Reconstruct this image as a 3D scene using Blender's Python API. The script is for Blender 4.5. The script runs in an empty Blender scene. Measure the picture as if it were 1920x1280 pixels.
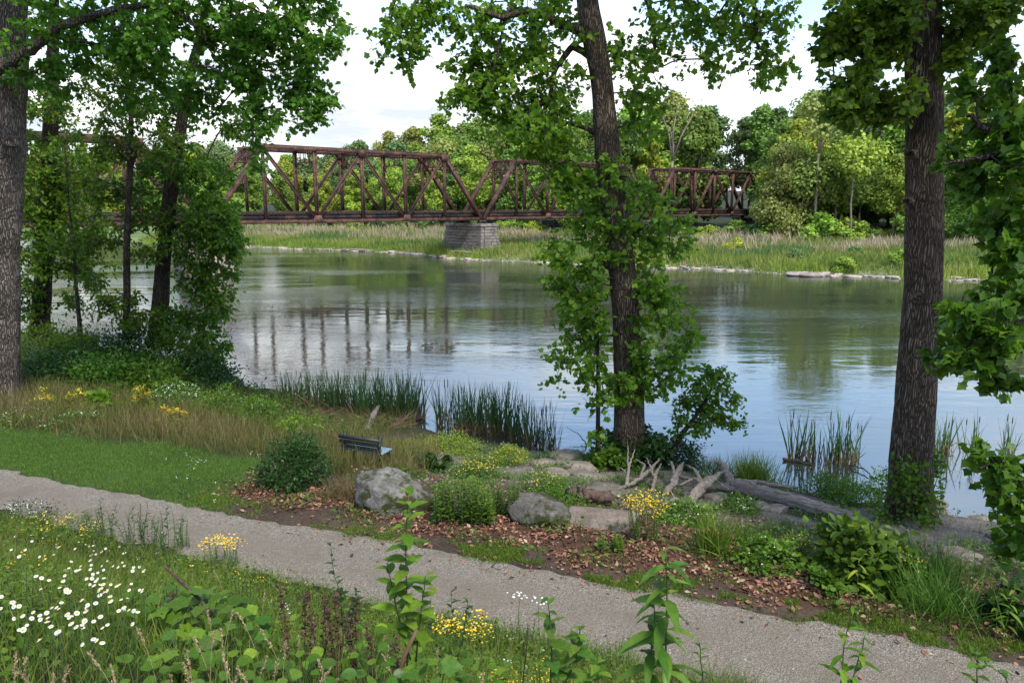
import bpy, math, random
import numpy as np
from mathutils import Vector, Matrix, Euler, noise as mnoise

rng = np.random.default_rng(11)
random.seed(11)
scene = bpy.context.scene
COL = scene.collection
R_ = math.radians

# ------------------------------------------------------------------ camera, sky, sun, exposure
cam_d = bpy.data.cameras.new('camera')
cam_d.sensor_width = 36.0
cam_d.lens = 26.25
cam_d.clip_start = 0.05
cam_d.clip_end = 4000
cam = bpy.data.objects.new('camera', cam_d)
COL.objects.link(cam)
cam.location = (0, 0, 7.4)
cam.rotation_euler = (R_(90) - math.atan(255/1400), 0, 0)
scene.camera = cam

SUN_ELEV, SUN_AZ = 56.0, 150.0          # compass azimuth, clockwise from +Y: behind the camera on the right
world = bpy.data.worlds.new('World')
scene.world = world
world.use_nodes = True
wn = world.node_tree
wn.nodes.clear()
def wnode(t, **k):
    n = wn.nodes.new(t)
    for a, b in k.items():
        setattr(n, a, b)
    return n
w_out = wnode('ShaderNodeOutputWorld')
sky = wnode('ShaderNodeTexSky', sky_type='NISHITA', sun_disc=False)
sky.sun_elevation = R_(SUN_ELEV)
sky.sun_rotation = R_(SUN_AZ)
sky.air_density = 1.0
sky.dust_density = 0.4
sky.ozone_density = 1.3
bg_sky = wnode('ShaderNodeBackground')
bg_sky.inputs['Strength'].default_value = 0.15
wn.links.new(sky.outputs[0], bg_sky.inputs['Color'])
# a cloud layer: the direction projected on a flat ceiling, so clouds crowd towards the horizon
tc = wnode('ShaderNodeTexCoord')
sep = wnode('ShaderNodeSeparateXYZ')
wn.links.new(tc.outputs['Generated'], sep.inputs[0])
def wmath(op, a, b=None, c=None):
    n = wnode('ShaderNodeMath', operation=op)
    for i, q in enumerate((a, b, c)):
        if q is None:
            continue
        if isinstance(q, (int, float)):
            n.inputs[i].default_value = q
        else:
            wn.links.new(q, n.inputs[i])
    return n.outputs[0]
zc = wmath('ADD', wmath('MAXIMUM', sep.outputs['Z'], 0.0), 0.12)
cx = wmath('DIVIDE', sep.outputs['X'], zc)
cy = wmath('DIVIDE', sep.outputs['Y'], zc)
comb = wnode('ShaderNodeCombineXYZ')
wn.links.new(cx, comb.inputs[0]); wn.links.new(cy, comb.inputs[1])
def wnoise(scale, detail, off):
    m = wnode('ShaderNodeMapping')
    m.inputs['Location'].default_value = off
    wn.links.new(comb.outputs[0], m.inputs[0])
    n = wnode('ShaderNodeTexNoise')
    n.inputs['Scale'].default_value = scale
    n.inputs['Detail'].default_value = detail
    n.inputs['Roughness'].default_value = 0.55
    wn.links.new(m.outputs[0], n.inputs['Vector'])
    return n.outputs[0]
n1 = wnoise(0.55, 8, (3.1, 1.7, 0))
n2 = wnoise(1.7, 6, (9.2, 4.4, 2))
cover = wmath('ADD', wmath('MULTIPLY', n1, 0.75), wmath('MULTIPLY', n2, 0.25))
# more of the layer is seen edge on towards the horizon
lowness = wmath('SUBTRACT', 1.0, wmath('MINIMUM', wmath('MULTIPLY', wmath('MAXIMUM', sep.outputs['Z'], 0.0), 3.2), 1.0))
cover = wmath('ADD', cover, wmath('MULTIPLY', lowness, 0.32))
mr = wnode('ShaderNodeMapRange')
mr.interpolation_type = 'SMOOTHSTEP'
mr.inputs['From Min'].default_value = 0.47
mr.inputs['From Max'].default_value = 0.70
wn.links.new(cover, mr.inputs['Value'])
tone = wnode('ShaderNodeValToRGB')
tone.color_ramp.elements[0].position = 0.36; tone.color_ramp.elements[0].color = (0.52, 0.57, 0.64, 1)
tone.color_ramp.elements[1].position = 0.62; tone.color_ramp.elements[1].color = (1.0, 1.0, 0.995, 1)
wn.links.new(n2, tone.inputs[0])
bg_cl = wnode('ShaderNodeBackground')
bg_cl.inputs['Strength'].default_value = 0.68
wn.links.new(tone.outputs[0], bg_cl.inputs['Color'])
mixw = wnode('ShaderNodeMixShader')
wn.links.new(mr.outputs[0], mixw.inputs[0])
wn.links.new(bg_sky.outputs[0], mixw.inputs[1])
wn.links.new(bg_cl.outputs[0], mixw.inputs[2])
wn.links.new(mixw.outputs[0], w_out.inputs['Surface'])

sun_d = bpy.data.lights.new('sun', 'SUN')
sun_d.energy = 2.3
sun_d.angle = R_(14)
sun_d.color = (1.0, 0.94, 0.80)
sun = bpy.data.objects.new('sun', sun_d)
COL.objects.link(sun)
az, el = R_(SUN_AZ), R_(SUN_ELEV)
to_sun = Vector((math.sin(az)*math.cos(el), math.cos(az)*math.cos(el), math.sin(el)))
sun.rotation_euler = to_sun.to_track_quat('Z', 'Y').to_euler()
sun.location = (20, -20, 40)

vs = scene.view_settings
vs.view_transform = 'Standard'
vs.look = 'None'
vs.gamma = 1.0
vs.use_curve_mapping = False
vs.exposure = 1.28
scene.cycles.max_bounces = 8
scene.cycles.transparent_max_bounces = 8
scene.cycles.diffuse_bounces = 3
scene.cycles.glossy_bounces = 3
scene.cycles.transmission_bounces = 3

# ------------------------------------------------------------------ the lie of the land
D0 = (-2.5, 11.5)
def tn(x, y):
    x = np.asarray(x, float); y = np.asarray(y, float)
    return 0.929*(x-D0[0]) - 0.370*(y-D0[1]), 0.370*(x-D0[0]) + 0.929*(y-D0[1])
def xy_of(t, n):
    return D0[0] + 0.929*t + 0.370*n, D0[1] - 0.370*t + 0.929*n
def shore_n(t):
    return np.interp(t, [-60, -38, -26, -17, -13, -8.5, -5, 5, 8, 14, 40], [27, 21, 18.2, 16.0, 13.6, 11.6, 11.2, 11.0, 10.0, 10.0, 10.6]) + 0.28*np.sin(t*0.9) + 0.14*np.sin(t*2.3+1)
def lumps(x, y):
    return 0.5*np.sin(x*1.3+0.7*np.sin(y*0.9)) + 0.5*np.sin(y*1.7+1.1*np.sin(x*0.8+2)) + 0.4*np.sin(x*3.1+y*2.3)
def near_h(x, y):
    t, n = tn(x, y)
    q = (n-1.2)/(shore_n(t)-1.2)
    riv = np.interp(q, [0, .25, .45, .65, .85, 1, 1.08, 1.5, 3], [1.6, 1.42, 1.02, .62, .28, 0, -.35, -1.0, -1.8])
    fore = np.interp(n, [-60, -20, -9.8, -7, -5.5, -4, -2.5, -1.2, 1.2], [9, 7.6, 5.72, 4.72, 3.92, 2.98, 2.12, 1.66, 1.6])
    h = np.where(n > 1.2, riv, fore)
    return h + 0.05*lumps(x, y)*np.clip((np.abs(n)-1.0)/1.5, 0, 1)
FAR_X = [-1500, -200, -120, -70, -46, -28.5, -14, -10.5, -6, -2, 2.8, 23, 31, 40, 49, 80, 120, 1500]
FAR_Y = [ 420,  200,  170, 148, 134, 125, 115.5, 107.5, 103.5, 101.5, 97.8, 88, 80.5, 77, 73, 60, 48, 10]
def far_d(x, y):
    return (np.asarray(y, float) - np.interp(x, FAR_X, FAR_Y) - 0.7*np.sin(np.asarray(x)*0.55) - 0.4*np.sin(np.asarray(x)*1.7))*0.87
def far_h(x, y):
    d = far_d(x, y)
    return np.interp(d, [-40, -4, 0, 1.5, 6, 45, 70, 110, 200, 2000], [-3, -1, 0, .5, .9, 1.5, 2.4, 6, 13, 30]) + 0.15*lumps(np.asarray(x)*.3, np.asarray(y)*.3)*np.clip(d/5, 0, 1)
def ground_h(x, y):
    x = np.asarray(x, float); y = np.asarray(y, float)
    return np.where(y < 62 + 0*x, near_h(x, y), far_h(x, y))


# ------------------------------------------------------------------ helpers
def tag(o, label=None, cat=None, group=None, kind=None):
    if label: o['label'] = label
    if cat: o['category'] = cat
    if group: o['group'] = group
    if kind: o['kind'] = kind
    return o

def thing(name, label, cat, loc=(0, 0, 0), group=None):
    o = bpy.data.objects.new(name, None)
    o.empty_display_size = 0.2
    COL.objects.link(o)
    o.location = loc
    return tag(o, label, cat, group)

def kids(o):
    return [c for c in o.children]

def copy_tree(o, parent=None):
    c = o.copy()
    COL.objects.link(c)
    if parent is not None:
        c.parent = parent
    for ch in list(o.children):
        copy_tree(ch, c)
    return c

def tmpl(v, f, t=None):
    v = np.array(v, float)
    return dict(v=v, l=np.array([i for p in f for i in p], np.int64), s=np.array([len(p) for p in f], np.int64),
                t=np.array(t if t is not None else v[:, 1], float))

class Geo:
    def __init__(s):
        s.v, s.l, s.z, s.r, s.t, s.n = [], [], [], [], [], 0
    def raw(s, v, l, z, r=0.5, t=0.5):
        v = np.asarray(v, float).reshape(-1, 3)
        k = len(v)
        s.v.append(v); s.l.append(np.asarray(l, np.int64) + s.n); s.z.append(np.asarray(z, np.int64))
        s.r.append(np.broadcast_to(np.asarray(r, float), (k,))); s.t.append(np.broadcast_to(np.asarray(t, float), (k,)))
        s.n += k
    def poly(s, v, f, r=0.5, t=0.5):
        s.raw(v, [i for p in f for i in p], [len(p) for p in f], r, t)
    def inst(s, T, P, Rm, S, r=None):
        P = np.asarray(P, float); n = len(P)
        if n == 0: return
        S = np.asarray(S, float)
        tv = T['v'][None] * (S.reshape(n, 1, -1) if S.ndim else S)
        V = np.einsum('nij,nkj->nki', Rm, tv) + P[:, None]
        k = T['v'].shape[0]
        L = (T['l'][None] + (np.arange(n)*k)[:, None]).ravel()
        if r is None: r = rng.random(n)
        s.raw(V.reshape(-1, 3), L, np.tile(T['s'], n), np.repeat(r, k), np.tile(T['t'], n))
    def box(s, c, size, M=None, r=0.5):
        h = np.array(size)/2
        v = np.array([[x, y, z] for z in (-1, 1) for y in (-1, 1) for x in (-1, 1)])*h
        if M is not None: v = v @ np.array(M).T
        s.poly(v + np.array(c), [(0, 2, 3, 1), (4, 5, 7, 6), (0, 1, 5, 4), (2, 6, 7, 3), (0, 4, 6, 2), (1, 3, 7, 5)], r)
    def tube(s, pts, rad, sides=8, r=0.5, cap=True, wob=None, twist=0.0):
        pts = np.asarray(pts, float); m = len(pts)
        rad = np.broadcast_to(np.asarray(rad, float), (m,))
        T = np.gradient(pts, axis=0)
        T /= np.linalg.norm(T, axis=1)[:, None] + 1e-9
        a = np.array([1., 0, 0]) if abs(T[0][0]) < .8 else np.array([0, 1., 0])
        V = []
        ang = np.arange(sides)/sides*2*np.pi
        for i in range(m):
            a = a - T[i]*np.dot(a, T[i]); a /= np.linalg.norm(a)
            b = np.cross(T[i], a)
            rr = rad[i] if wob is None else rad[i]*wob[i]
            V.append(pts[i] + (np.cos(ang)*rr)[:, None]*a + (np.sin(ang)*rr)[:, None]*b)
        V = np.concatenate(V)
        i = np.arange(m-1)[:, None]*sides; j = np.arange(sides)[None]; j2 = (j+1) % sides
        q = np.stack([i+j, i+j2, i+sides+j2, i+sides+j], -1).reshape(-1, 4)
        l = q.ravel().tolist(); z = [4]*len(q)
        if cap:
            l += list(range(sides))[::-1] + list(range((m-1)*sides, m*sides)); z += [sides, sides]
        s.raw(V, l, z, r, np.repeat(np.linspace(0, 1, m), sides))
    def mesh(s, name, off=(0, 0, 0), smooth=False):
        me = bpy.data.meshes.new(name)
        v = np.concatenate(s.v) - np.array(off, float)
        l = np.concatenate(s.l); z = np.concatenate(s.z)
        me.vertices.add(len(v)); me.vertices.foreach_set('co', v.ravel())
        me.loops.add(len(l)); me.loops.foreach_set('vertex_index', l)
        me.polygons.add(len(z)); me.polygons.foreach_set('loop_start', np.concatenate([[0], np.cumsum(z)[:-1]]))
        if smooth: me.polygons.foreach_set('use_smooth', np.ones(len(z), bool))
        me.update(calc_edges=True)
        for nm, d in (('rnd', s.r), ('tip', s.t)):
            me.attributes.new(nm, 'FLOAT', 'POINT').data.foreach_set('value', np.concatenate(d))
        return me
    def build(s, name, mat, parent=None, smooth=False, kind=None, label=None, off=None):
        if s.n == 0: return None
        if off is None: off = parent.location if parent is not None else (0, 0, 0)
        me = s.mesh(name, off, smooth)
        me.materials.append(mat)
        return link(name, me, parent, kind, label)

def link(name, me, parent=None, kind=None, label=None):
    o = bpy.data.objects.new(name, me)
    COL.objects.link(o)
    if parent is not None: o.parent = parent
    if kind: o['kind'] = kind
    if label: o['label'] = label
    return o

def norm(a):
    return a/(np.linalg.norm(a, axis=-1, keepdims=True) + 1e-9)

def frames(y, hint):
    y = norm(np.asarray(y, float)); hint = np.asarray(hint, float)
    z = norm(hint - y*np.sum(y*hint, -1, keepdims=True))
    x = np.cross(y, z)
    return np.stack([x, y, z], -1)

def rdirs(n):
    return norm(rng.normal(size=(n, 3)))

# leaf and blade templates, growing along +Y, face up +Z
LEAF = tmpl([(0, 0, 0), (-.27, .38, .07), (0, .45, 0), (.27, .38, .07), (0, 1, -.12)], [(0, 2, 1), (0, 3, 2), (1, 2, 4), (2, 3, 4)])
LOBED = tmpl([(0, .38, 0), (0, 0, 0), (.32, -.03, .05), (.31, .18, .03), (.52, .40, .0), (.33, .58, .05), (0, 1, -.12), (-.33, .58, .05), (-.52, .40, .0), (-.31, .18, .03), (-.32, -.03, .05)],
             [(0, i, i+1) for i in range(1, 10)] + [(0, 10, 1)])
ROUND = tmpl([(0, .45, 0), (0, 0, 0), (.3, .18, .06), (.4, .5, .06), (.24, .8, .03), (0, 1.02, -.08), (-.24, .8, .03), (-.4, .5, .06), (-.3, .18, .06)],
             [(0, i, i+1) for i in range(1, 8)] + [(0, 8, 1)])
TUFT = tmpl([(-.5, .1, 0), (.1, -.1, .12), (.55, .3, 0), (.3, .9, -.1), (-.35, .8, .05)], [(0, 1, 4), (1, 3, 4), (1, 2, 3)])
def lance(w=.16, droop=.35, fold=.05, segs=4):
    v, f, t = [], [], []
    for i in range(segs+1):
        u = i/segs
        hw = w*math.sin(math.pi*min(1, .06+u*.94))**.8*(1.15-.5*u) if i < segs else .004
        y = u*(1-.12*droop*u); z = -droop*u*u*.8
        v += [(-hw, y, z+fold*(hw/w)), (0, y, z), (hw, y, z+fold*(hw/w))]; t += [u]*3
        if i: 
            b = 3*i
            f += [(b-3, b-2, b+1, b), (b-2, b-1, b+2, b+1)]
    return tmpl(v, f, t)
LANCE = lance()
OVATE = lance(.27, .3, .08)
LONGLEAF = lance(.14, .55, .04)
def blade(bend, w=.5):
    v, t = [], []
    for u, ww in ((0, 1), (.45, .8), (.8, .45)):
        v += [(-w*ww, bend*u*u, u - .25*bend*u*u), (w*ww, bend*u*u, u - .25*bend*u*u)]; t += [u, u]
    v.append((0, bend, 1-.3*bend)); t.append(1)
    return tmpl(v, [(0, 1, 3, 2), (2, 3, 5, 4), (4, 5, 6)], t)
BLADES = [blade(.08), blade(.25), blade(.5)]
BLADE_S = [tmpl([(-.5, 0, 0), (.5, 0, 0), (.15, .12, .6), (0, .3, 1)], [(0, 1, 2), (0, 2, 3)], [0, 0, .6, 1]),
           tmpl([(-.5, 0, 0), (.5, 0, 0), (-.1, .05, .6), (0, .12, 1)], [(0, 1, 2), (0, 2, 3)], [0, 0, .6, 1])]

def blades(g, P, h, w, T=BLADES, lean=.18, r=None):
    """upright blades at P, heights h, widths w"""
    n = len(P)
    if n == 0: return
    up = norm(np.array([0, 0, 1.]) + rng.normal(size=(n, 3))*lean*np.array([1, 1, .2]))
    a = rng.random(n)*2*np.pi
    x0 = np.stack([np.cos(a), np.sin(a), 0*a], -1)
    y = norm(np.cross(up, x0)); x = np.cross(y, up)
    Rm = np.stack([x, y, up], -1)
    h = np.broadcast_to(h, (n,)); w = np.broadcast_to(w, (n,))
    S = np.stack([w, h, h], -1)
    if r is None: r = rng.random(n)
    k = rng.integers(0, len(T), n)
    for i, t in enumerate(T):
        m = k == i
        g.inst(t, P[m], Rm[m], S[m], r[m])

def sample(n, x0, x1, y0, y1, dens):
    x = rng.uniform(x0, x1, n); y = rng.uniform(y0, y1, n)
    m = rng.random(n) < dens(x, y)
    x, y = x[m], y[m]
    return x, y

def gpts(x, y, dz=0.0):
    return np.stack([x, y, near_h(x, y)+dz], -1)

def fnoise(x, y, s, seed=0.0):
    x = np.asarray(x)*s + seed*7.3; y = np.asarray(y)*s + seed*3.1
    return .5 + .25*np.sin(x*2.1+1.3*np.sin(y*1.7+seed)) + .25*np.sin(y*2.3+1.5*np.sin(x*1.3+2*seed)) * 1.0

# ------------------------------------------------------------------ materials
def mat(name):
    m = bpy.data.materials.new(name)
    m.use_nodes = True
    nt = m.node_tree
    return m, nt, nt.nodes['Principled BSDF'], nt.nodes['Material Output']
def nd(nt, t, **k):
    n = nt.nodes.new(t)
    for a, b in k.items(): setattr(n, a, b)
    return n
def ramp(nt, src, stops):
    r = nd(nt, 'ShaderNodeValToRGB')
    e = r.color_ramp.elements
    while len(e) < len(stops): e.new(0.5)
    for i, (p, c) in enumerate(stops):
        e[i].position = p; e[i].color = (*c, 1)
    nt.links.new(src, r.inputs[0])
    return r.outputs[0]
def attr(nt, name):
    a = nd(nt, 'ShaderNodeAttribute'); a.attribute_name = name
    return a.outputs['Fac']
def ntex(nt, scale, detail=4, rough=.55, vec=None, stretch=None, coord='Object'):
    t = nd(nt, 'ShaderNodeTexNoise')
    t.inputs['Scale'].default_value = scale; t.inputs['Detail'].default_value = detail; t.inputs['Roughness'].default_value = rough
    if vec is None:
        vec = nd(nt, 'ShaderNodeTexCoord').outputs[coord]
    if stretch:
        mp = nd(nt, 'ShaderNodeMapping'); mp.inputs['Scale'].default_value = stretch
        nt.links.new(vec, mp.inputs[0]); vec = mp.outputs[0]
    nt.links.new(vec, t.inputs['Vector'])
    return t.outputs[0]
def mixc(nt, f, a, b, mode='MIX'):
    m = nd(nt, 'ShaderNodeMix', data_type='RGBA', blend_type=mode)
    for k, q in ((0, f), (6, a), (7, b)):
        if isinstance(q, (int, float)): m.inputs[k].default_value = q
        elif isinstance(q, tuple): m.inputs[k].default_value = (*q, 1)
        else: nt.links.new(q, m.inputs[k])
    return m.outputs[2]
def bump(nt, h, dist, strength=1.0, normal=None):
    b = nd(nt, 'ShaderNodeBump')
    b.inputs['Distance'].default_value = dist; b.inputs['Strength'].default_value = strength
    nt.links.new(h, b.inputs['Height'])
    if normal is not None: nt.links.new(normal, b.inputs['Normal'])
    return b.outputs[0]

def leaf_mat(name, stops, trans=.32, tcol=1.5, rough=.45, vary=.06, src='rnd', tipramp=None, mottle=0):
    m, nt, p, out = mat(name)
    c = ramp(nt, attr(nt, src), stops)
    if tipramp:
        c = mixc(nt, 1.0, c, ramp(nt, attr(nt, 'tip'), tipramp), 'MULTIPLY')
    if mottle:
        c = mixc(nt, 1.0, c, ramp(nt, ntex(nt, mottle, 3, .6), [(.3, (.68, .70, .62)), (.7, (1.22, 1.2, 1.2))]), 'MULTIPLY')
    oi = nd(nt, 'ShaderNodeObjectInfo')
    hs = nd(nt, 'ShaderNodeHueSaturation')
    mr = nd(nt, 'ShaderNodeMapRange'); mr.inputs['To Min'].default_value = 1-vary*2.5; mr.inputs['To Max'].default_value = 1+vary*2.5
    nt.links.new(oi.outputs['Random'], mr.inputs['Value']); nt.links.new(mr.outputs[0], hs.inputs['Value'])
    mr2 = nd(nt, 'ShaderNodeMapRange'); mr2.inputs['To Min'].default_value = .5-vary*.25; mr2.inputs['To Max'].default_value = .5+vary*.25
    m7 = nd(nt, 'ShaderNodeMath', operation='FRACT'); m8 = nd(nt, 'ShaderNodeMath', operation='MULTIPLY'); m8.inputs[1].default_value = 7.31
    nt.links.new(oi.outputs['Random'], m8.inputs[0]); nt.links.new(m8.outputs[0], m7.inputs[0])
    nt.links.new(m7.outputs[0], mr2.inputs['Value']); nt.links.new(mr2.outputs[0], hs.inputs['Hue'])
    nt.links.new(c, hs.inputs['Color'])
    c = hs.outputs[0]
    nt.links.new(c, p.inputs['Base Color'])
    p.inputs['Roughness'].default_value = rough
    p.inputs['Specular IOR Level'].default_value = .25
    if trans > 0:
        tr = nd(nt, 'ShaderNodeBsdfTranslucent')
        tcn = mixc(nt, 1.0, c, (tcol, tcol*1.05, tcol*.55), 'MULTIPLY')
        nt.links.new(tcn, tr.inputs['Color'])
        mx = nd(nt, 'ShaderNodeMixShader'); mx.inputs[0].default_value = trans
        nt.links.new(p.outputs[0], mx.inputs[1]); nt.links.new(tr.outputs[0], mx.inputs[2])
        nt.links.new(mx.outputs[0], out.inputs['Surface'])
    return m

def plain(name, c1, c2, scale=8, rough=.8, bd=0.0, stretch=None, spec=.3):
    m, nt, p, out = mat(name)
    n = ntex(nt, scale, 5, stretch=stretch)
    nt.links.new(ramp(nt, n, [(.3, c1), (.7, c2)]), p.inputs['Base Color'])
    p.inputs['Roughness'].default_value = rough
    p.inputs['Specular IOR Level'].default_value = spec
    if bd: nt.links.new(bump(nt, n, bd), p.inputs['Normal'])
    return m

def bark_mat(name, dark, light, moss=None, sc=1.0):
    m, nt, p, out = mat(name)
    tcn = nd(nt, 'ShaderNodeTexCoord').outputs['Object']
    wob = nd(nt, 'ShaderNodeTexNoise'); wob.inputs['Scale'].default_value = 2.2; wob.inputs['Detail'].default_value = 2
    nt.links.new(tcn, wob.inputs['Vector'])
    va = nd(nt, 'ShaderNodeVectorMath', operation='MULTIPLY_ADD')
    va.inputs[1].default_value = (.16, .16, .9)
    nt.links.new(wob.outputs['Color'], va.inputs[0]); nt.links.new(tcn, va.inputs[2])
    mp = nd(nt, 'ShaderNodeMapping'); mp.inputs['Scale'].default_value = (22*sc, 22*sc, 2.4*sc)
    nt.links.new(va.outputs[0], mp.inputs[0])
    vo = nd(nt, 'ShaderNodeTexVoronoi', feature='DISTANCE_TO_EDGE'); vo.inputs['Scale'].default_value = 1
    nt.links.new(mp.outputs[0], vo.inputs['Vector'])
    fine = ntex(nt, 30*sc, 5, .65, tcn, (1, 1, .25))
    cr = ramp(nt, vo.outputs['Distance'], [(0.0, (0, 0, 0)), (.28, (1, 1, 1))])
    h = nd(nt, 'ShaderNodeMath', operation='MULTIPLY_ADD'); h.inputs[1].default_value = .35
    nt.links.new(fine, h.inputs[0]); nt.links.new(cr, h.inputs[2])
    big = ntex(nt, 1.6, 4, .6, tcn)
    c = mixc(nt, cr, dark, mixc(nt, fine, tuple(.6*a for a in light), light))
    c = mixc(nt, 1.0, c, ramp(nt, big, [(.3, (.58, .56, .54)), (.7, (1.25, 1.22, 1.2))]), 'MULTIPLY')
    if moss:
        mm = ramp(nt, ntex(nt, 3.0, 5, .7, tcn), [(.55, (0, 0, 0)), (.72, (1, 1, 1))])
        c = mixc(nt, mm, c, moss)
    nt.links.new(c, p.inputs['Base Color'])
    p.inputs['Roughness'].default_value = .9; p.inputs['Specular IOR Level'].default_value = .15
    nt.links.new(bump(nt, h.outputs[0], .06/sc), p.inputs['Normal'])
    return m

M = {}
M['leaf_dark'] = leaf_mat('leaf_dark', [(0, (0.034, 0.077, 0.009)), (.55, (0.061, 0.128, 0.012)), (1, (0.122, 0.200, 0.020))], .38, 2.1)
M['leaf_mid'] = leaf_mat('leaf_mid', [(0, (0.040, 0.097, 0.009)), (.55, (0.072, 0.153, 0.015)), (1, (0.136, 0.226, 0.025))], .40, 2.0)
M['leaf_fresh'] = leaf_mat('leaf_fresh', [(0, (0.055, 0.123, 0.011)), (.5, (0.104, 0.198, 0.017)), (1, (0.178, 0.272, 0.028))], .40, 1.9, mottle=5)
M['leaf_grove'] = leaf_mat('leaf_grove', [(0, (0.036, 0.087, 0.009)), (.6, (0.073, 0.143, 0.012)), (.93, (0.139, 0.208, 0.019)), (1, (0.304, 0.173, 0.020))], .38, 2.0)
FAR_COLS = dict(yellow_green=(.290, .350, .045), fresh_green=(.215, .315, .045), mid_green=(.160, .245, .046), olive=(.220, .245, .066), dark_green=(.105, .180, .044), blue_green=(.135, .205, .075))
for k, c in FAR_COLS.items():
    M['far_'+k] = leaf_mat('far_'+k, [(0, tuple(a*.62 for a in c)), (.5, c), (1, tuple(a*1.35 for a in c))], .25, 1.5, .6, .07)
M['bark_grey'] = bark_mat('bark_grey', (.075, .06, .05), (.34, .295, .255))
M['bark_brown'] = bark_mat('bark_brown', (.050, .038, .029), (.285, .22, .17), (.05, .06, .025), 1.15)
M['bark_dark'] = bark_mat('bark_dark', (.028, .022, .018), (.14, .112, .09), (.04, .05, .02))
M['bark_pale'] = plain('bark_pale', (.12, .095, .075), (.26, .215, .175), 3, .85)
M['twig'] = plain('twig', (.03, .023, .018), (.07, .055, .042), 9, .9)
M['stem_green'] = plain('stem_green', (.04, .075, .02), (.07, .12, .03), 12, .6)
M['stem_red'] = plain('stem_red', (.08, .045, .028), (.14, .075, .05), 12, .7)

def rust_mat(name, a, b, c):
    m, nt, p, out = mat(name)
    n = ntex(nt, .9, 8, .7)
    n2_ = ntex(nt, 5.5, 6, .7, stretch=(1, 1, .35))
    col = ramp(nt, n, [(.38, a), (.5, b), (.62, c)])
    col = mixc(nt, 1.0, col, ramp(nt, n2_, [(.32, (.5, .5, .54)), (.5, (.95, .92, .92)), (.68, (1.45, 1.3, 1.2))]), 'MULTIPLY')
    nt.links.new(col, p.inputs['Base Color'])
    p.inputs['Roughness'].default_value = .8; p.inputs['Specular IOR Level'].default_value = .3
    nt.links.new(bump(nt, n2_, .01), p.inputs['Normal'])
    return m
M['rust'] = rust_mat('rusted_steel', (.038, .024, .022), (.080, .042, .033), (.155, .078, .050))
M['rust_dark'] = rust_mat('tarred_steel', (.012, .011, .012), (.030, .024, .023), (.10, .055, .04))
M['timber'] = plain('weathered_sleeper', (.018, .016, .015), (.055, .048, .042), 3, .9)

def stone_mat(name, cols, scale=2.0, moss=0.0, bd=.03, lich=None):
    m, nt, p, out = mat(name)
    n = ntex(nt, scale, 9, .68)
    n2_ = ntex(nt, scale*7, 6, .7)
    vo = nd(nt, 'ShaderNodeTexVoronoi', feature='DISTANCE_TO_EDGE'); vo.inputs['Scale'].default_value = scale*.9
    mp = nd(nt, 'ShaderNodeMapping'); mp.inputs['Scale'].default_value = (1, 1.6, 3.2); mp.inputs['Rotation'].default_value = (.3, .2, 0)
    nt.links.new(nd(nt, 'ShaderNodeTexCoord').outputs['Object'], mp.inputs[0])
    nt.links.new(mp.outputs[0], vo.inputs['Vector'])
    c = ramp(nt, n, [(.3, cols[0]), (.5, cols[1]), (.7, cols[2])])
    c = mixc(nt, 1.0, c, ramp(nt, n2_, [(.3, (.7, .7, .7)), (.7, (1.2, 1.2, 1.2))]), 'MULTIPLY')
    oi = nd(nt, 'ShaderNodeObjectInfo')
    c = mixc(nt, 1.0, c, ramp(nt, oi.outputs['Random'], [(0, (.72, .70, .68)), (.5, (1, 1, 1)), (1, (1.22, 1.15, 1.08))]), 'MULTIPLY')
    if moss:
        mm = ramp(nt, ntex(nt, scale*1.1, 6, .7, stretch=(1, 1, 1.3)), [(.62-moss*.3, (0, 0, 0)), (.72-moss*.3, (1, 1, 1))])
        c = mixc(nt, mm, c, (.030, .034, .010))
    nt.links.new(c, p.inputs['Base Color'])
    p.inputs['Roughness'].default_value = .88; p.inputs['Specular IOR Level'].default_value = .25
    b1 = bump(nt, n2_, bd*.5)
    ed = ramp(nt, vo.outputs['Distance'], [(0, (0, 0, 0)), (.06, (1, 1, 1))])
    b2 = bump(nt, ed, bd*.4, .5, b1)
    nt.links.new(bump(nt, n, bd*1.6, 1.0, b2), p.inputs['Normal'])
    return m
M['boulder'] = stone_mat('boulder_stone', [(.07, .066, .06), (.16, .152, .142), (.27, .262, .25)], 1.7, .55)
M['slab'] = stone_mat('slab_stone', [(.08, .066, .055), (.145, .122, .105), (.22, .195, .175)], 1.8, .25)
M['shore'] = stone_mat('shore_stone', [(.10, .083, .068), (.18, .152, .13), (.27, .245, .22)], 2.2, .1)
M['pale_rock'] = stone_mat('pale_rock', [(.20, .16, .135), (.36, .31, .275), (.50, .46, .43)], 1.2, .0)
M['pier'] = stone_mat('pier_stone', [(.085, .072, .062), (.17, .15, .135), (.27, .245, .225)], .8, .12)
M['pier_broken'] = stone_mat('pier_broken', [(.14, .10, .09), (.27, .21, .195), (.40, .34, .325)], .8, .05)
M['mortar'] = plain('mortar', (.035, .03, .027), (.075, .065, .058), 2, .95)
def wood_mat(name, a, b, c):
    m, nt, p, out = mat(name)
    n = ntex(nt, 5, 7, .7, stretch=(1, 1, 1))
    tcn = nd(nt, 'ShaderNodeTexCoord').outputs['Object']
    mp = nd(nt, 'ShaderNodeMapping'); mp.inputs['Rotation'].default_value = (0, 0, R_(38)); 
    nt.links.new(tcn, mp.inputs[0])
    g = ntex(nt, 9, 6, .65, mp.outputs[0], (.35, 4, 4))
    col = ramp(nt, g, [(.3, a), (.5, b), (.7, c)])
    nt.links.new(mixc(nt, 1.0, col, ramp(nt, n, [(.3, (.75, .74, .72)), (.7, (1.15, 1.15, 1.15))]), 'MULTIPLY'), p.inputs['Base Color'])
    p.inputs['Roughness'].default_value = .85
    nt.links.new(bump(nt, g, .03), p.inputs['Normal'])
    return m
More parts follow.
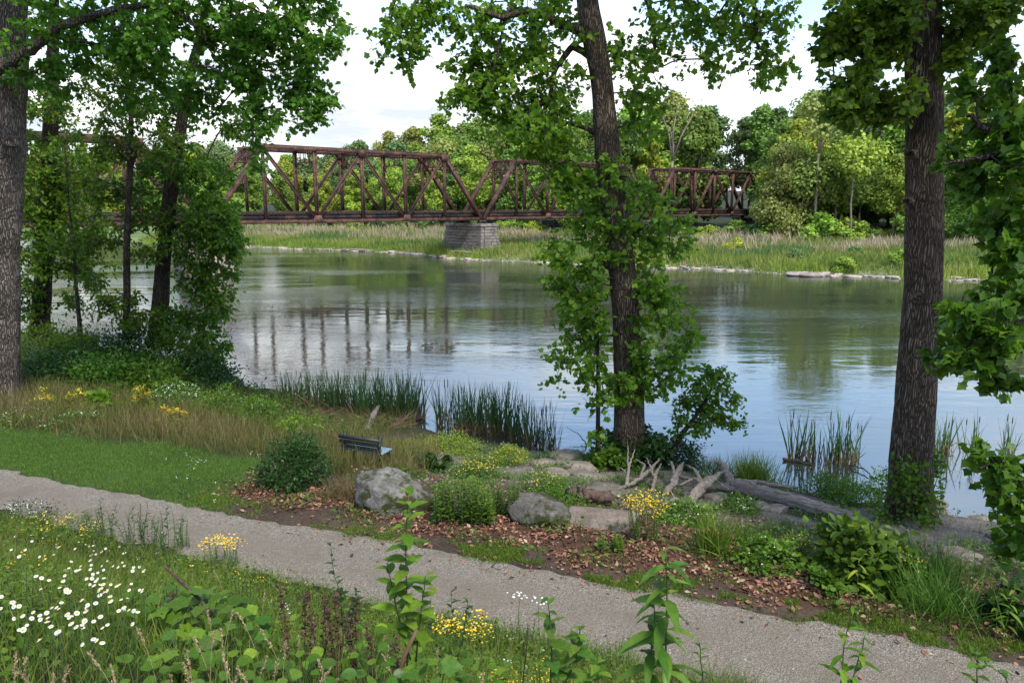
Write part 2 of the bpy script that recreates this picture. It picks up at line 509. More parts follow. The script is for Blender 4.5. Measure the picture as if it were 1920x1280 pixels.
M['driftwood'] = wood_mat('driftwood', (.08, .064, .052), (.20, .165, .138), (.34, .30, .265))
M['rotten'] = wood_mat('rotten_wood', (.03, .018, .014), (.08, .048, .036), (.14, .10, .08))
M['bench_dark'] = plain('bench_dark_paint', (.010, .016, .014), (.03, .042, .036), 14, .5)
M['bench_blue'] = plain('bench_blue_paint_and_sky', (.09, .15, .20), (.19, .27, .33), 6, .55)  # bluish seat paint with the sky's reflection put into its colour

# ------------------------------------------------------------------ setting: ground, path, river, far bank
def grid_mesh(name, xs, ys, hf, cf=None):
    X, Y = np.meshgrid(xs, ys)
    Z = hf(X, Y)
    v = np.stack([X, Y, Z], -1).reshape(-1, 3)
    nx, ny = len(xs), len(ys)
    i = np.arange(ny-1)[:, None]*nx; j = np.arange(nx-1)[None]
    q = np.stack([i+j, i+j+1, i+nx+j+1, i+nx+j], -1).reshape(-1, 4)
    g = Geo(); g.raw(v, q.ravel(), np.full(len(q), 4))
    me = g.mesh(name, smooth=True)
    if cf is not None:
        c = np.concatenate([cf(v[:, 0], v[:, 1]), np.ones((len(v), 1))], 1)
        me.color_attributes.new('soil', 'FLOAT_COLOR', 'POINT').data.foreach_set('color', c.ravel())
    return me

def ss(a, b, x):
    u = np.clip((x-a)/(b-a), 0, 1); return u*u*(3-2*u)

def lawn_mask(x, y):
    t, n = tn(x, y)
    w = .35*np.sin(t*1.7)+.25*np.sin(t*3.9+1)
    edge = np.interp(t, [-30, -13, -6, -4.6], [3.4, 3.1, 4.0, 3.4])
    return ss(.66, .86, n-np.interp(t, _pt, _phi))*(1-ss(edge-.2, edge+.35, n+w*.5))*(1-ss(-5.0, -3.7, t+.5*w+.35*(n-2)))
def litter_mask(x, y):
    t, n = tn(x, y)
    w = .3*np.sin(t*1.9+1)+.22*np.sin(t*4.3)
    lo = np.interp(t, [-5, -1, 3, 12], [1.5, 1.55, 1.35, 1.15]); hi = np.interp(t, [-5, -1, 2, 6, 12], [2.7, 2.6, 3.2, 3.3, 2.6])
    return ss(lo-.2, lo+.3, n+w*.6)*(1-ss(hi, hi+.9, n+w))*ss(-5.4, -3.9, t+w)
def soil_col(x, y):
    t, n = tn(x, y)
    f = fnoise(x, y, .9)[:, None]; f2 = fnoise(x, y, 2.7, 2)[:, None]
    dirt = np.array([.070, .050, .037])*(0.75+.5*f)
    gravel = np.array([.165, .145, .125])*(.8+.4*f2)
    green = np.array([.035, .060, .016])*(.8+.5*f)
    dark = np.array([.028, .028, .014])*(.8+.4*f)
    lit = np.array([.080, .043, .027])*(.8+.5*f2)
    c = dark + 0*f
    c = np.where(((n > .7))[:, None], dirt, c)
    left = (1-ss(-6.5, -4.0, t + 0*n))[:, None]
    c = c*(1-left*(n > .7)[:, None]) + green*left*(n > .7)[:, None]
    m = lawn_mask(x, y)[:, None]; c = c*(1-m) + green*m
    m = litter_mask(x, y)[:, None]; c = c*(1-m) + lit*m
    m = (ss(4.6, 6.4, n)*ss(-4, -2, t))[:, None]; c = c*(1-m) + gravel*m
    wet = (1-ss(.02, .16, near_h(x, y)))[:, None]; c = c*(1-.55*wet)
    return c
def rough_line(t, seed):
    t = np.asarray(t, float); f = t.ravel()
    o_ = np.array([.16*mnoise.noise((q*.55, seed, 0)) + .13*mnoise.noise((q*1.7, seed, 3)) + .09*mnoise.noise((q*4.6, seed, 5)) for q in f])
    return o_.reshape(t.shape)
_pt = np.linspace(-45, 40, 2400); _plo = rough_line(_pt, 1.5); _phi = rough_line(_pt, 7.5)
def path_w(t):
    return np.interp(t, [-12, -4, 1, 8], [-.70, -.95, -1.2, -1.35]) + np.interp(t, _pt, _plo), .74 + np.interp(t, _pt, _phi)
near_me = grid_mesh('ground', np.concatenate([np.linspace(-60, -22, 60), np.linspace(-21.6, 22, 220), np.linspace(23, 60, 40)]),
                    np.concatenate([np.linspace(-30, 2, 40), np.linspace(2.2, 30, 150), np.linspace(30.5, 62, 60)]), near_h, soil_col)
m, nt, p, out = mat('soil')
a_ = nd(nt, 'ShaderNodeAttribute'); a_.attribute_name = 'soil'
n_ = ntex(nt, 16, 8, .7); n2_ = ntex(nt, 2.6, 5, .6)
c_ = mixc(nt, 1.0, a_.outputs['Color'], ramp(nt, n_, [(.3, (.55, .55, .55)), (.7, (1.45, 1.42, 1.38))]), 'MULTIPLY')
c_ = mixc(nt, 1.0, c_, ramp(nt, n2_, [(.3, (.75, .75, .75)), (.7, (1.2, 1.2, 1.2))]), 'MULTIPLY')
nt.links.new(c_, p.inputs['Base Color']); p.inputs['Roughness'].default_value = .92; p.inputs['Specular IOR Level'].default_value = .2
nt.links.new(bump(nt, n_, .05), p.inputs['Normal'])
near_me.materials.append(m)
tag(link('ground', near_me), kind='structure')

# gravel path
tt = np.concatenate([np.linspace(-40, -14, 60), np.linspace(-13.9, 13, 410), np.linspace(13.5, 34, 30)]); uu = np.linspace(0, 1, 16)
lo, hi = path_w(tt)
N_ = lo[:, None]*(1-uu) + hi[:, None]*uu; T_ = np.repeat(tt[:, None], 16, 1)
px_, py_ = xy_of(T_, N_)
pv = np.stack([px_, py_, near_h(px_, py_) + .012 + .01*np.sin(np.pi*uu)[None]], -1).reshape(-1, 3)
i_ = np.arange(499)[:, None]*16; j_ = np.arange(15)[None]
q_ = np.stack([i_+j_, i_+16+j_, i_+16+j_+1, i_+j_+1], -1).reshape(-1, 4)
g = Geo(); g.raw(pv, q_.ravel(), np.full(len(q_), 4), 0.5, np.tile(np.abs(uu-.5)*2, 500))
m, nt, p, out = mat('path_gravel')
vo = nd(nt, 'ShaderNodeTexVoronoi'); vo.inputs['Scale'].default_value = 52
nt.links.new(nd(nt, 'ShaderNodeTexCoord').outputs['Object'], vo.inputs['Vector'])
sepc = nd(nt, 'ShaderNodeSeparateColor'); nt.links.new(vo.outputs['Color'], sepc.inputs[0])
c_ = ramp(nt, sepc.outputs[0], [(0, (.086, .073, .055)), (.4, (.163, .140, .109)), (.75, (.217, .190, .153)), (1, (.31, .28, .236))])
bigp = ntex(nt, 1.1, 6, .65)
mid_ = ramp(nt, attr(nt, 'tip'), [(.1, (.55, .55, .55)), (.75, (0, 0, 0))])
trk = mixc(nt, 1.0, mid_, ramp(nt, ntex(nt, .8, 5, .6), [(.3, (.5, .5, .5)), (.65, (1.3, 1.3, 1.3))]), 'MULTIPLY')
c_ = mixc(nt, trk, c_, (.155, .128, .098))
damp = ramp(nt, ntex(nt, .55, 5, .7), [(.56, (1, 1, 1)), (.70, (.74, .72, .69))])
c_ = mixc(nt, 1.0, c_, damp, 'MULTIPLY')
c_ = mixc(nt, ramp(nt, bigp, [(.42, (0, 0, 0)), (.66, (.75, .75, .75))]), c_, (.150, .121, .090))
finep = ntex(nt, 60, 4, .7)
c_ = mixc(nt, 1.0, c_, ramp(nt, finep, [(.3, (.72, .72, .72)), (.7, (1.25, 1.25, 1.25))]), 'MULTIPLY')
nt.links.new(c_, p.inputs['Base Color']); p.inputs['Roughness'].default_value = .9
nt.links.new(bump(nt, vo.outputs['Distance'], .02, .8, bump(nt, bigp, .03)), p.inputs['Normal'])
M['path'] = m
tag(g.build('gravel_path', m, smooth=True), kind='structure')
PEB = tmpl([(0, 0, .5), (.6, 0, 0), (.1, .55, .05), (-.55, .2, 0), (-.2, -.6, .02)], [(0, 1, 2), (0, 2, 3), (0, 3, 4), (0, 4, 1)])
n = 26000
t_ = rng.uniform(-13, 12, n); lo, hi = path_w(t_); n_ = lo + (hi-lo-.02)*rng.random(n)
x_, y_ = xy_of(t_, n_)
k = fnoise(x_, y_, 1.3) + .4*rng.random(n) > .5
x_, y_ = x_[k], y_[k]
P = gpts(x_, y_, .014)
g = Geo(); Rm = frames(np.stack([rng.normal(size=len(P)), rng.normal(size=len(P)), 0*x_], -1), np.array([0, 0, 1.]) + .2*rng.normal(size=(len(P), 3)))
g.inst(PEB, P, Rm, rng.uniform(.008, .018, len(P)) * (1+1.2*(rng.random(len(P)) > .99)))
m, nt, p, out = mat('pebble')
nt.links.new(ramp(nt, attr(nt, 'rnd'), [(0, (.092, .078, .061)), (.5, (.182, .158, .126)), (.9, (.273, .243, .203)), (1, (.38, .36, .33))]), p.inputs['Base Color'])
p.inputs['Roughness'].default_value = .85
tag(g.build('gravel', m), kind='stuff')

# river
g = Geo()
wx = np.concatenate([np.linspace(-1500, -160, 12), np.linspace(-150, 150, 40), np.linspace(160, 1500, 12)])
wy = np.concatenate([np.linspace(9, 220, 60), np.linspace(240, 1500, 10)])
wm = grid_mesh('river', wx, wy, lambda x, y: 0*x)
m, nt, p, out = mat('river_water')
p.inputs['Base Color'].default_value = (.030, .038, .026, 1)
p.inputs['Roughness'].default_value = .03
p.inputs['IOR'].default_value = 4.0
oc = nd(nt, 'ShaderNodeTexCoord').outputs['Object']
rp1 = ntex(nt, 1.0, 3, .55, oc, (1.3, 3.2, 1))
rp2 = ntex(nt, 1.0, 2, .5, oc, (.35, .8, 1))
rp3 = ntex(nt, 1.0, 3, .55, oc, (4.5, 9.0, 1))
patch = ramp(nt, ntex(nt, 1.0, 4, .6, oc, (.035, .11, 1)), [(.40, (.12, .12, .12)), (.62, (1, 1, 1))])
sy_ = nd(nt, 'ShaderNodeSeparateXYZ'); nt.links.new(oc, sy_.inputs[0])
rf_ = nd(nt, 'ShaderNodeMapRange'); rf_.interpolation_type = 'SMOOTHSTEP'      # the current runs rougher in mid stream than by the near bank
for k_, v_ in (('From Min', 30), ('From Max', 52), ('To Min', .45), ('To Max', 1.05)): rf_.inputs[k_].default_value = v_
nt.links.new(sy_.outputs['Y'], rf_.inputs['Value'])
patch = mixc(nt, 1.0, patch, rf_.outputs[0], 'MULTIPLY')
hh = nd(nt, 'ShaderNodeMath', operation='MULTIPLY_ADD'); hh.inputs[1].default_value = .28
nt.links.new(rp3, hh.inputs[0]); nt.links.new(rp1, hh.inputs[2])
h2 = nd(nt, 'ShaderNodeMath', operation='MULTIPLY'); nt.links.new(hh.outputs[0], h2.inputs[0]); nt.links.new(patch, h2.inputs[1])
bb = bump(nt, h2.outputs[0], .022)
nt.links.new(bump(nt, rp2, .015, 1.0, bb), p.inputs['Normal'])
wm.materials.append(m)
M['river_water'] = m
tag(link('river', wm), kind='structure')

# far bank
def graded(a, b, c0, c1, n_in, n_out):
    return np.concatenate([np.linspace(a, c0, n_out)[:-1], np.linspace(c0, c1, n_in), np.linspace(c1, b, n_out)[1:]])
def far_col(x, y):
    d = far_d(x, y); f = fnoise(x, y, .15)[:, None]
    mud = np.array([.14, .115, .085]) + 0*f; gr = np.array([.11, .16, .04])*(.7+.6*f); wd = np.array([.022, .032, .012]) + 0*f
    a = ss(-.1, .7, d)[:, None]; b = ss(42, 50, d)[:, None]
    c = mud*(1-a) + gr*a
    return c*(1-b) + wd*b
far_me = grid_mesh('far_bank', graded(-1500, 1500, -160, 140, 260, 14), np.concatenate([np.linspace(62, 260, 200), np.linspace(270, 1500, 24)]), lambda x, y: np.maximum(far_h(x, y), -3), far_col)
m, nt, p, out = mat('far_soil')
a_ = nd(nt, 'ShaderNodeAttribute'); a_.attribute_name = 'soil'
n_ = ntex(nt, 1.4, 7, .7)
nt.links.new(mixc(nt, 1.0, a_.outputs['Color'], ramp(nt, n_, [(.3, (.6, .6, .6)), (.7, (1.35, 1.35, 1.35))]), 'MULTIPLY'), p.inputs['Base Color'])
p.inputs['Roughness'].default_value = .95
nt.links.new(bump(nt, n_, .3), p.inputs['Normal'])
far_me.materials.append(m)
tag(link('far_bank', far_me), kind='structure')

# ------------------------------------------------------------------ the railway bridge: four truss spans on stone piers
BR_A = math.atan2(.667, .745)
BR_O = np.array([-4.3, 109.0, 5.5])
BR_D = np.array([math.cos(BR_A), math.sin(BR_A), 0]); BR_W = np.array([-math.sin(BR_A), math.cos(BR_A), 0])
SP, NP, TH, WD = 39.0, 6, 8.5, 5.2
PL = (SP-.5)/NP

def bar(g, p0, p1, h, w, kind='box', r=None, side=(0, 1, 0)):
    """a steel member from p0 to p1; h across in the truss plane, w out of the plane"""
    p0, p1 = np.array(p0, float), np.array(p1, float)
    x = norm(p1-p0); s = np.array(side, float)
    if abs(np.dot(x, s)) > .95: s = np.array([1., 0, 0])
    z = norm(np.cross(x, s)); y = np.cross(z, x)
    L = np.linalg.norm(p1-p0); c = (p0+p1)/2
    Mx = np.stack([x, y, z], -1)
    if r is None: r = rng.random()
    if kind == 'box':
        g.box(c, (L, w, h), Mx, r)
    elif kind == 'H':              # two flanges in the plane's edges, a web between
        t = .05
        g.box(c + z*(h/2-t/2), (L, w, t), Mx, r); g.box(c - z*(h/2-t/2), (L, w, t), Mx, r)
        g.box(c, (L, .04, h-2*t), Mx, r)
    elif kind == 'channel':        # two plates facing sideways with a cover plate on top
        t = .05
        g.box(c + y*(w/2-t/2), (L, t, h), Mx, r); g.box(c - y*(w/2-t/2), (L, t, h), Mx, r)
        g.box(c + z*(h/2+.02)*np.sign(z[2] if abs(z[2]) > .01 else 1), (L, w+.06, .04), Mx, r)
        g.box(c, (L, w-2*t, .04), Mx, r)

def part(name, fn, mat_, parent):
    g = Geo(); fn(g)
    return g.build(name, mat_, parent, off=(0, 0, 0))

def make_span():
    o = thing('truss_bridge', 'x', 'railway bridge')
    X = [.25 + PL*i for i in range(NP+1)]
    RU, RD = M['rust'], M['rust_dark']
    for y in (0, WD):
        part('top_chord', lambda g: bar(g, (X[1]-.12, y, TH), (X[5]+.12, y, TH), .46, .50, 'channel'), RU, o)
        part('bottom_chord', lambda g: bar(g, (X[0]-.1, y, 0), (X[6]+.1, y, 0), .42, .36, 'channel'), RU, o)
        part('end_post', lambda g: bar(g, (X[0], y, 0), (X[1], y, TH), .48, .50, 'channel'), RU, o)
        part('end_post', lambda g: bar(g, (X[6], y, 0), (X[5], y, TH), .48, .50, 'channel'), RU, o)
        for i in range(1, 6):
            w = .30 if i in (1, 5) else .38
            part('vertical_post', lambda g: bar(g, (X[i], y, .2), (X[i], y, TH-.2), w, .34, 'H'), RU, o)
        for a, b in ((1, 2), (3, 2), (3, 4), (5, 4)):
            part('diagonal', lambda g: bar(g, (X[a], y, TH-.15), (X[b], y, .2), .36, .30, 'H'), RU, o)
        for i in range(1, 6):
            def gus(g, i=i, y=y):
                for s in (-1, 1):
                    zc, hh_ = (TH-.25, .42) if i % 2 else (.28, .42)
                    ww = .75 if i % 2 or i in (2, 4) else .4
                    sg = -1 if i % 2 else 1
                    v = [(X[i]-ww, y+s*.27, zc-sg*hh_), (X[i]+ww, y+s*.27, zc-sg*hh_), (X[i]+ww*.55, y+s*.27, zc+sg*hh_), (X[i]-ww*.55, y+s*.27, zc+sg*hh_)]
                    v2 = [(a_, b_+s*.03, c_) for a_, b_, c_ in v]
                    g.poly(v+v2, [(0, 1, 2, 3), (7, 6, 5, 4), (0, 4, 5, 1), (1, 5, 6, 2), (2, 6, 7, 3), (3, 7, 4, 0)])
            part('gusset_plate', gus, RU, o)
        for xb in (X[0], X[6]):
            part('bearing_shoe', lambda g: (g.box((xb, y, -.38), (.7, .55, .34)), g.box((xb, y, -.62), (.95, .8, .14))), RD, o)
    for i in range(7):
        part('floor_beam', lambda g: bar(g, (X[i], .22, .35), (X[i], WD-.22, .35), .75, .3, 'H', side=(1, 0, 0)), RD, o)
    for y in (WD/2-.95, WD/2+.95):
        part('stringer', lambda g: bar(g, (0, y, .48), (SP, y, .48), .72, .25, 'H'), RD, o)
        part('rail', lambda g: bar(g, (0, y*.78+WD*.11, 1.13), (SP, y*.78+WD*.11, 1.13), .14, .08, 'box'), RU, o)
    # outer deck girder with stiffeners that reads as the dark band along the deck
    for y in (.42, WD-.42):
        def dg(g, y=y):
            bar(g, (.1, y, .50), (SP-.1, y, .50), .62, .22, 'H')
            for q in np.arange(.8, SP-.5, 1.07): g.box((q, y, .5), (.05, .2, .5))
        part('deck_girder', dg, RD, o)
    def ties(g):
        for q in np.arange(.15, SP, .52):
            e = rng.normal(0, .08)
            g.box((q, WD/2+e*.5, .95), (.24, WD-.5+e, .2), r=rng.random())
    s = part('sleepers', ties, M['timber'], o); s['kind'] = 'stuff'
    # portal frames at both ends, lattice sway frames between the tops of the posts
    for a, b in ((0, 1), (6, 5)):
        def portal(g):
            P0 = np.array([X[a], 0, 0.]); P1 = np.array([X[b], 0, TH]); d = P1-P0
            top = P0+d*.985; low = P0+d*.80
            W_ = np.array([0, WD, 0])
            bar(g, top, top+W_, .28, .3, 'H', side=(1, 0, 0)); bar(g, low, low+W_, .16, .22, 'box', side=(1, 0, 0))
            n_ = 6
            for k in range(n_+1):
                bar(g, top+W_*k/n_, low+W_*k/n_, .07, .07, side=(1, 0, 0))
            for k in range(n_):
                bar(g, top+W_*k/n_, low+W_*(k+1)/n_, .06, .06, side=(1, 0, 0))
            for s_, e in ((0, 1), (1, -1)):                  # curved knee braces
                c0 = low - (d/np.linalg.norm(d))*1.5 + W_*s_
                for k in range(5):
                    u0, u1 = k/5, (k+1)/5
                    f = lambda u: c0 + (low-(d/np.linalg.norm(d))*0 - c0 + W_*s_)*math.sin(u*1.57) + np.array([0, e*1.5*(1-math.cos(u*1.57)), 0]) - W_*s_*math.sin(u*1.57)
                    bar(g, f(u0), f(u1), .14, .14, side=(1, 0, 0))
        part('portal_brace', portal, RU, o)
    for i in range(1, 6):
        def sway(g):
            bar(g, (X[i], 0, TH-.05), (X[i], WD, TH-.05), .22, .24, 'H', side=(1, 0, 0))
            bar(g, (X[i], 0, TH-1.45), (X[i], WD, TH-1.45), .13, .18, side=(1, 0, 0))
            for k in range(1, 9):
                yy = WD*k/9
                bar(g, (X[i], yy, TH-.1), (X[i], yy - (.28 if k % 2 else -.12), TH-1.42), .07, .08, side=(1, 0, 0))
            for s_, e in ((0, 1), (WD, -1)):
                pts = [(X[i], s_+e*.1, TH-2.6), (X[i], s_+e*.35, TH-2.0), (X[i], s_+e*.9, TH-1.5)]
                for u, v in zip(pts, pts[1:]): bar(g, u, v, .12, .12, side=(1, 0, 0))
        part('sway_frame', sway, RU, o)
    for i in range(1, 5):
        part('lateral_brace', lambda g: (bar(g, (X[i], .1, TH), (X[i+1], WD-.1, TH), .1, .12, side=(0, 0, 1)), bar(g, (X[i], WD-.1, TH-.14), (X[i+1], .1, TH-.14), .1, .12, side=(0, 0, 1))), RU, o)
    return o
span0 = make_span()
SPAN_L = {-1: 'rusty truss span in full view over the middle of the river',
          -2: 'rusty truss span mostly hidden behind the dark riverside trees on the left',
          0: 'rusty truss span behind the tall bank tree, just right of the square stone pier',
          1: 'farthest rusty truss span ending against the green trees of the far bank'}
for k in (-1, -2, 0, 1):
    o = span0 if k == -1 else copy_tree(span0)
    o.location = tuple(BR_O + BR_D*(SP*k)); o.rotation_euler = (0, 0, BR_A)
    tag(o, SPAN_L[k], 'railway bridge', 'truss spans of the railway bridge')

def rock_mesh(name, size, seed, sub=3, amp=.3, flat=0.0, facets=5):
    import bmesh
    bm = bmesh.new(); bmesh.ops.create_icosphere(bm, subdivisions=sub, radius=1)
    r_ = np.random.default_rng(seed)
    pl = [(norm(r_.normal(size=3)), r_.uniform(.55, .85)) for _ in range(facets)]
    if flat: pl.append((norm(np.array([r_.normal(0, .12), r_.normal(0, .12), 1.])), flat))
    for v in bm.verts:
        c = v.co.normalized()
        d = 1 + amp*mnoise.fractal(Vector(c*1.3)+Vector((seed*3.7, 1, 2)), 1, 2, 4)
        q = c*d
        for n_, k in pl:
            s_ = q.dot(Vector(n_))
            if s_ > k: q = q - Vector(n_)*(s_-k)*.92
        q += c*.035*mnoise.fractal(Vector(c*5)+Vector((seed, 4, 1)), 1, 2, 3)
        v.co = (q.x*size[0], q.y*size[1], q.z*size[2])
    me = bpy.data.meshes.new(name); bm.to_mesh(me); bm.free()
    me.polygons.foreach_set('use_smooth', np.ones(len(me.polygons), bool))
    return me

# stone piers: courses of blocks round a dark core
import bmesh
def block_mesh(seed):
    bm = bmesh.new(); bmesh.ops.create_cube(bm, size=1)
    bmesh.ops.bevel(bm, geom=list(bm.edges), offset=.06, segments=1, affect='EDGES')
    r_ = random.Random(seed)
    for v in bm.verts: v.co += Vector((r_.uniform(-.03, .03), r_.uniform(-.05, .05), r_.uniform(-.03, .03)))
    me = bpy.data.meshes.new('stone'); bm.to_mesh(me); bm.free()
    return me
BLK = {k: [block_mesh(i+10) for i in range(4)] for k in ('pier', 'pier_broken')}
for k in BLK:
    for me in BLK[k]: me.materials.append(M[k])
def make_pier(u, z0, courses, label, kind='pier', ruin=0.0, seed=1):
    r_ = random.Random(seed)
    top = 5.5-.70
    o = thing('bridge_pier', label, 'bridge pier', tuple(BR_O[:2] + BR_D[:2]*u + BR_W[:2]*WD/2) + (0,), 'stone piers of the railway bridge')
    o.rotation_euler = (0, 0, BR_A)
    ch = (top-.42-z0)/courses
    core = Geo()
    core.box((0, 0, (top-.45+z0-.6)/2), (2.5, 7.9, top-.45-z0+.6))
    core.build('pier_core', M['mortar'], o, off=(0, 0, 0))
    for c in range(courses):
        f = (courses-c)/courses
        hx, hy = 1.45+.40*f, 4.15+.45*f
        z = z0 + ch*(c+.5)
        def row(n, a, b, axis, sgn):
            e = [a + (b-a)*(i + (.5 if 0 < i < n and c % 2 else 0) + (r_.uniform(-.12, .12) if 0 < i < n else 0))/n for i in range(n+1)]
            for i in range(n):
                if ruin and r_.random() < ruin*(1.2-abs(2*c/courses-1)): continue
                L = e[i+1]-e[i]-.05
                s = link('stone', r_.choice(BLK[kind]), o)
                pr = r_.uniform(-.03, .05)
                mid = (e[i]+e[i+1])/2
                if axis == 'y':
                    s.location = (sgn*(hx-.3+pr), mid, z); s.scale = (.62, L, ch-.035)
                else:
                    s.location = (mid, sgn*(hy-.3+pr), z); s.scale = (L, .62, ch-.035)
                s.rotation_euler = (0, 0, r_.uniform(-.012, .012))
        for sgn in (-1, 1):
            row(7, -hy, hy, 'y', sgn)
            row(2, -hx+.62, hx-.62, 'x', sgn)
    cap = link('coping', bpy.data.meshes.new('coping'), o)
    bm = bmesh.new(); bmesh.ops.create_cube(bm, size=1); bmesh.ops.scale(bm, vec=(3.3, 8.7, .40), verts=bm.verts)
    bmesh.ops.bevel(bm, geom=list(bm.edges), offset=.06, segments=1, affect='EDGES'); bm.to_mesh(cap.data); bm.free()
    cap.data.materials.append(M[kind]); cap.location = (0, 0, top-.20)
    return o
make_pier(0, .9, 8, 'square grey stone bridge pier with rust stain standing on the far gravel bank')
make_pier(-SP, -.4, 10, 'crumbling pinkish stone bridge pier standing in the river behind the left trees', 'pier_broken', .16, 5)
make_pier(SP, .9, 8, 'stone bridge pier mostly hidden behind the tall tree and its leaves', seed=8)
make_pier(2*SP, 2.0, 5, 'low stone abutment under the far right end of the bridge', seed=9)

# ------------------------------------------------------------------ trees of the far bank
def far_crown(seed, w, h, lobes, faces, z0, size=(.30, .62), conic=0.0):
    r_ = np.random.default_rng(seed)
    C = []; Rr = []; lobes = int(lobes*1.7)
    for i in range(lobes):
        u = r_.random(); z = z0 + (h-z0)*(.06+.86*u)
        prof = math.sin(math.pi*min(1, .15+.85*u)**.9)**.7*(1-conic*u)
        a = r_.random()*6.283; rad = w*.5*prof*math.sqrt(r_.random())*r_.choice([.7, .9, 1.15])
        C.append((rad*math.cos(a), rad*math.sin(a), z)); Rr.append(r_.uniform(.11, .24)*w*(1-.3*u))
    C = np.array(C); Rr = np.array(Rr)
    k = r_.choice(lobes, faces, p=Rr**2/np.sum(Rr**2))
    d = norm(r_.normal(size=(faces, 3)))
    rad = Rr[k]*(.35+.85*r_.random(faces)**.8)
    P = C[k] + d*rad[:, None]*np.array([1, 1, .8])
    hint = norm(d + .5*r_.normal(size=(faces, 3)) + np.array([0, 0, .55]))
    y = norm(r_.normal(size=(faces, 3)) + np.array([0, 0, -.25]))
    g = Geo()
    lobe_r = r_.random(lobes)
    g.inst(TUFT, P, frames(y, hint), r_.uniform(size[0], size[1], faces), np.clip(.65*lobe_r[k]+.35*r_.random(faces), 0, 1))
    return g
def far_trunk(seed, h, r0, lean=.04, fork=True):
    r_ = np.random.default_rng(seed); g = Geo()
    z = np.linspace(-.6, h, 7)
    pts = np.stack([np.cumsum(r_.normal(0, lean*2, 7)), np.cumsum(r_.normal(0, lean*2, 7)), z], -1)
    g.tube(pts, np.linspace(r0, r0*.35, 7), 7)
    for i in range(5):
        b = pts[3+i % 4]; a = r_.random()*6.283; L = r_.uniform(.15, .28)*h
        e = b + np.array([math.cos(a)*L*.7, math.sin(a)*L*.7, L*.8])
        g.tube(np.stack([b, (b+e)/2+np.array([0, 0, -.1*L]), e]), np.array([r0*.4, r0*.3, r0*.12]), 5)
    return g
PROTO = []
for i, (w, h, lb, fc, z0, cn, shape) in enumerate([(12, 22, 26, 12500, 3, .1, 'round'), (10, 24, 26, 11000, 4, .15, 'tall oval'), (14, 20, 30, 13500, 2, .05, 'broad'),
                                       (9, 22, 24, 9500, 5, .35, 'pointed'), (11, 18, 22, 10500, 1, .1, 'low bushy'), (13, 25, 30, 9500, 7, .1, 'open')]):
    c = far_crown(40+i, w, h, lb, fc, z0, conic=cn).mesh('crown'); c.materials.append(M['far_mid_green'])
    t = far_trunk(60+i, h*.72, .34).mesh('trunk'); t.materials.append(M['bark_pale'] if i in (1, 5) else M['bark_grey'])
    PROTO.append((c, t, h, w, shape))
BUSH = []
for i in range(3):
    c = far_crown(80+i, 6.5, 4.6, 16, 3000, .0, (.22, .45)).mesh('foliage'); c.materials.append(M['far_mid_green'])
    BUSH.append(c)
# height of the skyline (as a slope) against the bearing (as x over y)
SKY_B = [-.75, -.50, -.42, -.34, -.28, -.23, -.185, -.14, -.08, 0.0, .10, .18, .21, .255, .27, .315, .34, .385, .43, .485, .545, .75]
SKY_T = [.08, .080, .082, .075, .068, .074, .090, .104, .110, .118, .125, .135, .138, .132, .108, .114, .128, .142, .140, .132, .140, .140]
ORD = ['first', 'second', 'third', 'fourth', 'fifth', 'sixth', 'seventh', 'eighth', 'ninth', 'tenth', 'eleventh', 'twelfth', 'thirteenth', 'fourteenth', 'fifteenth', 'sixteenth', 'seventeenth', 'eighteenth', 'nineteenth', 'twentieth']
ORD += ['twenty-'+q for q in ORD[:9]] + ['thirtieth'] + ['thirty-'+q for q in ORD[:9]] + ['fortieth']
def bearing_point(b, D, step=.5):
    y = np.arange(70, 420, step); d = far_d(b*y, y)
    i = int(np.argmax(d > D)); return b*y[i], y[i]
ROWS = [(50, 36, .58, 'front row by the meadow', (.48, .72)), (61, 40, .74, 'second row behind the meadow', (.64, .86)),
        (76, 40, .90, 'third row up the slope', (.8, .98)), (97, 40, 1.0, 'back row on the skyline', (.95, 1.06))]
COLW = [('yellow_green', 'yellow green'), ('fresh_green', 'fresh green'), ('mid_green', 'mid green'), ('olive', 'olive green'), ('dark_green', 'dark green'), ('blue_green', 'bluish green')]
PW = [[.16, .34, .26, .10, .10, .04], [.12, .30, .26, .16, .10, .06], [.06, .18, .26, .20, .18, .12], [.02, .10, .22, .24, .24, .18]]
rt = np.random.default_rng(5)
for ri, (D, N, fac, rowname, fr) in enumerate(ROWS):
    bs = np.linspace(-.62, .74, N) + rt.normal(0, .010, N)
    bs.sort()
    for i, b in enumerate(bs):
        Dj = D + rt.uniform(-4, 5)
        x, y = bearing_point(b, Dj)
        gz = float(far_h(x, y))
        tanb = np.interp(b, SKY_B, SKY_T)
        dist = math.hypot(x, y)
        H = 7.4 + y*tanb*rt.uniform(*fr) - gz
        if ri == 3: H *= 1.02
        bw_ = (x-BR_O[0])*BR_W[0]+(y-BR_O[1])*BR_W[1]-2.6; bu_ = (x-BR_O[0])*BR_D[0]+(y-BR_O[1])*BR_D[1]
        if (abs(bw_) < 8 and bu_ < 84) or (bw_ < 0 and b < .335): continue
        pi = int(rt.integers(0, len(PROTO)))
        c, t, h, w, shape = PROTO[pi]
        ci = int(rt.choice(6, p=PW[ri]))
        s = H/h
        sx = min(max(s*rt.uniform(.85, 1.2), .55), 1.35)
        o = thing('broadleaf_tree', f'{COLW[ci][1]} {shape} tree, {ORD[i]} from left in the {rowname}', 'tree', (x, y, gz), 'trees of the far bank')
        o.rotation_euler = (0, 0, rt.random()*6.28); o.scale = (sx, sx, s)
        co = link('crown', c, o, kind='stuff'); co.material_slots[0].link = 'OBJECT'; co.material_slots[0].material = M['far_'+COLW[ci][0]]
        link('trunk', t, o)
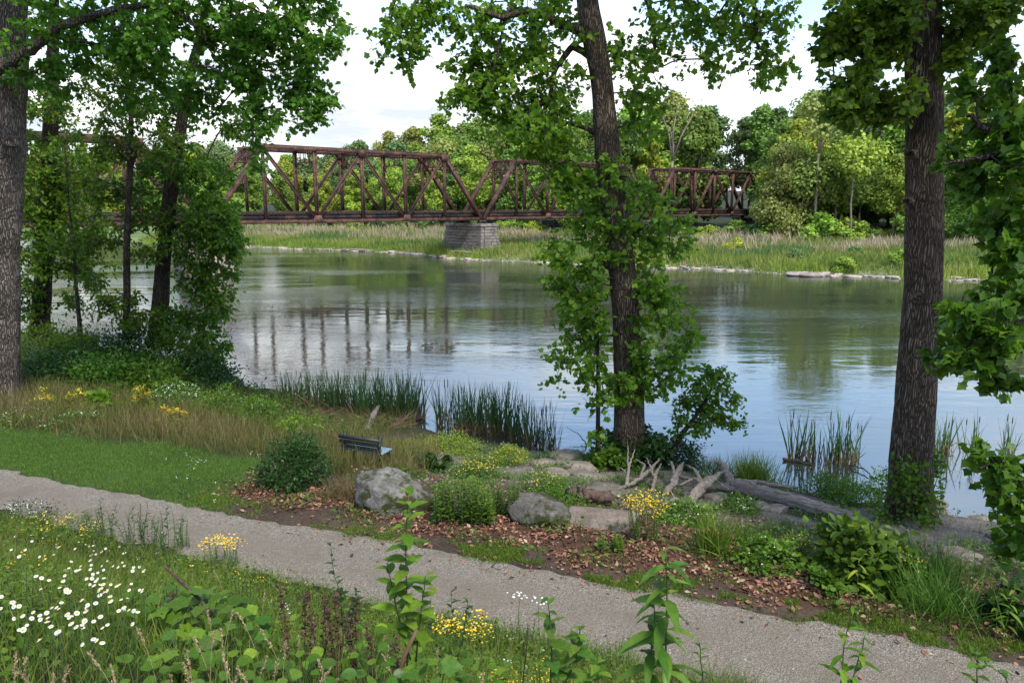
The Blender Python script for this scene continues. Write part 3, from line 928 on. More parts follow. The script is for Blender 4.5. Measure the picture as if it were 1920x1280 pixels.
# two trees that close the line of the track beyond the bridge end
for k_, (u_, w_, H_, pi, l_) in enumerate([(97, 3.5, 17, 4, 'leafy green tree closing the view behind the far end of the bridge'), (106, -3.0, 20, 2, 'taller green tree rising behind the far end of the bridge')]):
    q = BR_O + BR_D*u_ + BR_W*w_; gz = float(far_h(q[0], q[1])); c, t, h, w, shape = PROTO[pi]
    o = thing('broadleaf_tree', l_, 'tree', (q[0], q[1], gz-.3), 'trees of the far bank'); o.scale = (.95, .95, H_/h)
    co = link('crown', c, o, kind='stuff'); co.material_slots[0].link = 'OBJECT'; co.material_slots[0].material = M['far_fresh_green' if k_ == 0 else 'far_mid_green']
    link('trunk', t, o)
# bushes along the foot of the wood
bs = np.linspace(-.60, .72, 44) + rt.normal(0, .006, 44); bs.sort()
for i, b in enumerate(bs):
    x, y = bearing_point(b, 46.5 + rt.uniform(-2.5, 2.0)); gz = float(far_h(x, y))
    ci = int(rt.choice(6, p=[.1, .25, .3, .1, .2, .05]))
    o = tag(link('bush', BUSH[i % 3]), f'low {COLW[ci][1]} bush at the foot of the far trees, number {i+1} from the left', 'bush', 'bushes at the foot of the far wood')
    o['label'] = f'low {COLW[ci][1]} bush at the foot of the far wood, ' + (ORD[i] if i < 22 else ORD[43-i]) + (' from the left' if i < 22 else ' from the right')
    o.location = (x, y, gz-.2); s = rt.uniform(.6, 1.15); o.scale = (s*1.1, s*1.1, s*rt.uniform(.7, 1.1)); o.rotation_euler = (0, 0, rt.random()*6.28)
    o.material_slots[0].link = 'OBJECT'; o.material_slots[0].material = M['far_'+COLW[ci][0]]
# tall pale trunks that stand out of the wood
def bare_tree(b, D, H, r0, fork, label, crown_col, crown_n):
    x, y = bearing_point(b, D); gz = float(far_h(x, y))
    o = thing('tall_tree', label, 'tree', (x, y, gz), 'tall pale trunked trees of the far bank')
    g = Geo(); z = np.linspace(-.5, H*fork, 6)
    wob_ = np.cumsum(rt.normal(0, .12, 6))
    pts = np.stack([wob_+x, 0*z+y, z+gz], -1)
    g.tube(pts, np.linspace(r0, r0*.6, 6), 8)
    tops = []
    for dx, dz in ((-.10, .95), (.17, .93), (.04, 1.0), (-.02, .8)):
        e = np.array([x+dx*H, y+rt.normal(0, .5), gz+dz*H]); mid = (pts[-1]+e)/2 + np.array([-.02*H*np.sign(dx), 0, 0])
        g.tube(np.stack([pts[-1], mid, e]), np.array([r0*.5, r0*.4, r0*.12]), 6); tops.append(e)
    g.build('trunk', M['bark_pale'], o)
    if crown_n:
        g = Geo()
        C = np.array(tops)
        k = rt.integers(0, len(C), crown_n); d = norm(rt.normal(size=(crown_n, 3)))
        P = C[k] + d*(2.9*rt.random((crown_n, 1))**.5)*np.array([1.2, 1.2, .8])
        g.inst(TUFT, P, frames(norm(rt.normal(size=(crown_n, 3))), d+np.array([0, 0, .6])), rt.uniform(.28, .55, crown_n), rt.random(crown_n))
        g.build('crown', M['far_'+crown_col], o, kind='stuff')
bare_tree(.402, 44.5, 22.5, .27, .62, 'tall tree with long bare pinkish trunk forking high above the meadow', 'olive', 1700)
bare_tree(.447, 45, 15.0, .2, .7, 'slim straight grey trunk right of the tall forked tree', 'fresh_green', 1500)
bare_tree(.382, 44.5, 11.5, .16, .7, 'thin pale trunk left of the tall forked tree', 'mid_green', 900)
bare_tree(.208, 66, 25.5, .40, .55, 'pale half bare tree with spreading branches right of the tall bank tree', 'olive', 260)

# ------------------------------------------------------------------ meadow of the far bank
def far_blades(name, n, dlo, dhi, h, w, m_, dens=None, xr=(-75, 85)):
    x = rng.uniform(xr[0], xr[1], n); f = rng.random(n)
    lo_ = dlo(x) if callable(dlo) else dlo; hi_ = dhi(x) if callable(dhi) else dhi
    D = lo_ + (hi_-lo_)*f
    y = np.interp(x, FAR_X, FAR_Y) + 0.7*np.sin(x*0.55) + 0.4*np.sin(x*1.7) + D/.87
    k = np.abs(x/y) < .78
    if dens is not None: k &= rng.random(n) < dens(x, y, D)
    x, y = x[k], y[k]
    P = np.stack([x, y, far_h(x, y)-.05], -1)
    g = Geo(); hh_ = rng.uniform(h[0], h[1], len(P))*(.7+.6*fnoise(x, y, .25, 3)); blades(g, P, hh_, rng.uniform(w[0], w[1], len(P)), BLADE_S, .16, np.clip(.6*fnoise(x, y, .2, 5)+.4*rng.random(len(P)), 0, 1))
    return tag(g.build(name, m_), kind='stuff')
M['reed_dry'] = leaf_mat('reed_dry', [(0, (.28, .23, .14)), (.5, (.44, .36, .25)), (1, (.52, .43, .33))], .25, 1.2, .7)
M['meadow'] = leaf_mat('meadow', [(0, (.10, .17, .035)), (.5, (.17, .235, .05)), (1, (.30, .30, .10))], .3, 1.4, .6)
M['rush'] = leaf_mat('rush', [(0, (.05, .12, .045)), (.6, (.085, .165, .06)), (1, (.12, .2, .065))], .25, 1.4, .6)
M['waterside'] = leaf_mat('waterside', [(0, (.15, .25, .03)), (.5, (.24, .32, .04)), (1, (.34, .37, .07))], .3, 1.4, .6)
far_blades('meadow_grass', 120000, 0.4, 47, (.6, 1.25), (.10, .20), M['meadow'])
far_blades('dry_reeds', 25000, lambda x: np.interp(x, [-60, -12, 0, 60], [7, 9, 16, 20]), 46, (1.1, 2.1), (.05, .11), M['reed_dry'], lambda x, y, d: np.clip((fnoise(x, y, .11, 9)-.25)*2.2, 0.08, 1))
far_blades('green_rushes', 26000, 1.5, 34, (.9, 1.7), (.07, .14), M['rush'], lambda x, y, d: fnoise(x, y, .13, 4) > .60)
far_blades('waterside_grass', 60000, -.1, 12, (.35, .9), (.07, .14), M['waterside'], lambda x, y, d: fnoise(x, y, .16, 6)*1.3 > .35+.04*d)
# single bushes out in the meadow
mb = [(44.16, 96.26, 1), (-10.77, 152.14, 1.58), (-5.21, 133.76, 1.15), (33.35, 88.36, 0.9), (35.61, 80.48, 0.51), (-34.35, 161.82, 1.2), (-11.76, 138.38, 1.33), (42.42, 81.5, 0.83), (31.32, 104.98, 1.17)]
MBL = ['pale rounded bush near the back of the right meadow', 'leafy green bush left of the stone pier', 'green bush growing against the stone pier', 'small green shrub in the right meadow below the dry reeds', 'bright green shrub at the right waterline of the meadow',
       'green shrub among dry reeds under the middle truss span', 'green reeds clump on the spit beside the pier', 'rounded shrub near the right water edge behind the big trunk', 'grey green shrub in the meadow left of the gravel edge']
for i, (q, l_) in enumerate(zip(mb, MBL)):
    o = tag(link('bush', BUSH[i % 3]), l_, 'bush', 'single bushes in the far meadow')
    o.location = (q[0], q[1], q[2]-.1); s = rt.uniform(.28, .42); o.scale = (s*1.2, s*1.2, s); o.rotation_euler = (0, 0, rt.random()*6)
    o.material_slots[0].link = 'OBJECT'; o.material_slots[0].material = M['far_'+['blue_green', 'fresh_green', 'yellow_green'][i % 3]]

# pale rocks along the far waterline
RK = [rock_mesh('rock', (1, .8, .42), 300+i, 2, .25, .5) for i in range(6)]
for me in RK: me.materials.append(M['pale_rock'])
rr = np.random.default_rng(21)
xs = np.concatenate([rr.uniform(-48, -3, 42), rr.uniform(3, 58, 62), rr.uniform(-20, -5, 26)])
xs.sort()
for i, x in enumerate(xs):
    d = rr.uniform(-.5, .6)
    y = float(np.interp(x, FAR_X, FAR_Y) + .7*math.sin(x*.55) + .4*math.sin(x*1.7) + d/.87)
    o = tag(link('rock', RK[i % 6]), None, 'rock', 'pale rocks along the far waterline')
    o['label'] = 'small pale rock ' + ('at the waterline below the middle truss span' if x < -21 else 'in the stony spit beside the square pier' if x < 0 else 'at the waterline right of the square pier' if x < 24 else 'at the waterline of the right meadow' if x < 42 else 'at the far right waterline by the thick trunk')
    s = rr.uniform(.25, .75); o.scale = (s*1.3, s, s*.8); o.location = (x, y, max(0, float(far_h(x, y)))+.04); o.rotation_euler = (0, 0, rr.random()*6)
for q, s, l_ in [((31.03, 80.44, 0.11), 1.5, 'wide flat pale rock at the far waterline left of the stacked slabs'), ((32.19, 79.78, 0.23), 1.6, 'stacked pale slab rock jutting from the far waterline')]:
    o = tag(link('rock', RK[2]), l_, 'rock', 'pale rocks along the far waterline'); o.location = (q[0], q[1], .15); o.scale = (s*1.3, s, s*.7); o.rotation_euler = (0, 0, .4)
g = Geo()
n = 1000; x = rr.uniform(-60, 75, n); d = rr.normal(.2, .35, n); y = np.interp(x, FAR_X, FAR_Y) + .7*np.sin(x*.55) + .4*np.sin(x*1.7) + d/.87
g.inst(PEB, np.stack([x, y, np.maximum(far_h(x, y), 0)+.02], -1), frames(rr.normal(size=(n, 3))*np.array([1, 1, 0.01]), np.array([0, 0, 1.])+.1*rr.normal(size=(n, 3))), rr.uniform(.08, .28, n))
tag(g.build('shore_stones', M['pale_rock']), kind='stuff')
for i, (a, b, l_) in enumerate([((-28.17, 124, 0.38), (-22.34, 121, 0.55), 'long driftwood log lying on the far stony shore under the bridge'), ((-9.29, 109, 1.08), (-4.07, 104, 0.78), 'bleached log on the gravel in front of the stone pier')]):
    a = np.array(a); b = np.array(b); a[2] = float(far_h(a[0], a[1]))+.25; b[2] = float(far_h(b[0], b[1]))+.25
    g = Geo(); g.tube(np.stack([a, (a+b)/2+np.array([0, 0, .12]), b]), np.array([.28, .22, .12]), 8)
    tag(g.build('driftwood_log', M['driftwood'], off=tuple(a), smooth=True), l_, 'log').location = tuple(a)

# ------------------------------------------------------------------ near trees
def trunk_geo(pts, rad, sides=34, step=.14, ridge=.05, seed=0, flare=1.0):
    pts = np.asarray(pts, float); rad = np.asarray(rad, float)
    s = np.concatenate([[0], np.cumsum(np.linalg.norm(np.diff(pts, axis=0), axis=1))])
    n = max(6, int(s[-1]/step)); u = np.linspace(0, s[-1], n)
    # smooth the polyline a little
    P = np.stack([np.interp(u, s, pts[:, i]) for i in range(3)], -1)
    k = max(3, int(.9/step)) | 1
    ker = np.hanning(k+2)[1:-1]; ker /= ker.sum()
    Pp = np.pad(P, ((k//2, k//2), (0, 0)), 'edge')
    P = np.stack([np.convolve(Pp[:, i], ker, 'valid') for i in range(3)], -1)
    Rr = np.interp(u, s, rad)
    wob = np.ones((n, sides))
    ang = np.arange(sides)/sides*6.283
    for i in range(n):
        for j in range(sides):
            c, d = math.cos(ang[j]), math.sin(ang[j])
            big = mnoise.noise((c*1.2+seed, d*1.2, u[i]*.7))*.10
            rg = abs(mnoise.noise((c*5+seed, d*5, u[i]*1.1)))*ridge*2
            root = flare*math.exp(-u[i]/.45)*(.35+.28*math.cos(5*ang[j]+seed))
            wob[i, j] = 1 + big - rg + root
    g = Geo(); g.tube(P, Rr, sides, wob=wob)
    return g, P, Rr

def branch_net(root_pts, clumps, lam=.25, sag=.10, r1=.0085, rmax=.13):
    """joins every clump of foliage to the nearest wood already grown; returns branch paths with radii"""
    nodes = [np.asarray(p) for p in root_pts]; par = [-1]*len(nodes); nroot = len(nodes)
    d0 = np.min(np.linalg.norm(clumps[:, None]-np.array(nodes)[None], axis=2), axis=1)
    paths = []; w = [0.0]*len(nodes)
    for ci in np.argsort(d0):
        c = clumps[ci]; A = np.array(nodes)
        dv = c[None]-A
        cost = np.linalg.norm(dv, axis=1) + lam*np.maximum(0, -dv[:, 2]) + np.where(np.arange(len(A)) < nroot, 0.0, .15)
        b = int(np.argmin(cost)); p = A[b]; D = np.linalg.norm(c-p)
        mid = (p+c)/2 + np.array([0, 0, sag*D]) + rng.normal(0, .07*D, 3)
        m = max(3, int(D/.35)+2); u = np.linspace(0, 1, m)[:, None]
        pts = (1-u)**2*p + 2*u*(1-u)*mid + u*u*c
        ids = [b]; prev = b
        for q in pts[1:]:
            nodes.append(q); par.append(prev); w.append(0.0); prev = len(nodes)-1; ids.append(prev)
        w[prev] += 1
        paths.append(ids)
    for i in range(len(nodes)-1, nroot-1, -1):
        if par[i] >= 0: w[par[i]] += w[i]
    nodes = np.array(nodes); w = np.array(w)
    res = []
    for ids in paths:
        rad = np.minimum(r1*np.sqrt(np.maximum(w[ids], 1))*1.0, rmax)
        rad[0] = rad[1]
        res.append((nodes[ids], np.maximum.accumulate(rad[::-1])[::-1]))
    return res

def ell(E_):
    x, y, z, rx, ry, rz, n = E_
    n = int(n); d = rdirs(n)*(rng.random((n, 1))**(1/2.6))
    return np.array([x, y, z]) + d*np.array([rx, ry, rz])

def sprays(clumps, r, n_tw, n_lf, droop=.25, centre=None):
    """leaf positions and growing directions on small twigs round each clump; also the twigs"""
    nc = len(clumps)
    d = norm(rng.normal(size=(nc, n_tw, 3))*np.array([1, 1, .7]) + np.array([0, 0, -droop]))
    L = r*rng.uniform(.55, 1.15, (nc, n_tw, 1))
    a = np.repeat(clumps[:, None], n_tw, 1); e = a + d*L + np.array([0, 0, -.12*r])
    u = rng.uniform(.12, 1.05, (nc, n_tw, n_lf, 1))
    P = a[:, :, None]*(1-u) + e[:, :, None]*u + rng.normal(size=(nc, n_tw, n_lf, 3))*.10*r
    y = norm(d[:, :, None]*.7 + rng.normal(size=P.shape)*.7 + np.array([0, 0, -.25]))
    return P.reshape(-1, 3), y.reshape(-1, 3), a.reshape(-1, 3), e.reshape(-1, 3)

def near_tree(name, label, cat, trunk, rad, blobs, leafm, barkm, leafT=LOBED, lsize=(.12, .2), clump_r=.48, n_tw=6, n_lf=7, group=None, seed=0,
              trunk_sides=34, flare=.8, big_leaves=0, r1=.0085, droop=.25, extra_blobs=(), extra_size=(.3, .45), sag=.1, limbs=(), net_from=0, up=.75, rmax=.13):
    trunk = np.asarray(trunk, float)
    base = (trunk[0][0], trunk[0][1], float(max(near_h(trunk[0][0], trunk[0][1]), 0)))
    o = thing(name, label, cat, base, group)
    tg, TP, TR = trunk_geo(trunk, rad, trunk_sides, seed=seed, flare=flare)
    tg.build('trunk', barkm, o, smooth=True)
    roots = [p for p in TP[::3]][net_from:]
    limb_geo = []
    for lp, lr in limbs:                     # limbs whose course the photograph shows
        lp = np.asarray(lp, float)
        s = np.linspace(0, len(lp)-1, len(lp)*5); P = np.stack([np.interp(s, range(len(lp)), lp[:, i]) for i in range(3)], -1)
        P = P + rng.normal(0, .012, P.shape)
        g = Geo(); g.tube(P, np.interp(s, [0, len(lp)-1], lr), 10, wob=1+.12*rng.normal(size=(len(P), 10)))
        g.build('branch', barkm, o, smooth=True)
        roots += list(P[4:])
    C = np.concatenate([ell(b) for b in blobs])
    net = branch_net(roots, C, r1=r1, sag=sag, rmax=rmax)
    tw = Geo()
    big = sorted(net, key=lambda q: -q[1][0])[:8]
    for pts, rr_ in net:
        if any(pts is b[0] for b in big) and rr_[0] > .025:
            g = Geo(); g.tube(pts, rr_, 8, wob=1+.1*rng.normal(size=(len(pts), 8))); g.build('branch', barkm, o, smooth=True)
        else:
            tw.tube(pts, rr_, 5 if rr_[0] > .02 else 4, cap=False)
    P, y, a, e = sprays(C, clump_r, n_tw, n_lf, droop)
    for i in range(0, len(a)):
        if i % 2 == 0: tw.tube(np.stack([a[i], (a[i]+e[i])/2+np.array([0, 0, .03]), e[i]]), np.array([.006, .005, .003]), 3, cap=False)
    tw.build('twigs', M['twig'], o, kind='stuff')
    hint = norm(np.array([0, 0, up]) + rng.normal(size=P.shape)*.62)
    S = rng.uniform(lsize[0], lsize[1], len(P)); Rr = frames(y, hint); rnd = np.clip(rng.random(len(P))*.8 + .2*np.repeat(rng.random(len(C)), n_tw*n_lf), 0, 1)
    keep = np.ones(len(P), bool)
    if big_leaves:                           # the leaves one could pick out singly
        score = S*1.5 - .05*np.linalg.norm(P-np.array([0, 0, 7.4]), axis=1) + rng.normal(0, .02, len(P))
        idx = np.argsort(-score)[:big_leaves]
        keep[idx] = False
        protos = []
        for q in (.15, .5, .85):
            g1 = Geo(); g1.inst(leafT, np.zeros((1, 3)), np.eye(3)[None], np.ones(1), np.array([q])); me = g1.mesh('leaf'); me.materials.append(leafm); protos.append(me)
        for i in idx:
            lo_ = link('leaf', protos[int(min(2, rnd[i]*3))], o)
            Mx = Matrix(Rr[i].tolist()).to_4x4(); Mx.translation = Vector(P[i] - np.array(base))
            lo_.matrix_local = Mx @ Matrix.Scale(float(S[i]), 4)
    g = Geo(); g.inst(leafT, P[keep], Rr[keep], S[keep], rnd[keep])
    if len(extra_blobs):
        C2 = np.concatenate([ell(b) for b in extra_blobs])
        P2, y2, _, _ = sprays(C2, clump_r*2.2, 7, 7, droop)
        g.inst(LOBED, P2, frames(y2, norm(np.array([0, 0, 1.]) + rng.normal(size=P2.shape)*.6)), rng.uniform(extra_size[0], extra_size[1], len(P2)), rng.random(len(P2)))
    g.build('crown', leafm, o, kind='stuff')
    return o

def knot(o, c, r, nrm, barkm):
    c = np.array(c); n_ = norm(np.array(nrm, float)); a = norm(np.cross(n_, [0, 0, 1.])); b = np.cross(n_, a)
    g = Geo(); A = np.linspace(0, 6.283, 15)[:-1]
    rings = []
    for rr_, dz in ((1.35, -.10), (1.1, .03), (.85, .05), (.6, .0), (.0, -.02)):
        k = 1+.12*np.sin(3*A+1)
        rings.append(c + np.cos(A)[:, None]*a*rr_*r*k[:, None] + np.sin(A)[:, None]*b*rr_*r*.8*k[:, None] + n_*dz)
    v = np.concatenate(rings); f = []
    for i in range(4):
        for j in range(14): f.append((i*14+j, i*14+(j+1) % 14, (i+1)*14+(j+1) % 14, (i+1)*14+j))
    g.poly(v, f); g.build('knot', barkm, o, smooth=True)

# the tall tree in the middle
ct = near_tree('sycamore_tree', 'tall brown trunked tree with leafy shoots all down its trunk, mid bank', 'tree',
    [(3.31, 20.2, -0.37), (3.28, 20.2, 1.28), (3.24, 20.2, 2.82), (3.08, 20.2, 4.9), (2.86, 20.2, 6.48), (2.53, 20.2, 8.57), (2.32, 20.2, 10.59), (1.94, 20.2, 12.27), (1.8, 20.2, 14.03), (1.67, 20.2, 16.21), (1.67, 20.3, 18.35)],
    [.46, .44, .40, .37, .36, .335, .30, .28, .26, .2, .1],
    [(-2.7, 19.5, 11.48, 0.56, 0.8, 0.91, 17), (-2.28, 20, 12.29, 1.21, 1, 0.46, 17), (-0.81, 20, 11.2, 0.86, 1.4, 1.21, 33), (-1.23, 20, 10.1, 0.54, 0.7, 0.31, 9), (0.34, 20, 10.29, 1.43, 1.5, 1.57, 66), (0.55, 20.5, 12.09, 1.61, 1.5, 0.81, 37),
     (0.62, 20, 9.03, 0.89, 1.2, 0.6, 22), (1.35, 20.5, 8.59, 0.53, 1, 0.97, 15), (3.27, 20.5, 11.17, 1.1, 1.5, 1.54, 35), (3.53, 20.5, 9.62, 0.73, 1, 0.53, 9), (5.65, 20, 12.04, 1.5, 1.5, 0.64, 30), (6.5, 20, 11.33, 0.79, 1, 0.69, 15),
     (4.91, 19.5, 10.79, 0.36, 0.6, 0.31, 5), (4.34, 20.5, 12.35, 0.81, 1.2, 0.53, 11),
     (2.86, 20.3, 7.26, 1.52, 1.5, 1.38, 45), (2.16, 20, 8.16, 0.86, 1.2, 0.64, 12), (3.8, 20.3, 6.91, 1.04, 1.2, 0.87, 18), (1.34, 19.8, 6.22, 0.59, 0.8, 0.45, 8), (3.78, 20, 5.72, 0.93, 1.2, 0.74, 15), (2.01, 20, 5.14, 0.89, 1.2, 0.6, 13),
     (1.74, 20, 3.61, 0.86, 1.1, 0.64, 17), (4.12, 20, 4.34, 0.71, 1.1, 0.74, 12), (4.55, 20.1, 2.99, 0.63, 0.8, 0.69, 9), (4.82, 20.1, 3.74, 0.32, 0.6, 0.43, 4), (2.42, 20, 2.64, 1.31, 1.1, 0.71, 18), (4.02, 20, 2.86, 0.83, 1.1, 0.79, 15), (3.36, 19.7, 3.81, 0.28, 0.4, 0.84, 4), (2.02, 20, 4.49, 0.86, 0.9, 0.31, 6), (1.42, 19.9, 5.51, 0.6, 0.8, 0.71, 9), (4.2, 20.2, 5.12, 0.69, 0.9, 0.58, 9), (2.51, 19.7, 6.78, 0.56, 0.5, 0.84, 8)],
    M['leaf_fresh'], M['bark_brown'], lsize=(.08, .19), clump_r=.50, n_tw=6, n_lf=6, seed=3, big_leaves=260, flare=.8,
    limbs=[([(1.88, 20.2, 11.73), (1.35, 20, 11.87), (0.8, 19.8, 12.08), (0.33, 19.6, 12.13), (-0.26, 19.5, 11.92), (-1.04, 19.4, 12.2)], [.13, .05]),
           ([(2.09, 20.2, 11.11), (1.6, 20.5, 11.5), (1.12, 20.6, 10.92), (0.98, 20.5, 10.1), (0.35, 20.2, 9.86), (-0.14, 20, 9.44)], [.10, .03]),
           ([(2.37, 20.2, 9.25), (1.69, 20.4, 9.48), (1.19, 20.4, 9.61), (0.98, 20.4, 10.08)], [.07, .03]),
           ([(-0.07, 19.6, 12.19), (-0.2, 19.6, 11.82), (-0.33, 19.5, 11.17), (-0.51, 19.5, 10.63)], [.06, .02]),
           ([(1.88, 20.2, 13.28), (2.93, 20, 13.23), (3.39, 19.8, 12.36), (3.58, 19.8, 11.74), (3.57, 19.8, 11.17), (3.84, 19.8, 10.85)], [.10, .025]),
           ([(1.86, 20.2, 13.03), (3.86, 20, 13.23), (5.83, 19.8, 12.67), (6.2, 19.8, 11.99), (6.05, 19.8, 11.48)], [.11, .03]),
           ([(1.81, 20.2, 13.53), (-0.13, 20, 13.6), (-2.09, 19.6, 12.74), (-2.63, 19.5, 11.86)], [.11, .03])],
    extra_blobs=[(1.9, 21, 16.92, 6.3, 4, 3.45, 62)])
knot(ct, (2.5, 19.83, 5.87), .16, (-.5, -.85, 0), M['bark_brown'])

# the thick dark trunk on the right
rtr = near_tree('oak_tree', 'tall tree with thick straight furrowed trunk at the water edge on the right', 'tree',
    [(9.02, 16, 0.22), (8.98, 16, 0.93), (8.92, 16, 2.56), (8.88, 16, 4.37), (8.82, 16, 6.11), (8.6, 16, 8.33), (8.43, 16, 9.92), (8.28, 16, 11.46), (8.14, 16, 13.04), (7.98, 16, 15.3)],
    [.49, .47, .425, .40, .385, .365, .345, .335, .31, .22],
    [(6.9, 15.6, 10.77, 0.72, 1.1, 0.69, 38), (6.79, 15.4, 9.68, 0.46, 0.8, 0.46, 16), (6.62, 15.3, 9.26, 0.27, 0.6, 0.17, 5), (7.37, 15.2, 10.87, 0.43, 0.6, 0.49, 15), (9.08, 15.6, 11.02, 0.69, 1.1, 0.56, 25), (8.79, 15.5, 10.25, 0.29, 0.8, 0.29, 6), (7.2, 15.4, 9.17, 0.2, 0.5, 0.15, 4), (7.54, 15.3, 9.56, 0.2, 0.5, 0.44, 6)],
    M['leaf_dark'], M['bark_brown'], lsize=(.08, .18), clump_r=.42, n_tw=7, n_lf=9, seed=9, flare=.8, trunk_sides=44,
    limbs=[([(8.06, 15.9, 10.22), (7.74, 15.6, 10.42), (7.63, 15.5, 10.84), (7.13, 15.4, 11.21)], [.06, .02]), ([(7.99, 15.8, 10.3), (7.37, 15.5, 10.2), (7.08, 15.4, 10.03), (6.95, 15.4, 9.68)], [.06, .02]),
           ([(8.59, 15.9, 10.83), (8.89, 15.7, 10.91), (9.33, 15.6, 11.16)], [.07, .03])],
    extra_blobs=[(8.05, 16, 14.66, 4.8, 4, 2.74, 50)])
knot(rtr, (8.53, 15.62, 5.46), .11, (-.1, -1, 0), M['bark_brown'])
knot(rtr, (8.14, 15.68, 8.42), .10, (-.8, -.7, 0), M['bark_brown'])
knot(rtr, (8.18, 15.7, 7.48), .08, (-.8, -.7, 0), M['bark_brown'])

# maple whose boughs reach in from the right edge
mp_ = near_tree('maple_tree', 'maple at the right edge whose leafy boughs hang into view over the water', 'tree',
    [(11.6, 11.2, float(near_h(11.6, 11.2))-.3), (11.5, 11.4, 3.5), (11.3, 11.7, 6.5), (11.2, 11.9, 9.5), (11.2, 12, 13), (11.2, 12, 15.5)], [.34, .3, .27, .24, .17, .08],
    [(7.74, 12.5, 9.25, 0.38, 1.2, 0.45, 9), (7.69, 12.3, 8.57, 0.37, 1, 0.32, 9), (7.7, 12, 7.85, 0.38, 1.3, 0.51, 18), (7.65, 11.8, 7.07, 0.29, 1, 0.35, 12), (7.64, 11.5, 6.55, 0.18, 1, 0.28, 7), (6.95, 10.8, 5.67, 0.58, 1, 0.37, 17), (6.45, 10.6, 5.27, 0.3, 0.5, 0.15, 5),
     (7.39, 11, 6.08, 0.2, 1, 0.47, 6), (7.04, 10.5, 5.29, 0.28, 0.6, 0.23, 6), (6.97, 10.2, 3.72, 0.38, 0.7, 0.17, 7), (7.22, 10.2, 3.11, 0.16, 0.6, 0.36, 6), (7.23, 10, 2.55, 0.11, 0.5, 0.21, 3), (8.32, 13, 9.96, 0.23, 0.8, 0.37, 5), (7.31, 12.3, 8.12, 0.16, 0.8, 0.26, 3), (7.15, 10.6, 4.84, 0.23, 0.6, 0.19, 3)],
    M['leaf_dark'], M['bark_dark'], lsize=(.11, .19), clump_r=.30, n_tw=6, n_lf=7, seed=12, big_leaves=280, flare=.6, r1=.0075,
    limbs=[([(11.3, 11.7, 6.2), (8.09, 12, 8.46), (7.77, 12, 8.36), (7.38, 12, 8.54), (7.12, 12.1, 8.79)], [.10, .03]), ([(8.05, 12, 8.4), (7.6, 11.9, 8.21), (7.12, 11.9, 8.09), (6.71, 11.9, 8.03)], [.08, .02]),
           ([(11.4, 11.5, 4.5), (7.85, 11.2, 5.69), (7.11, 10.8, 5.67), (6.48, 10.6, 5.35)], [.07, .015]), ([(11.5, 11.3, 3.0), (7.5, 10.3, 3.88), (7.09, 10.2, 3.82), (6.65, 10.2, 3.68)], [.05, .012]),
           ([(7.79, 11.8, 7.44), (7.64, 11.8, 6.95), (7.63, 11.8, 6.53), (7.52, 11.8, 6.2), (7.2, 11.8, 6.03)], [.035, .008])],
    extra_blobs=[(11.5, 11.5, 13.5, 4.5, 3.5, 2.6, 40), (11.8, 9.5, 10.5, 3, 2.5, 2.5, 16)])

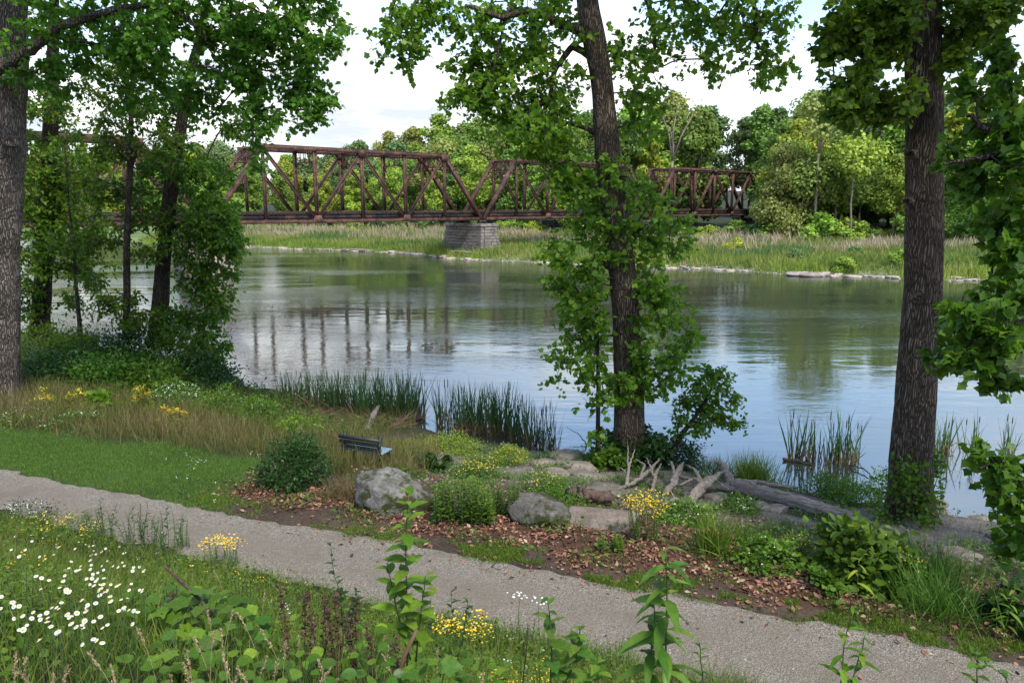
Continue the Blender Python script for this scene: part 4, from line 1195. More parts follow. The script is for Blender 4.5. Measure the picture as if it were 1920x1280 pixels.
# the big pale trunk on the left edge, with the leafy boughs along the top
lt = near_tree('hickory_tree', 'tall tree with pale grey ridged trunk at the left edge of the lawn', 'tree',
    [(-16.71, 23.3, 0.97), (-16.55, 23.3, 1.77), (-16.38, 23.3, 3.16), (-16.07, 23.3, 5.52), (-15.8, 23.3, 7.16), (-15.45, 23.3, 9.3), (-15.08, 23.3, 11.83), (-14.87, 23.3, 13.31), (-14.54, 23.3, 15.47), (-13.94, 23.3, 18.24)],
    [.82, .74, .68, .63, .60, .64, .66, .64, .5, .3],
    [(-13.32, 22, 12.57, 1.1, 1.5, 1.1, 16), (-13.66, 23, 11.03, 0.99, 1.5, 0.99, 14), (-11.7, 22.5, 12.26, 1.77, 2, 1.12, 32), (-9.35, 22, 12.29, 1.89, 2, 1.1, 44), (-7.41, 22, 12.36, 1.41, 2, 0.94, 32), (-5.94, 22, 12.15, 1.07, 1.5, 1.1, 30), (-5.79, 22, 10.66, 0.66, 1, 0.75, 14), (-8.47, 23, 11.18, 1.31, 1.8, 0.82, 20),
     (-6.91, 22, 10.87, 0.94, 1.2, 0.55, 14), (-7.27, 22, 9.93, 0.53, 0.9, 0.63, 7), (-7.39, 22, 9.2, 0.22, 0.5, 0.28, 2), (-6.14, 22, 9.79, 0.31, 0.5, 0.22, 2), (-5.32, 22, 12.71, 0.55, 1, 0.39, 6), (-10.89, 23.5, 11.26, 1.51, 2, 1.01, 22), (-9.35, 23.5, 10.49, 1.18, 1.5, 0.5, 10), (-7.27, 22, 8.68, 0.13, 0.4, 0.16, 2), (-5.28, 22, 10.37, 0.22, 0.6, 0.35, 4), (-5.6, 22, 9.93, 0.22, 0.5, 0.19, 3), (-6.66, 22, 9.93, 0.31, 0.6, 0.22, 3), (-4.98, 22, 12.15, 0.25, 0.8, 0.63, 6)],
    M['leaf_mid'], M['bark_grey'], lsize=(.08, .18), clump_r=.50, n_tw=7, n_lf=8, seed=20, flare=.3, trunk_sides=44, net_from=10,
    limbs=[([(-14.71, 21.8, 10.98), (-13.77, 21.8, 11.38), (-13.07, 21.7, 11.78), (-12.38, 21.6, 12.2), (-11.78, 21.6, 12.36), (-10.83, 21.5, 12.61), (-9.66, 21.5, 12.75), (-9.1, 21.5, 12.56), (-8.53, 21.6, 12.13), (-8.44, 21.7, 11.81)], [.17, .03]),
           ([(-9.66, 21.5, 12.75), (-8.68, 21.6, 13.02), (-7.39, 21.6, 12.82), (-6.43, 21.7, 12.36)], [.06, .02]), ([(-14.54, 23, 14.1), (-11.34, 22.5, 14.37), (-7.89, 22, 14.08), (-5.88, 22, 13.26)], [.13, .03]),
           ([(-7.96, 22, 10.8), (-7.45, 22, 10.66), (-7.37, 22, 10.15)], [.03, .01]), ([(-7.19, 22, 11.16), (-6.74, 22, 11.09), (-6.32, 22, 10.66), (-6.05, 22, 10.08)], [.03, .008])],
    extra_blobs=[(-10.84, 22, 16.73, 6.6, 4, 2.83, 54), (-6.37, 22, 15.16, 2.36, 3, 1.41, 16)])
knot(lt, (-14.77, 22.67, 9.24), .17, (.25, -1, 0), M['bark_grey'])

# the dark grove by the water on the left
GROVE = 'trees of the dark grove by the water'
near_tree('basswood_tree', 'dark thick trunked tree just right of the pale trunk at the left edge', 'tree',
    [(-21.82, 34, 1.21), (-21.71, 34, 2.21), (-21.18, 34, 5.14), (-20.7, 34, 8.22), (-20.17, 34, 11.65), (-19.79, 34, 14.3), (-19.37, 34, 17.31)], [.46, .40, .36, .34, .30, .24, .15],
    [(-20.39, 34, 10.97, 1.94, 2.5, 2.91, 76), (-20.83, 33, 7.74, 1.18, 2, 1.65, 40), (-19.8, 34, 6.57, 1.46, 2, 1.7, 47), (-21.18, 33, 4.74, 0.94, 1.5, 1.41, 25), (-19.79, 35, 8.72, 1.5, 2, 1.5, 36), (-21.7, 33, 3.32, 0.59, 1, 0.94, 11), (-19.52, 34, 4.66, 1.21, 1.3, 0.73, 18), (-20.55, 34, 2.95, 0.73, 1, 0.61, 7)],
    M['leaf_grove'], M['bark_dark'], leafT=LEAF, lsize=(.16, .27), clump_r=.62, n_tw=7, n_lf=7, seed=31, group=GROVE, extra_blobs=[(-19.32, 34, 18.56, 5.34, 4, 3.89, 40)])
near_tree('basswood_tree', 'leaning dark trunked tree whose leaves hang over the water and hide the left pier', 'tree',
    [(-15.45, 32, 1.33), (-15.22, 32, 2.98), (-14.82, 32, 5.5), (-14.41, 32, 7.73), (-14.06, 32, 9.26), (-13.61, 32, 10.98), (-13.18, 32, 12.66), (-12.57, 32, 14.31), (-12.18, 32, 16.13)], [.40, .34, .30, .28, .26, .23, .2, .16, .1],
    [(-13.67, 32, 9.48, 1.14, 2, 0.91, 25), (-12.62, 32, 8.61, 0.87, 1.6, 0.91, 18), (-12.3, 31.5, 7.18, 0.94, 1.6, 0.81, 25), (-12.84, 31.5, 5.86, 1.3, 2, 1.08, 47), (-11.42, 31, 6, 0.49, 1, 0.58, 11), (-12.84, 31.5, 4.3, 1.08, 1.8, 0.9, 32), (-12.25, 31, 3.56, 0.58, 1.2, 0.66, 11), (-13.99, 31.5, 2.59, 1.35, 2, 0.77, 32),
     (-12.96, 31, 1.52, 0.89, 1.5, 0.75, 25), (-15.2, 33, 8.65, 0.94, 1.5, 1.18, 22), (-14.15, 33, 7.29, 0.94, 1.5, 0.94, 18), (-11.48, 32, 10.55, 1.14, 1, 0.32, 13), (-14.28, 33, 11.52, 1.41, 2, 0.94, 25)],
    M['leaf_grove'], M['bark_dark'], leafT=LEAF, lsize=(.16, .27), clump_r=.55, n_tw=7, n_lf=7, seed=33, group=GROVE, extra_blobs=[(-12.08, 32, 17.51, 3.43, 4, 2.74, 25)])
near_tree('basswood_tree', 'slender dark trunked tree standing between the thick and the leaning trunk of the grove', 'tree',
    [(-15.75, 30, 1.94), (-15.56, 30, 3.69), (-15.35, 30, 6.04), (-15.01, 30, 8.53), (-14.8, 30, 10.35), (-14.62, 30, 11.94), (-14.14, 30, 13.88)], [.16, .14, .13, .12, .10, .08, .04],
    [(-15.11, 30, 11.54, 1.29, 2, 1.18, 32), (-14.47, 30, 12.91, 1.29, 2, 0.86, 25), (-14.2, 30, 10.15, 0.86, 1.5, 0.64, 14), (-15.85, 30.5, 9.79, 0.74, 1.5, 0.87, 16), (-16.48, 31, 8.15, 0.89, 1.4, 0.75, 16), (-14.73, 31, 7.08, 0.84, 1.4, 0.66, 13), (-16.62, 30.5, 6.23, 0.87, 1.3, 0.74, 16), (-14.62, 30.5, 5.59, 0.65, 1, 0.44, 7), (-16.06, 30, 3.69, 1.07, 1.2, 0.51, 14), (-14.95, 30, 2.82, 0.73, 1, 0.56, 13)],
    M['leaf_grove'], M['bark_dark'], leafT=LEAF, lsize=(.15, .25), clump_r=.52, n_tw=7, n_lf=6, seed=35, group=GROVE, trunk_sides=16,
    limbs=[([(-14.99, 30, 8.53), (-14.65, 30, 9.51), (-14.29, 30, 9.83)], [.06, .03]), ([(-14.8, 30, 10.85), (-15.11, 30, 11.54), (-15.3, 30, 12.13)], [.05, .02]), ([(-14.66, 30, 11.74), (-14.1, 30, 12.91), (-12.99, 30, 14.03)], [.05, .015]), ([(-15.32, 30, 6.36), (-14.8, 30, 6.42), (-14.23, 30, 6.13)], [.035, .015])])
near_tree('basswood_tree', 'very thin sapling trunk in front of bright water inside the grove', 'tree',
    [(-18.19, 31, 1.75), (-18.16, 31, 2.89), (-18.15, 31, 4.23), (-18.08, 31, 5.56), (-18.11, 31, 7.51), (-17.99, 31, 10.24)], [.10, .085, .07, .06, .05, .02],
    [(-18.12, 31, 6, 0.89, 1.2, 0.58, 16), (-18.06, 31, 8.57, 0.8, 1.2, 1.11, 16), (-17.4, 31, 4.46, 0.62, 0.8, 0.35, 5)],
    M['leaf_grove'], M['bark_dark'], leafT=LEAF, lsize=(.15, .24), clump_r=.5, n_tw=6, n_lf=6, seed=37, group=GROVE, trunk_sides=12, flare=.3)
near_tree('sapling', 'fine leaved sapling leaning over the water just right of the tall tree', 'sapling',
    [(4.41, 20, 0.34), (4.68, 20, 1.11), (5.01, 20, 1.5), (5.44, 20, 2.26), (5.63, 20, 2.86)], [.09, .08, .06, .035, .012],
    [(5.29, 20, 2.41, 0.71, 0.8, 0.6, 18), (5.69, 20, 1.81, 0.6, 0.8, 0.43, 13), (4.88, 20, 1.65, 0.6, 0.8, 0.49, 12), (6.11, 20, 2.19, 0.23, 0.4, 0.14, 2), (6.15, 20, 1.5, 0.29, 0.4, 0.17, 4), (5.63, 20, 2.86, 0.43, 0.5, 0.2, 5)],
    M['leaf_mid'], M['bark_dark'], leafT=ROUND, lsize=(.07, .12), clump_r=.32, n_tw=7, n_lf=8, seed=41, trunk_sides=10, flare=.2)
near_tree('sapling', 'thin straight sapling stem close to the left side of the tall trunk', 'sapling',
    [(2.36, 19.6, 0.4), (2.34, 19.6, 1.47), (2.33, 19.6, 2.66), (2.28, 19.6, 3.83), (2.22, 19.6, 5.12), (2.14, 19.6, 6.24)], [.075, .065, .055, .045, .035, .015],
    [(2.11, 19.5, 4.42, 0.56, 0.6, 0.36, 4), (2.31, 19.5, 1.5, 0.28, 0.3, 0.17, 2), (2, 19.5, 3.12, 0.56, 0.6, 0.33, 4), (2.09, 19.5, 5.69, 0.42, 0.5, 0.33, 4)],
    M['leaf_fresh'], M['bark_dark'], lsize=(.12, .2), clump_r=.4, n_tw=5, n_lf=6, seed=43, trunk_sides=8, flare=.2)

# ------------------------------------------------------------------ shrubs, plants
def LX(p, dz): return (p[0], p[1], p[2]+dz)
def shrub(label, base, h, w, leafm, leafT=LEAF, ls=(.05, .09), n=1500, name='shrub', cat='shrub', stems=9, flowers=None, group=None, flat=.0, fl_n=60, fl_r=.02, topbias=.6, gap=.5):
    base = np.array(base, float)
    base[2] = float(max(near_h(base[0], base[1]), 0))
    o = thing(name, label, cat, tuple(base), group)
    sg = Geo(); tips = []
    k = max(6, int(n/45))
    d = norm(rng.normal(size=(k, 3))*np.array([1, 1, .8]) + np.array([0, 0, topbias])); d[:, 2] = np.abs(d[:, 2])
    r = rng.uniform(.45, 1.0, (k, 1))**.7
    C = base + d*r*np.array([w*.5, w*.5, h*.92]) + np.array([0, 0, .05*h])
    for i in rng.permutation(k)[:stems]:
        m_ = (base + C[i])/2 + rng.normal(0, .06*w, 3)
        sg.tube(np.stack([base + rng.normal(0, .05, 3)*np.array([1, 1, 0]) - np.array([0, 0, .08]), m_, C[i]]), np.array([.014, .010, .004])*(h/1.0)**.5, 4, cap=False)
    sg.build('stem', M['stem_green'], o)
    per = max(8, n//k)
    P = np.repeat(C, per, 0) + rng.normal(size=(k*per, 3))*np.array([w, w, h])*.085*(.6+gap)
    P[:, 2] = np.maximum(P[:, 2], base[2]+.02)
    out_ = norm(P - (base + np.array([0, 0, .3*h])))
    y = norm(out_*.8 + rng.normal(size=P.shape)*.6 + np.array([0, 0, .05]))
    g = Geo(); g.inst(leafT, P, frames(y, norm(out_*.5 + np.array([0, 0, .8]) + rng.normal(size=P.shape)*.4)), rng.uniform(ls[0], ls[1], len(P)), np.clip(.5*np.repeat(rng.random(k), per)+.5*rng.random(len(P)), 0, 1))
    g.build('foliage', leafm, o, kind='stuff')
    if flowers:
        top = C[np.argsort(-C[:, 2]-.0*C[:, 0])[:max(4, k//2)]]
        ii = rng.integers(0, len(top), fl_n)
        P = top[ii] + rng.normal(size=(fl_n, 3))*np.array([w*.07, w*.07, h*.05]) + np.array([0, 0, .06*h])
        g = Geo(); g.inst(ROUND, P - np.array([0, fl_r, 0]), frames(rdirs(fl_n)*np.array([1, 1, .2]), np.array([0, -.3, 1.])+.3*rng.normal(size=(fl_n, 3))), rng.uniform(fl_r, fl_r*2, fl_n))
        g.build('blossom', flowers, o, kind='stuff')
    return o

def flat_mat(name, c, rough=.6, var=.25):
    m, nt, p, out = mat(name)
    nt.links.new(ramp(nt, attr(nt, 'rnd'), [(0, tuple(a*(1-var) for a in c)), (1, tuple(min(1, a*(1+var)) for a in c))]), p.inputs['Base Color'])
    p.inputs['Roughness'].default_value = rough
    return m
M['yellow'] = flat_mat('yellow_petal', (.62, .40, .015))
M['orange'] = flat_mat('orange_petal', (.55, .27, .02))
M['white'] = flat_mat('white_petal', (.66, .66, .63), .6, .12)
M['disc'] = flat_mat('flower_disc', (.60, .34, .02))
M['lime'] = leaf_mat('leaf_lime', [(0, (0.098, 0.149, 0.014)), (.5, (0.169, 0.226, 0.020)), (1, (0.260, 0.297, 0.030))], .3, 1.5)
M['plant'] = leaf_mat('leaf_plant', [(0, (0.042, 0.097, 0.012)), (.5, (0.078, 0.160, 0.019)), (1, (0.137, 0.226, 0.031))], .34, 1.8, .4, mottle=6)
M['deep'] = leaf_mat('leaf_deep', [(0, (0.016, 0.044, 0.010)), (.6, (0.031, 0.073, 0.015)), (1, (0.065, 0.110, 0.025))], .32, 1.8, .4, mottle=6)

GR = 'shrubs of the riverside thicket on the left'
for q, h, w, mt, l_, nn in [
    ((-20.28, 31, 1.52), 1.8, 4.6, 'leaf_grove', 'dark shrub below the thick trunked tree on the left', 3000), ((-17.7, 30, 1.38), 1.9, 4.4, 'leaf_grove', 'dark green shrub below the bright water gap in the grove', 3200),
    ((-15.83, 30, 1.49), 2.1, 4.2, 'deep', 'tall dark shrub at the foot of the slender grove tree', 3200), ((-13.65, 29, 1.26), 2.3, 4.2, 'leaf_grove', 'dark shrub at the foot of the leaning grove tree', 3200),
    ((-11.88, 28, 1.05), 1.5, 3.0, 'deep', 'dark shrub overhanging the water at the right end of the grove', 2400), ((-17.02, 27, 0.97), 1.2, 3.4, 'deep', 'low dark shrub behind the orange flowers on the left', 2400),
    ((-14.87, 27, 0.77), 1.5, 3.2, 'leaf_dark', 'mid green shrub with broad leaves in front of the grove', 2400), ((-13.03, 26.5, 0.89), 1.2, 2.6, 'leaf_dark', 'leafy green shrub behind the white flowering bush', 2000)]:
    shrub(l_, q, h, w, M[mt], ls=(.11, .19), n=nn, group=GR)
shrub('white flowering bush above the dry grass on the left', (-11.12, 24.1, 0.75), .95, 1.9, M['plant'], ls=(.05, .1), n=2200, flowers=M['white'], fl_n=130, fl_r=.028)
shrub('bright green leafy bush at the water edge beside the white flowers', (-9.86, 24.5, 0.55), .9, 1.9, M['plant'], ls=(.06, .11), n=2200)
shrub('bright green bush left of the cattail bed at the shore', (-8.25, 23.22, 0.55), .85, 1.5, M['plant'], ls=(.06, .1), n=1800)
shrub('ferny light green bush behind the dark round shrub', (-6.32, 20.96, 0.65), .75, 1.5, M['leaf_fresh'], ls=(.06, .12), n=1800)
shrub('dense dark green round shrub left of the bench', (-4.65, 15.3, 1.52), 1.15, 1.42, M['deep'], ls=(.05, .09), n=5200, gap=.35, stems=14)
shrub('low yellow green mound of plants right of the bench', (-2.86, 19.68, 0.68), .38, 1.3, M['lime'], ls=(.035, .06), n=2200)
shrub('rounded lime green mound at the water edge below the cattails', (-1.71, 20.8, 0.33), .55, 1.7, M['lime'], ls=(.04, .07), n=4200)
shrub('lime green mound with yellow flowers at the right of the shore mounds', (-0.07, 19.46, 0.48), .5, 1.1, M['lime'], ls=(.035, .06), n=2600, flowers=M['yellow'], fl_n=90, fl_r=.022)
shrub('broad leaved dark plant behind the large boulder', (-1.95, 17.92, 0.86), .45, .7, M['deep'], leafT=ROUND, ls=(.12, .2), n=220, name='plant', cat='plant', flowers=M['yellow'], fl_n=18)
shrub('yellow flowering plants behind the tall green herb clump', (-0.85, 17.32, 0.88), .55, 1.5, M['plant'], ls=(.04, .07), n=2400, name='plant', cat='plant', flowers=M['yellow'], fl_n=240, fl_r=.022)
shrub('feathery green plants with yellow heads beside the rotten log', (0.58, 15.34, 1.26), .5, 1.2, M['plant'], ls=(.04, .06), n=2200, name='plant', cat='plant', flowers=M['yellow'], fl_n=90, fl_r=.02)
shrub('green plants in front of the dark rotten log', (0.88, 14.52, 1.36), .35, 1.0, M['plant'], ls=(.03, .06), n=1500, name='plant', cat='plant')
shrub('dark leafy bush at the foot of the tall tree', (3.41, 20.28, 0.19), 1.1, 2.1, M['deep'], leafT=LOBED, ls=(.09, .15), n=3000)
shrub('dark shrub beside the foot of the sapling', (4.83, 20.82, 0), .8, 1.6, M['deep'], ls=(.07, .12), n=2200)
shrub('leafy green shrub growing in front of the tall tree', (2.58, 19.16, 0.44), .6, 1.0, M['leaf_dark'], leafT=LOBED, ls=(.09, .14), n=900)
shrub('light green weeds at the shore right of the driftwood log', (8.15, 18.48, 0), .5, 1.3, M['plant'], ls=(.05, .09), n=1500)
shrub('bushy green plant just left of the thick right trunk', (8.56, 17.7, 0.03), .65, 1.3, M['leaf_fresh'], ls=(.05, .09), n=2400)
shrub('ivy and weeds wrapping the foot of the thick right trunk', LX((8.65, 15.64, 0.48), 0), 1.75, 1.15, M['leaf_mid'], leafT=ROUND, ls=(.07, .13), n=1100, name='ivy', cat='ivy', gap=.8)
shrub('leafy creeper growing up the right side of the thick right trunk', LX((9.47, 16.04, 0.33), 0), 1.9, .5, M['leaf_mid'], leafT=ROUND, ls=(.06, .11), n=420, name='ivy', cat='ivy', gap=.8)
shrub('twiggy light green shrub left of the thick right trunk', (9.42, 17.94, 0), 1.2, .7, M['leaf_fresh'], leafT=ROUND, ls=(.04, .07), n=420)
shrub('low clover like clump under the middle grass clump', (4.28, 11.62, 1.48), .42, .95, M['plant'], leafT=ROUND, ls=(.05, .085), n=1300, flowers=M['white'], fl_n=16)
shrub('green plant with small white flowers behind the grass clump', (3.47, 13.84, 1.19), .5, 1.1, M['plant'], ls=(.05, .1), n=1500, name='plant', cat='plant', flowers=M['white'], fl_n=30, fl_r=.022)
shrub('low plants with orange flowers and brown stalks beside the clover clump', (4.87, 12, 1.43), .5, .75, M['plant'], ls=(.04, .07), n=900, name='plant', cat='plant', flowers=M['orange'], fl_n=50, fl_r=.018)
shrub('small white flowered weeds in front of the log', (4.89, 15.38, 0.87), .35, .9, M['plant'], ls=(.05, .08), n=900, name='plant', cat='plant', flowers=M['white'], fl_n=40, fl_r=.02)
shrub('big leaved bush with large heart shaped leaves beside the path on the right', (5.55, 11.16, 1.49), 1.0, 1.35, M['plant'], leafT=ROUND, ls=(.11, .19), n=1100, gap=.7)
shrub('yellow flowering weeds right of the big leaved bush', (6.11, 11, 1.52), .75, 1.0, M['plant'], ls=(.05, .09), n=1300, name='plant', cat='plant', flowers=M['yellow'], fl_n=110, fl_r=.02)
shrub('low leafy weeds at the left foot of the big leaved bush', (4.94, 10.74, 1.53), .3, .8, M['plant'], leafT=ROUND, ls=(.06, .1), n=500, name='plant', cat='plant')
shrub('dark maple seedling bush in the lower right corner', (7.17, 9.62, 1.53), .7, .9, M['deep'], leafT=LOBED, ls=(.09, .15), n=420)
for px_q, col, l_ in [((-14.09, 21.8, 1.3), 'yellow', 'clump of yellow goldenrod right of the pale left trunk'), ((-13.4, 22.4, 1.17), 'yellow', 'yellow goldenrod clump left of the broad leaved weeds'), ((-11.87, 23.12, 0.94), 'orange', 'small orange flowered stalks below the dark thicket'), ((-9.96, 21.16, 0.99), 'orange', 'single orange flower spike in the dry grass')]:
    shrub(l_, px_q, .75, .8, M['lime'], ls=(.05, .08), n=700, name='goldenrod', cat='goldenrod', flowers=M[col], fl_n=130, fl_r=.03)
shrub('broad leaved green weeds at the edge of the dry grass on the left', (-12.81, 22.52, 1.1), .6, 1.0, M['leaf_fresh'], leafT=ROUND, ls=(.14, .22), n=260, name='plant', cat='plant')
for q, l_ in [((-13.69, 20.1, 1.47), 'white dotted weeds at the foot of the pale left trunk'), ((-11.9, 19.58, 1.48), 'white dotted weeds at the left end of the dry grass')]:
    shrub(l_, q, .4, 1.6, M['plant'], ls=(.05, .08), n=1100, name='plant', cat='plant', flowers=M['white'], fl_n=50, fl_r=.022)

# dense herb clumps built of upright leafy stalks
def stalk_clump(label, base, h, w, nst, leafm, ll=.09, flowers=None, name='herb_clump', cat='plant', leafT=LANCE, nl=26, dep=.6):
    base = np.array(base, float); base[2] = float(near_h(base[0], base[1]))
    o = thing(name, label, cat, tuple(base))
    gs, gl, gf = Geo(), Geo(), Geo()
    for i in range(nst):
        b = base + np.array([rng.uniform(-w/2, w/2), rng.uniform(-w/2, w/2)*dep, 0]); b[2] = float(near_h(b[0], b[1]))
        hh_ = h*rng.uniform(.7, 1.08)*(1-.25*abs(b[0]-base[0])/(w/2+.01)); lean = rng.normal(0, .10, 2)
        u = np.linspace(0, 1, 6)[:, None]
        pts = b + u*np.array([lean[0]*hh_, lean[1]*hh_, hh_]) + u*u*np.array([*rng.normal(0, .04, 2), 0])
        gs.tube(pts, np.linspace(.006, .003, 6), 4, cap=False)
        uu_ = np.linspace(.12, 1, nl); P = np.stack([np.interp(uu_, u[:, 0], pts[:, k]) for k in range(3)], -1)
        a = np.arange(nl)*2.4 + rng.random()*6; y = np.stack([np.cos(a), np.sin(a), .55+.0*a], -1)
        gl.inst(leafT, P, frames(y, np.array([0, 0, 1.])+.2*rng.normal(size=(nl, 3))), ll*(1.15-.6*uu_)*rng.uniform(.8, 1.2, nl), np.clip(.2+.5*uu_+.3*rng.random(nl), 0, 1))
        if flowers:
            k = 16; P = pts[-1] + rng.normal(size=(k, 3))*np.array([.07, .07, .035])
            gf.inst(ROUND, P, frames(rdirs(k)*np.array([1, 1, .2]), np.array([0, -.2, 1.])+.4*rng.normal(size=(k, 3))), rng.uniform(.018, .035, k))
    gs.build('stem', M['stem_green'], o, kind='stuff'); gl.build('foliage', leafm, o, kind='stuff')
    if flowers: gf.build('blossom', flowers, o, kind='stuff')
    return o
stalk_clump('dense dark green clump of upright leafy herbs right of the large boulder', (-0.91, 13.36, 1.48), .95, 1.05, 75, M['plant'], .13)
stalk_clump('leafy herb clump between the tall herbs and the pale flat boulder', (-0.16, 13.78, 1.44), .72, .7, 34, M['plant'], .10)
stalk_clump('goldenrod with a yellow top standing alone in front of the driftwood roots', (2.33, 12.46, 1.51), .95, .5, 26, M['plant'], .06, M['yellow'], 'goldenrod', 'goldenrod')
stalk_clump('small leafy shoots on the dead leaves in front of the brown slab', (1.65, 11.98, 1.59), .35, .5, 16, M['plant'], .08)
stalk_clump('low green weeds left of the brown slab of rock', (1.38, 14.02, 1.39), .25, .7, 20, M['plant'], .06)

# grass clumps
def grass_clump(label, base, h, w, n, m_, bw=.010, name='grass_clump', cat='grass clump', lean=.45, group=None, T=BLADES):
    base = np.array(base, float); base[2] = float(max(near_h(base[0], base[1]), 0))
    g = Geo()
    P = base + rng.normal(size=(n, 3))*np.array([w*.22, w*.22, 0]); P[:, 2] = np.maximum(near_h(P[:, 0], P[:, 1]), -.3)
    blades(g, P, h*rng.uniform(.55, 1.1, n), bw*rng.uniform(.7, 1.3, n), T, lean)
    o = g.build(name, m_, off=tuple(base)); o.location = tuple(base)
    return tag(o, label, cat, group)
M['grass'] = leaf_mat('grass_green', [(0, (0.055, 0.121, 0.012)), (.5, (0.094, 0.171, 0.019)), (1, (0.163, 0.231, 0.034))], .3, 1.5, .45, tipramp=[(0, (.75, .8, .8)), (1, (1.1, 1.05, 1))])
M['sedge'] = leaf_mat('sedge', [(0, (0.042, 0.099, 0.014)), (.6, (0.073, 0.149, 0.020)), (1, (0.130, 0.198, 0.031))], .3, 1.5, .45)
M['lawn'] = leaf_mat('lawn_grass', [(0, (0.058, 0.127, 0.012)), (.5, (0.101, 0.182, 0.019)), (1, (0.169, 0.231, 0.034))], .25, 1.4, .5)
M['dry'] = leaf_mat('dry_grass', [(0, (.085, .090, .026)), (.4, (.150, .125, .050)), (1, (.27, .21, .105))], .28, 1.3, .65)
M['drygreen'] = leaf_mat('dry_green_grass', [(0, (.050, .085, .016)), (.5, (.090, .110, .024)), (1, (.17, .15, .05))], .28, 1.4, .6)
M['cattail'] = leaf_mat('cattail', [(0, (.70, .75, .75)), (1, (1.25, 1.2, 1.1))], .15, 1.3, .5, tipramp=[(0, (.125, .075, .040)), (.20, (.16, .115, .05)), (.40, (.055, .105, .028)), (.8, (.040, .110, .036)), (1, (.07, .125, .04))])
M['dead_reed'] = leaf_mat('dead_reed', [(0, (.11, .065, .04)), (.5, (.22, .145, .095)), (1, (.34, .25, .17))], .1, 1.2, .75)
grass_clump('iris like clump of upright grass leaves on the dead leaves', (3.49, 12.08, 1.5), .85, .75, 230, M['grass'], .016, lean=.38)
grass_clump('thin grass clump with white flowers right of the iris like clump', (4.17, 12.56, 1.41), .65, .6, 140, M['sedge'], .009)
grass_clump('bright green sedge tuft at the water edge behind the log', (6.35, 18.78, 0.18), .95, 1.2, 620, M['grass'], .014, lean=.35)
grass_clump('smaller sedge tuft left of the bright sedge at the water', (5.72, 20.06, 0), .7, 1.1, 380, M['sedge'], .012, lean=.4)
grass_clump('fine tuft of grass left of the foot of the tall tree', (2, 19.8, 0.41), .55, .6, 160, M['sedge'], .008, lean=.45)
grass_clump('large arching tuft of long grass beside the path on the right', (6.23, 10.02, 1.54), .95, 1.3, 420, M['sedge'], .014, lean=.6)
grass_clump('second arching tuft of long grass behind the large one', (6.85, 11.34, 1.48), .8, 1.1, 260, M['sedge'], .012, lean=.6)
grass_clump('brown fine leaved tussock leaning beside the large boulder', (-3.49, 14.44, 1.5), .65, .75, 420, M['dry'], .006, lean=.55)
grass_clump('tall dry grass tuft in front of the bench', (-3.02, 15.44, 1.47), .42, .9, 300, M['drygreen'], .006, lean=.25)
grass_clump('dry grass around the right end of the bench', (-2.66, 17.28, 1.07), .38, .7, 260, M['dry'], .006, lean=.3)
grass_clump('dry grass tuft between the dark shrub and the bench', (-3.88, 16.16, 1.44), .6, .8, 300, M['drygreen'], .006, lean=.3)

# cattails in the shallow water: each clump a thing, its blades rising from dead bases
CT = 'cattail clumps standing in the shallow water'
def cattails(q, h, w, n, label, dead=0, dep=.6):
    n = int(n*1.6); h *= 1.1; dead = int(dead*1.5)+8
    base = np.array([q[0], q[1], 0.0])
    o = thing('cattail_clump', label, 'cattails', tuple(base), CT)
    P = base + np.stack([rng.uniform(-w/2, w/2, n), rng.normal(0, w*.25*dep, n), np.full(n, -.25)], -1)
    g = Geo(); hh_ = h*rng.uniform(.38, 1.12, n); blades(g, P, hh_+.25, rng.uniform(.028, .05, n), BLADES[:2], .13); g.build('blades', M['cattail'], o, kind='stuff')
    if dead:
        g = Geo(); P = base + np.stack([rng.uniform(-w/2, w/2, dead), rng.normal(0, w*.28*dep, dead), rng.uniform(-.1, .1, dead)], -1)
        blades(g, P, rng.uniform(.25, .95, dead), rng.uniform(.016, .035, dead), BLADES, .6); g.build('dead_leaves', M['dead_reed'], o, kind='stuff')
    k = max(2, n//40); g = Geo()
    for i in range(k):
        p_ = base + np.array([rng.uniform(-w/2, w/2), rng.normal(0, w*.2*dep), 0]); hz = h*rng.uniform(.75, .98)
        g.tube(np.stack([p_, p_+[0, 0, hz*.8], p_+[0, 0, hz*.81], p_+[0, 0, hz*.93], p_+[0, 0, hz]]), np.array([.006, .005, .016, .016, .003]), 5)
    g.build('seed_heads', M['rotten'], o, kind='stuff')
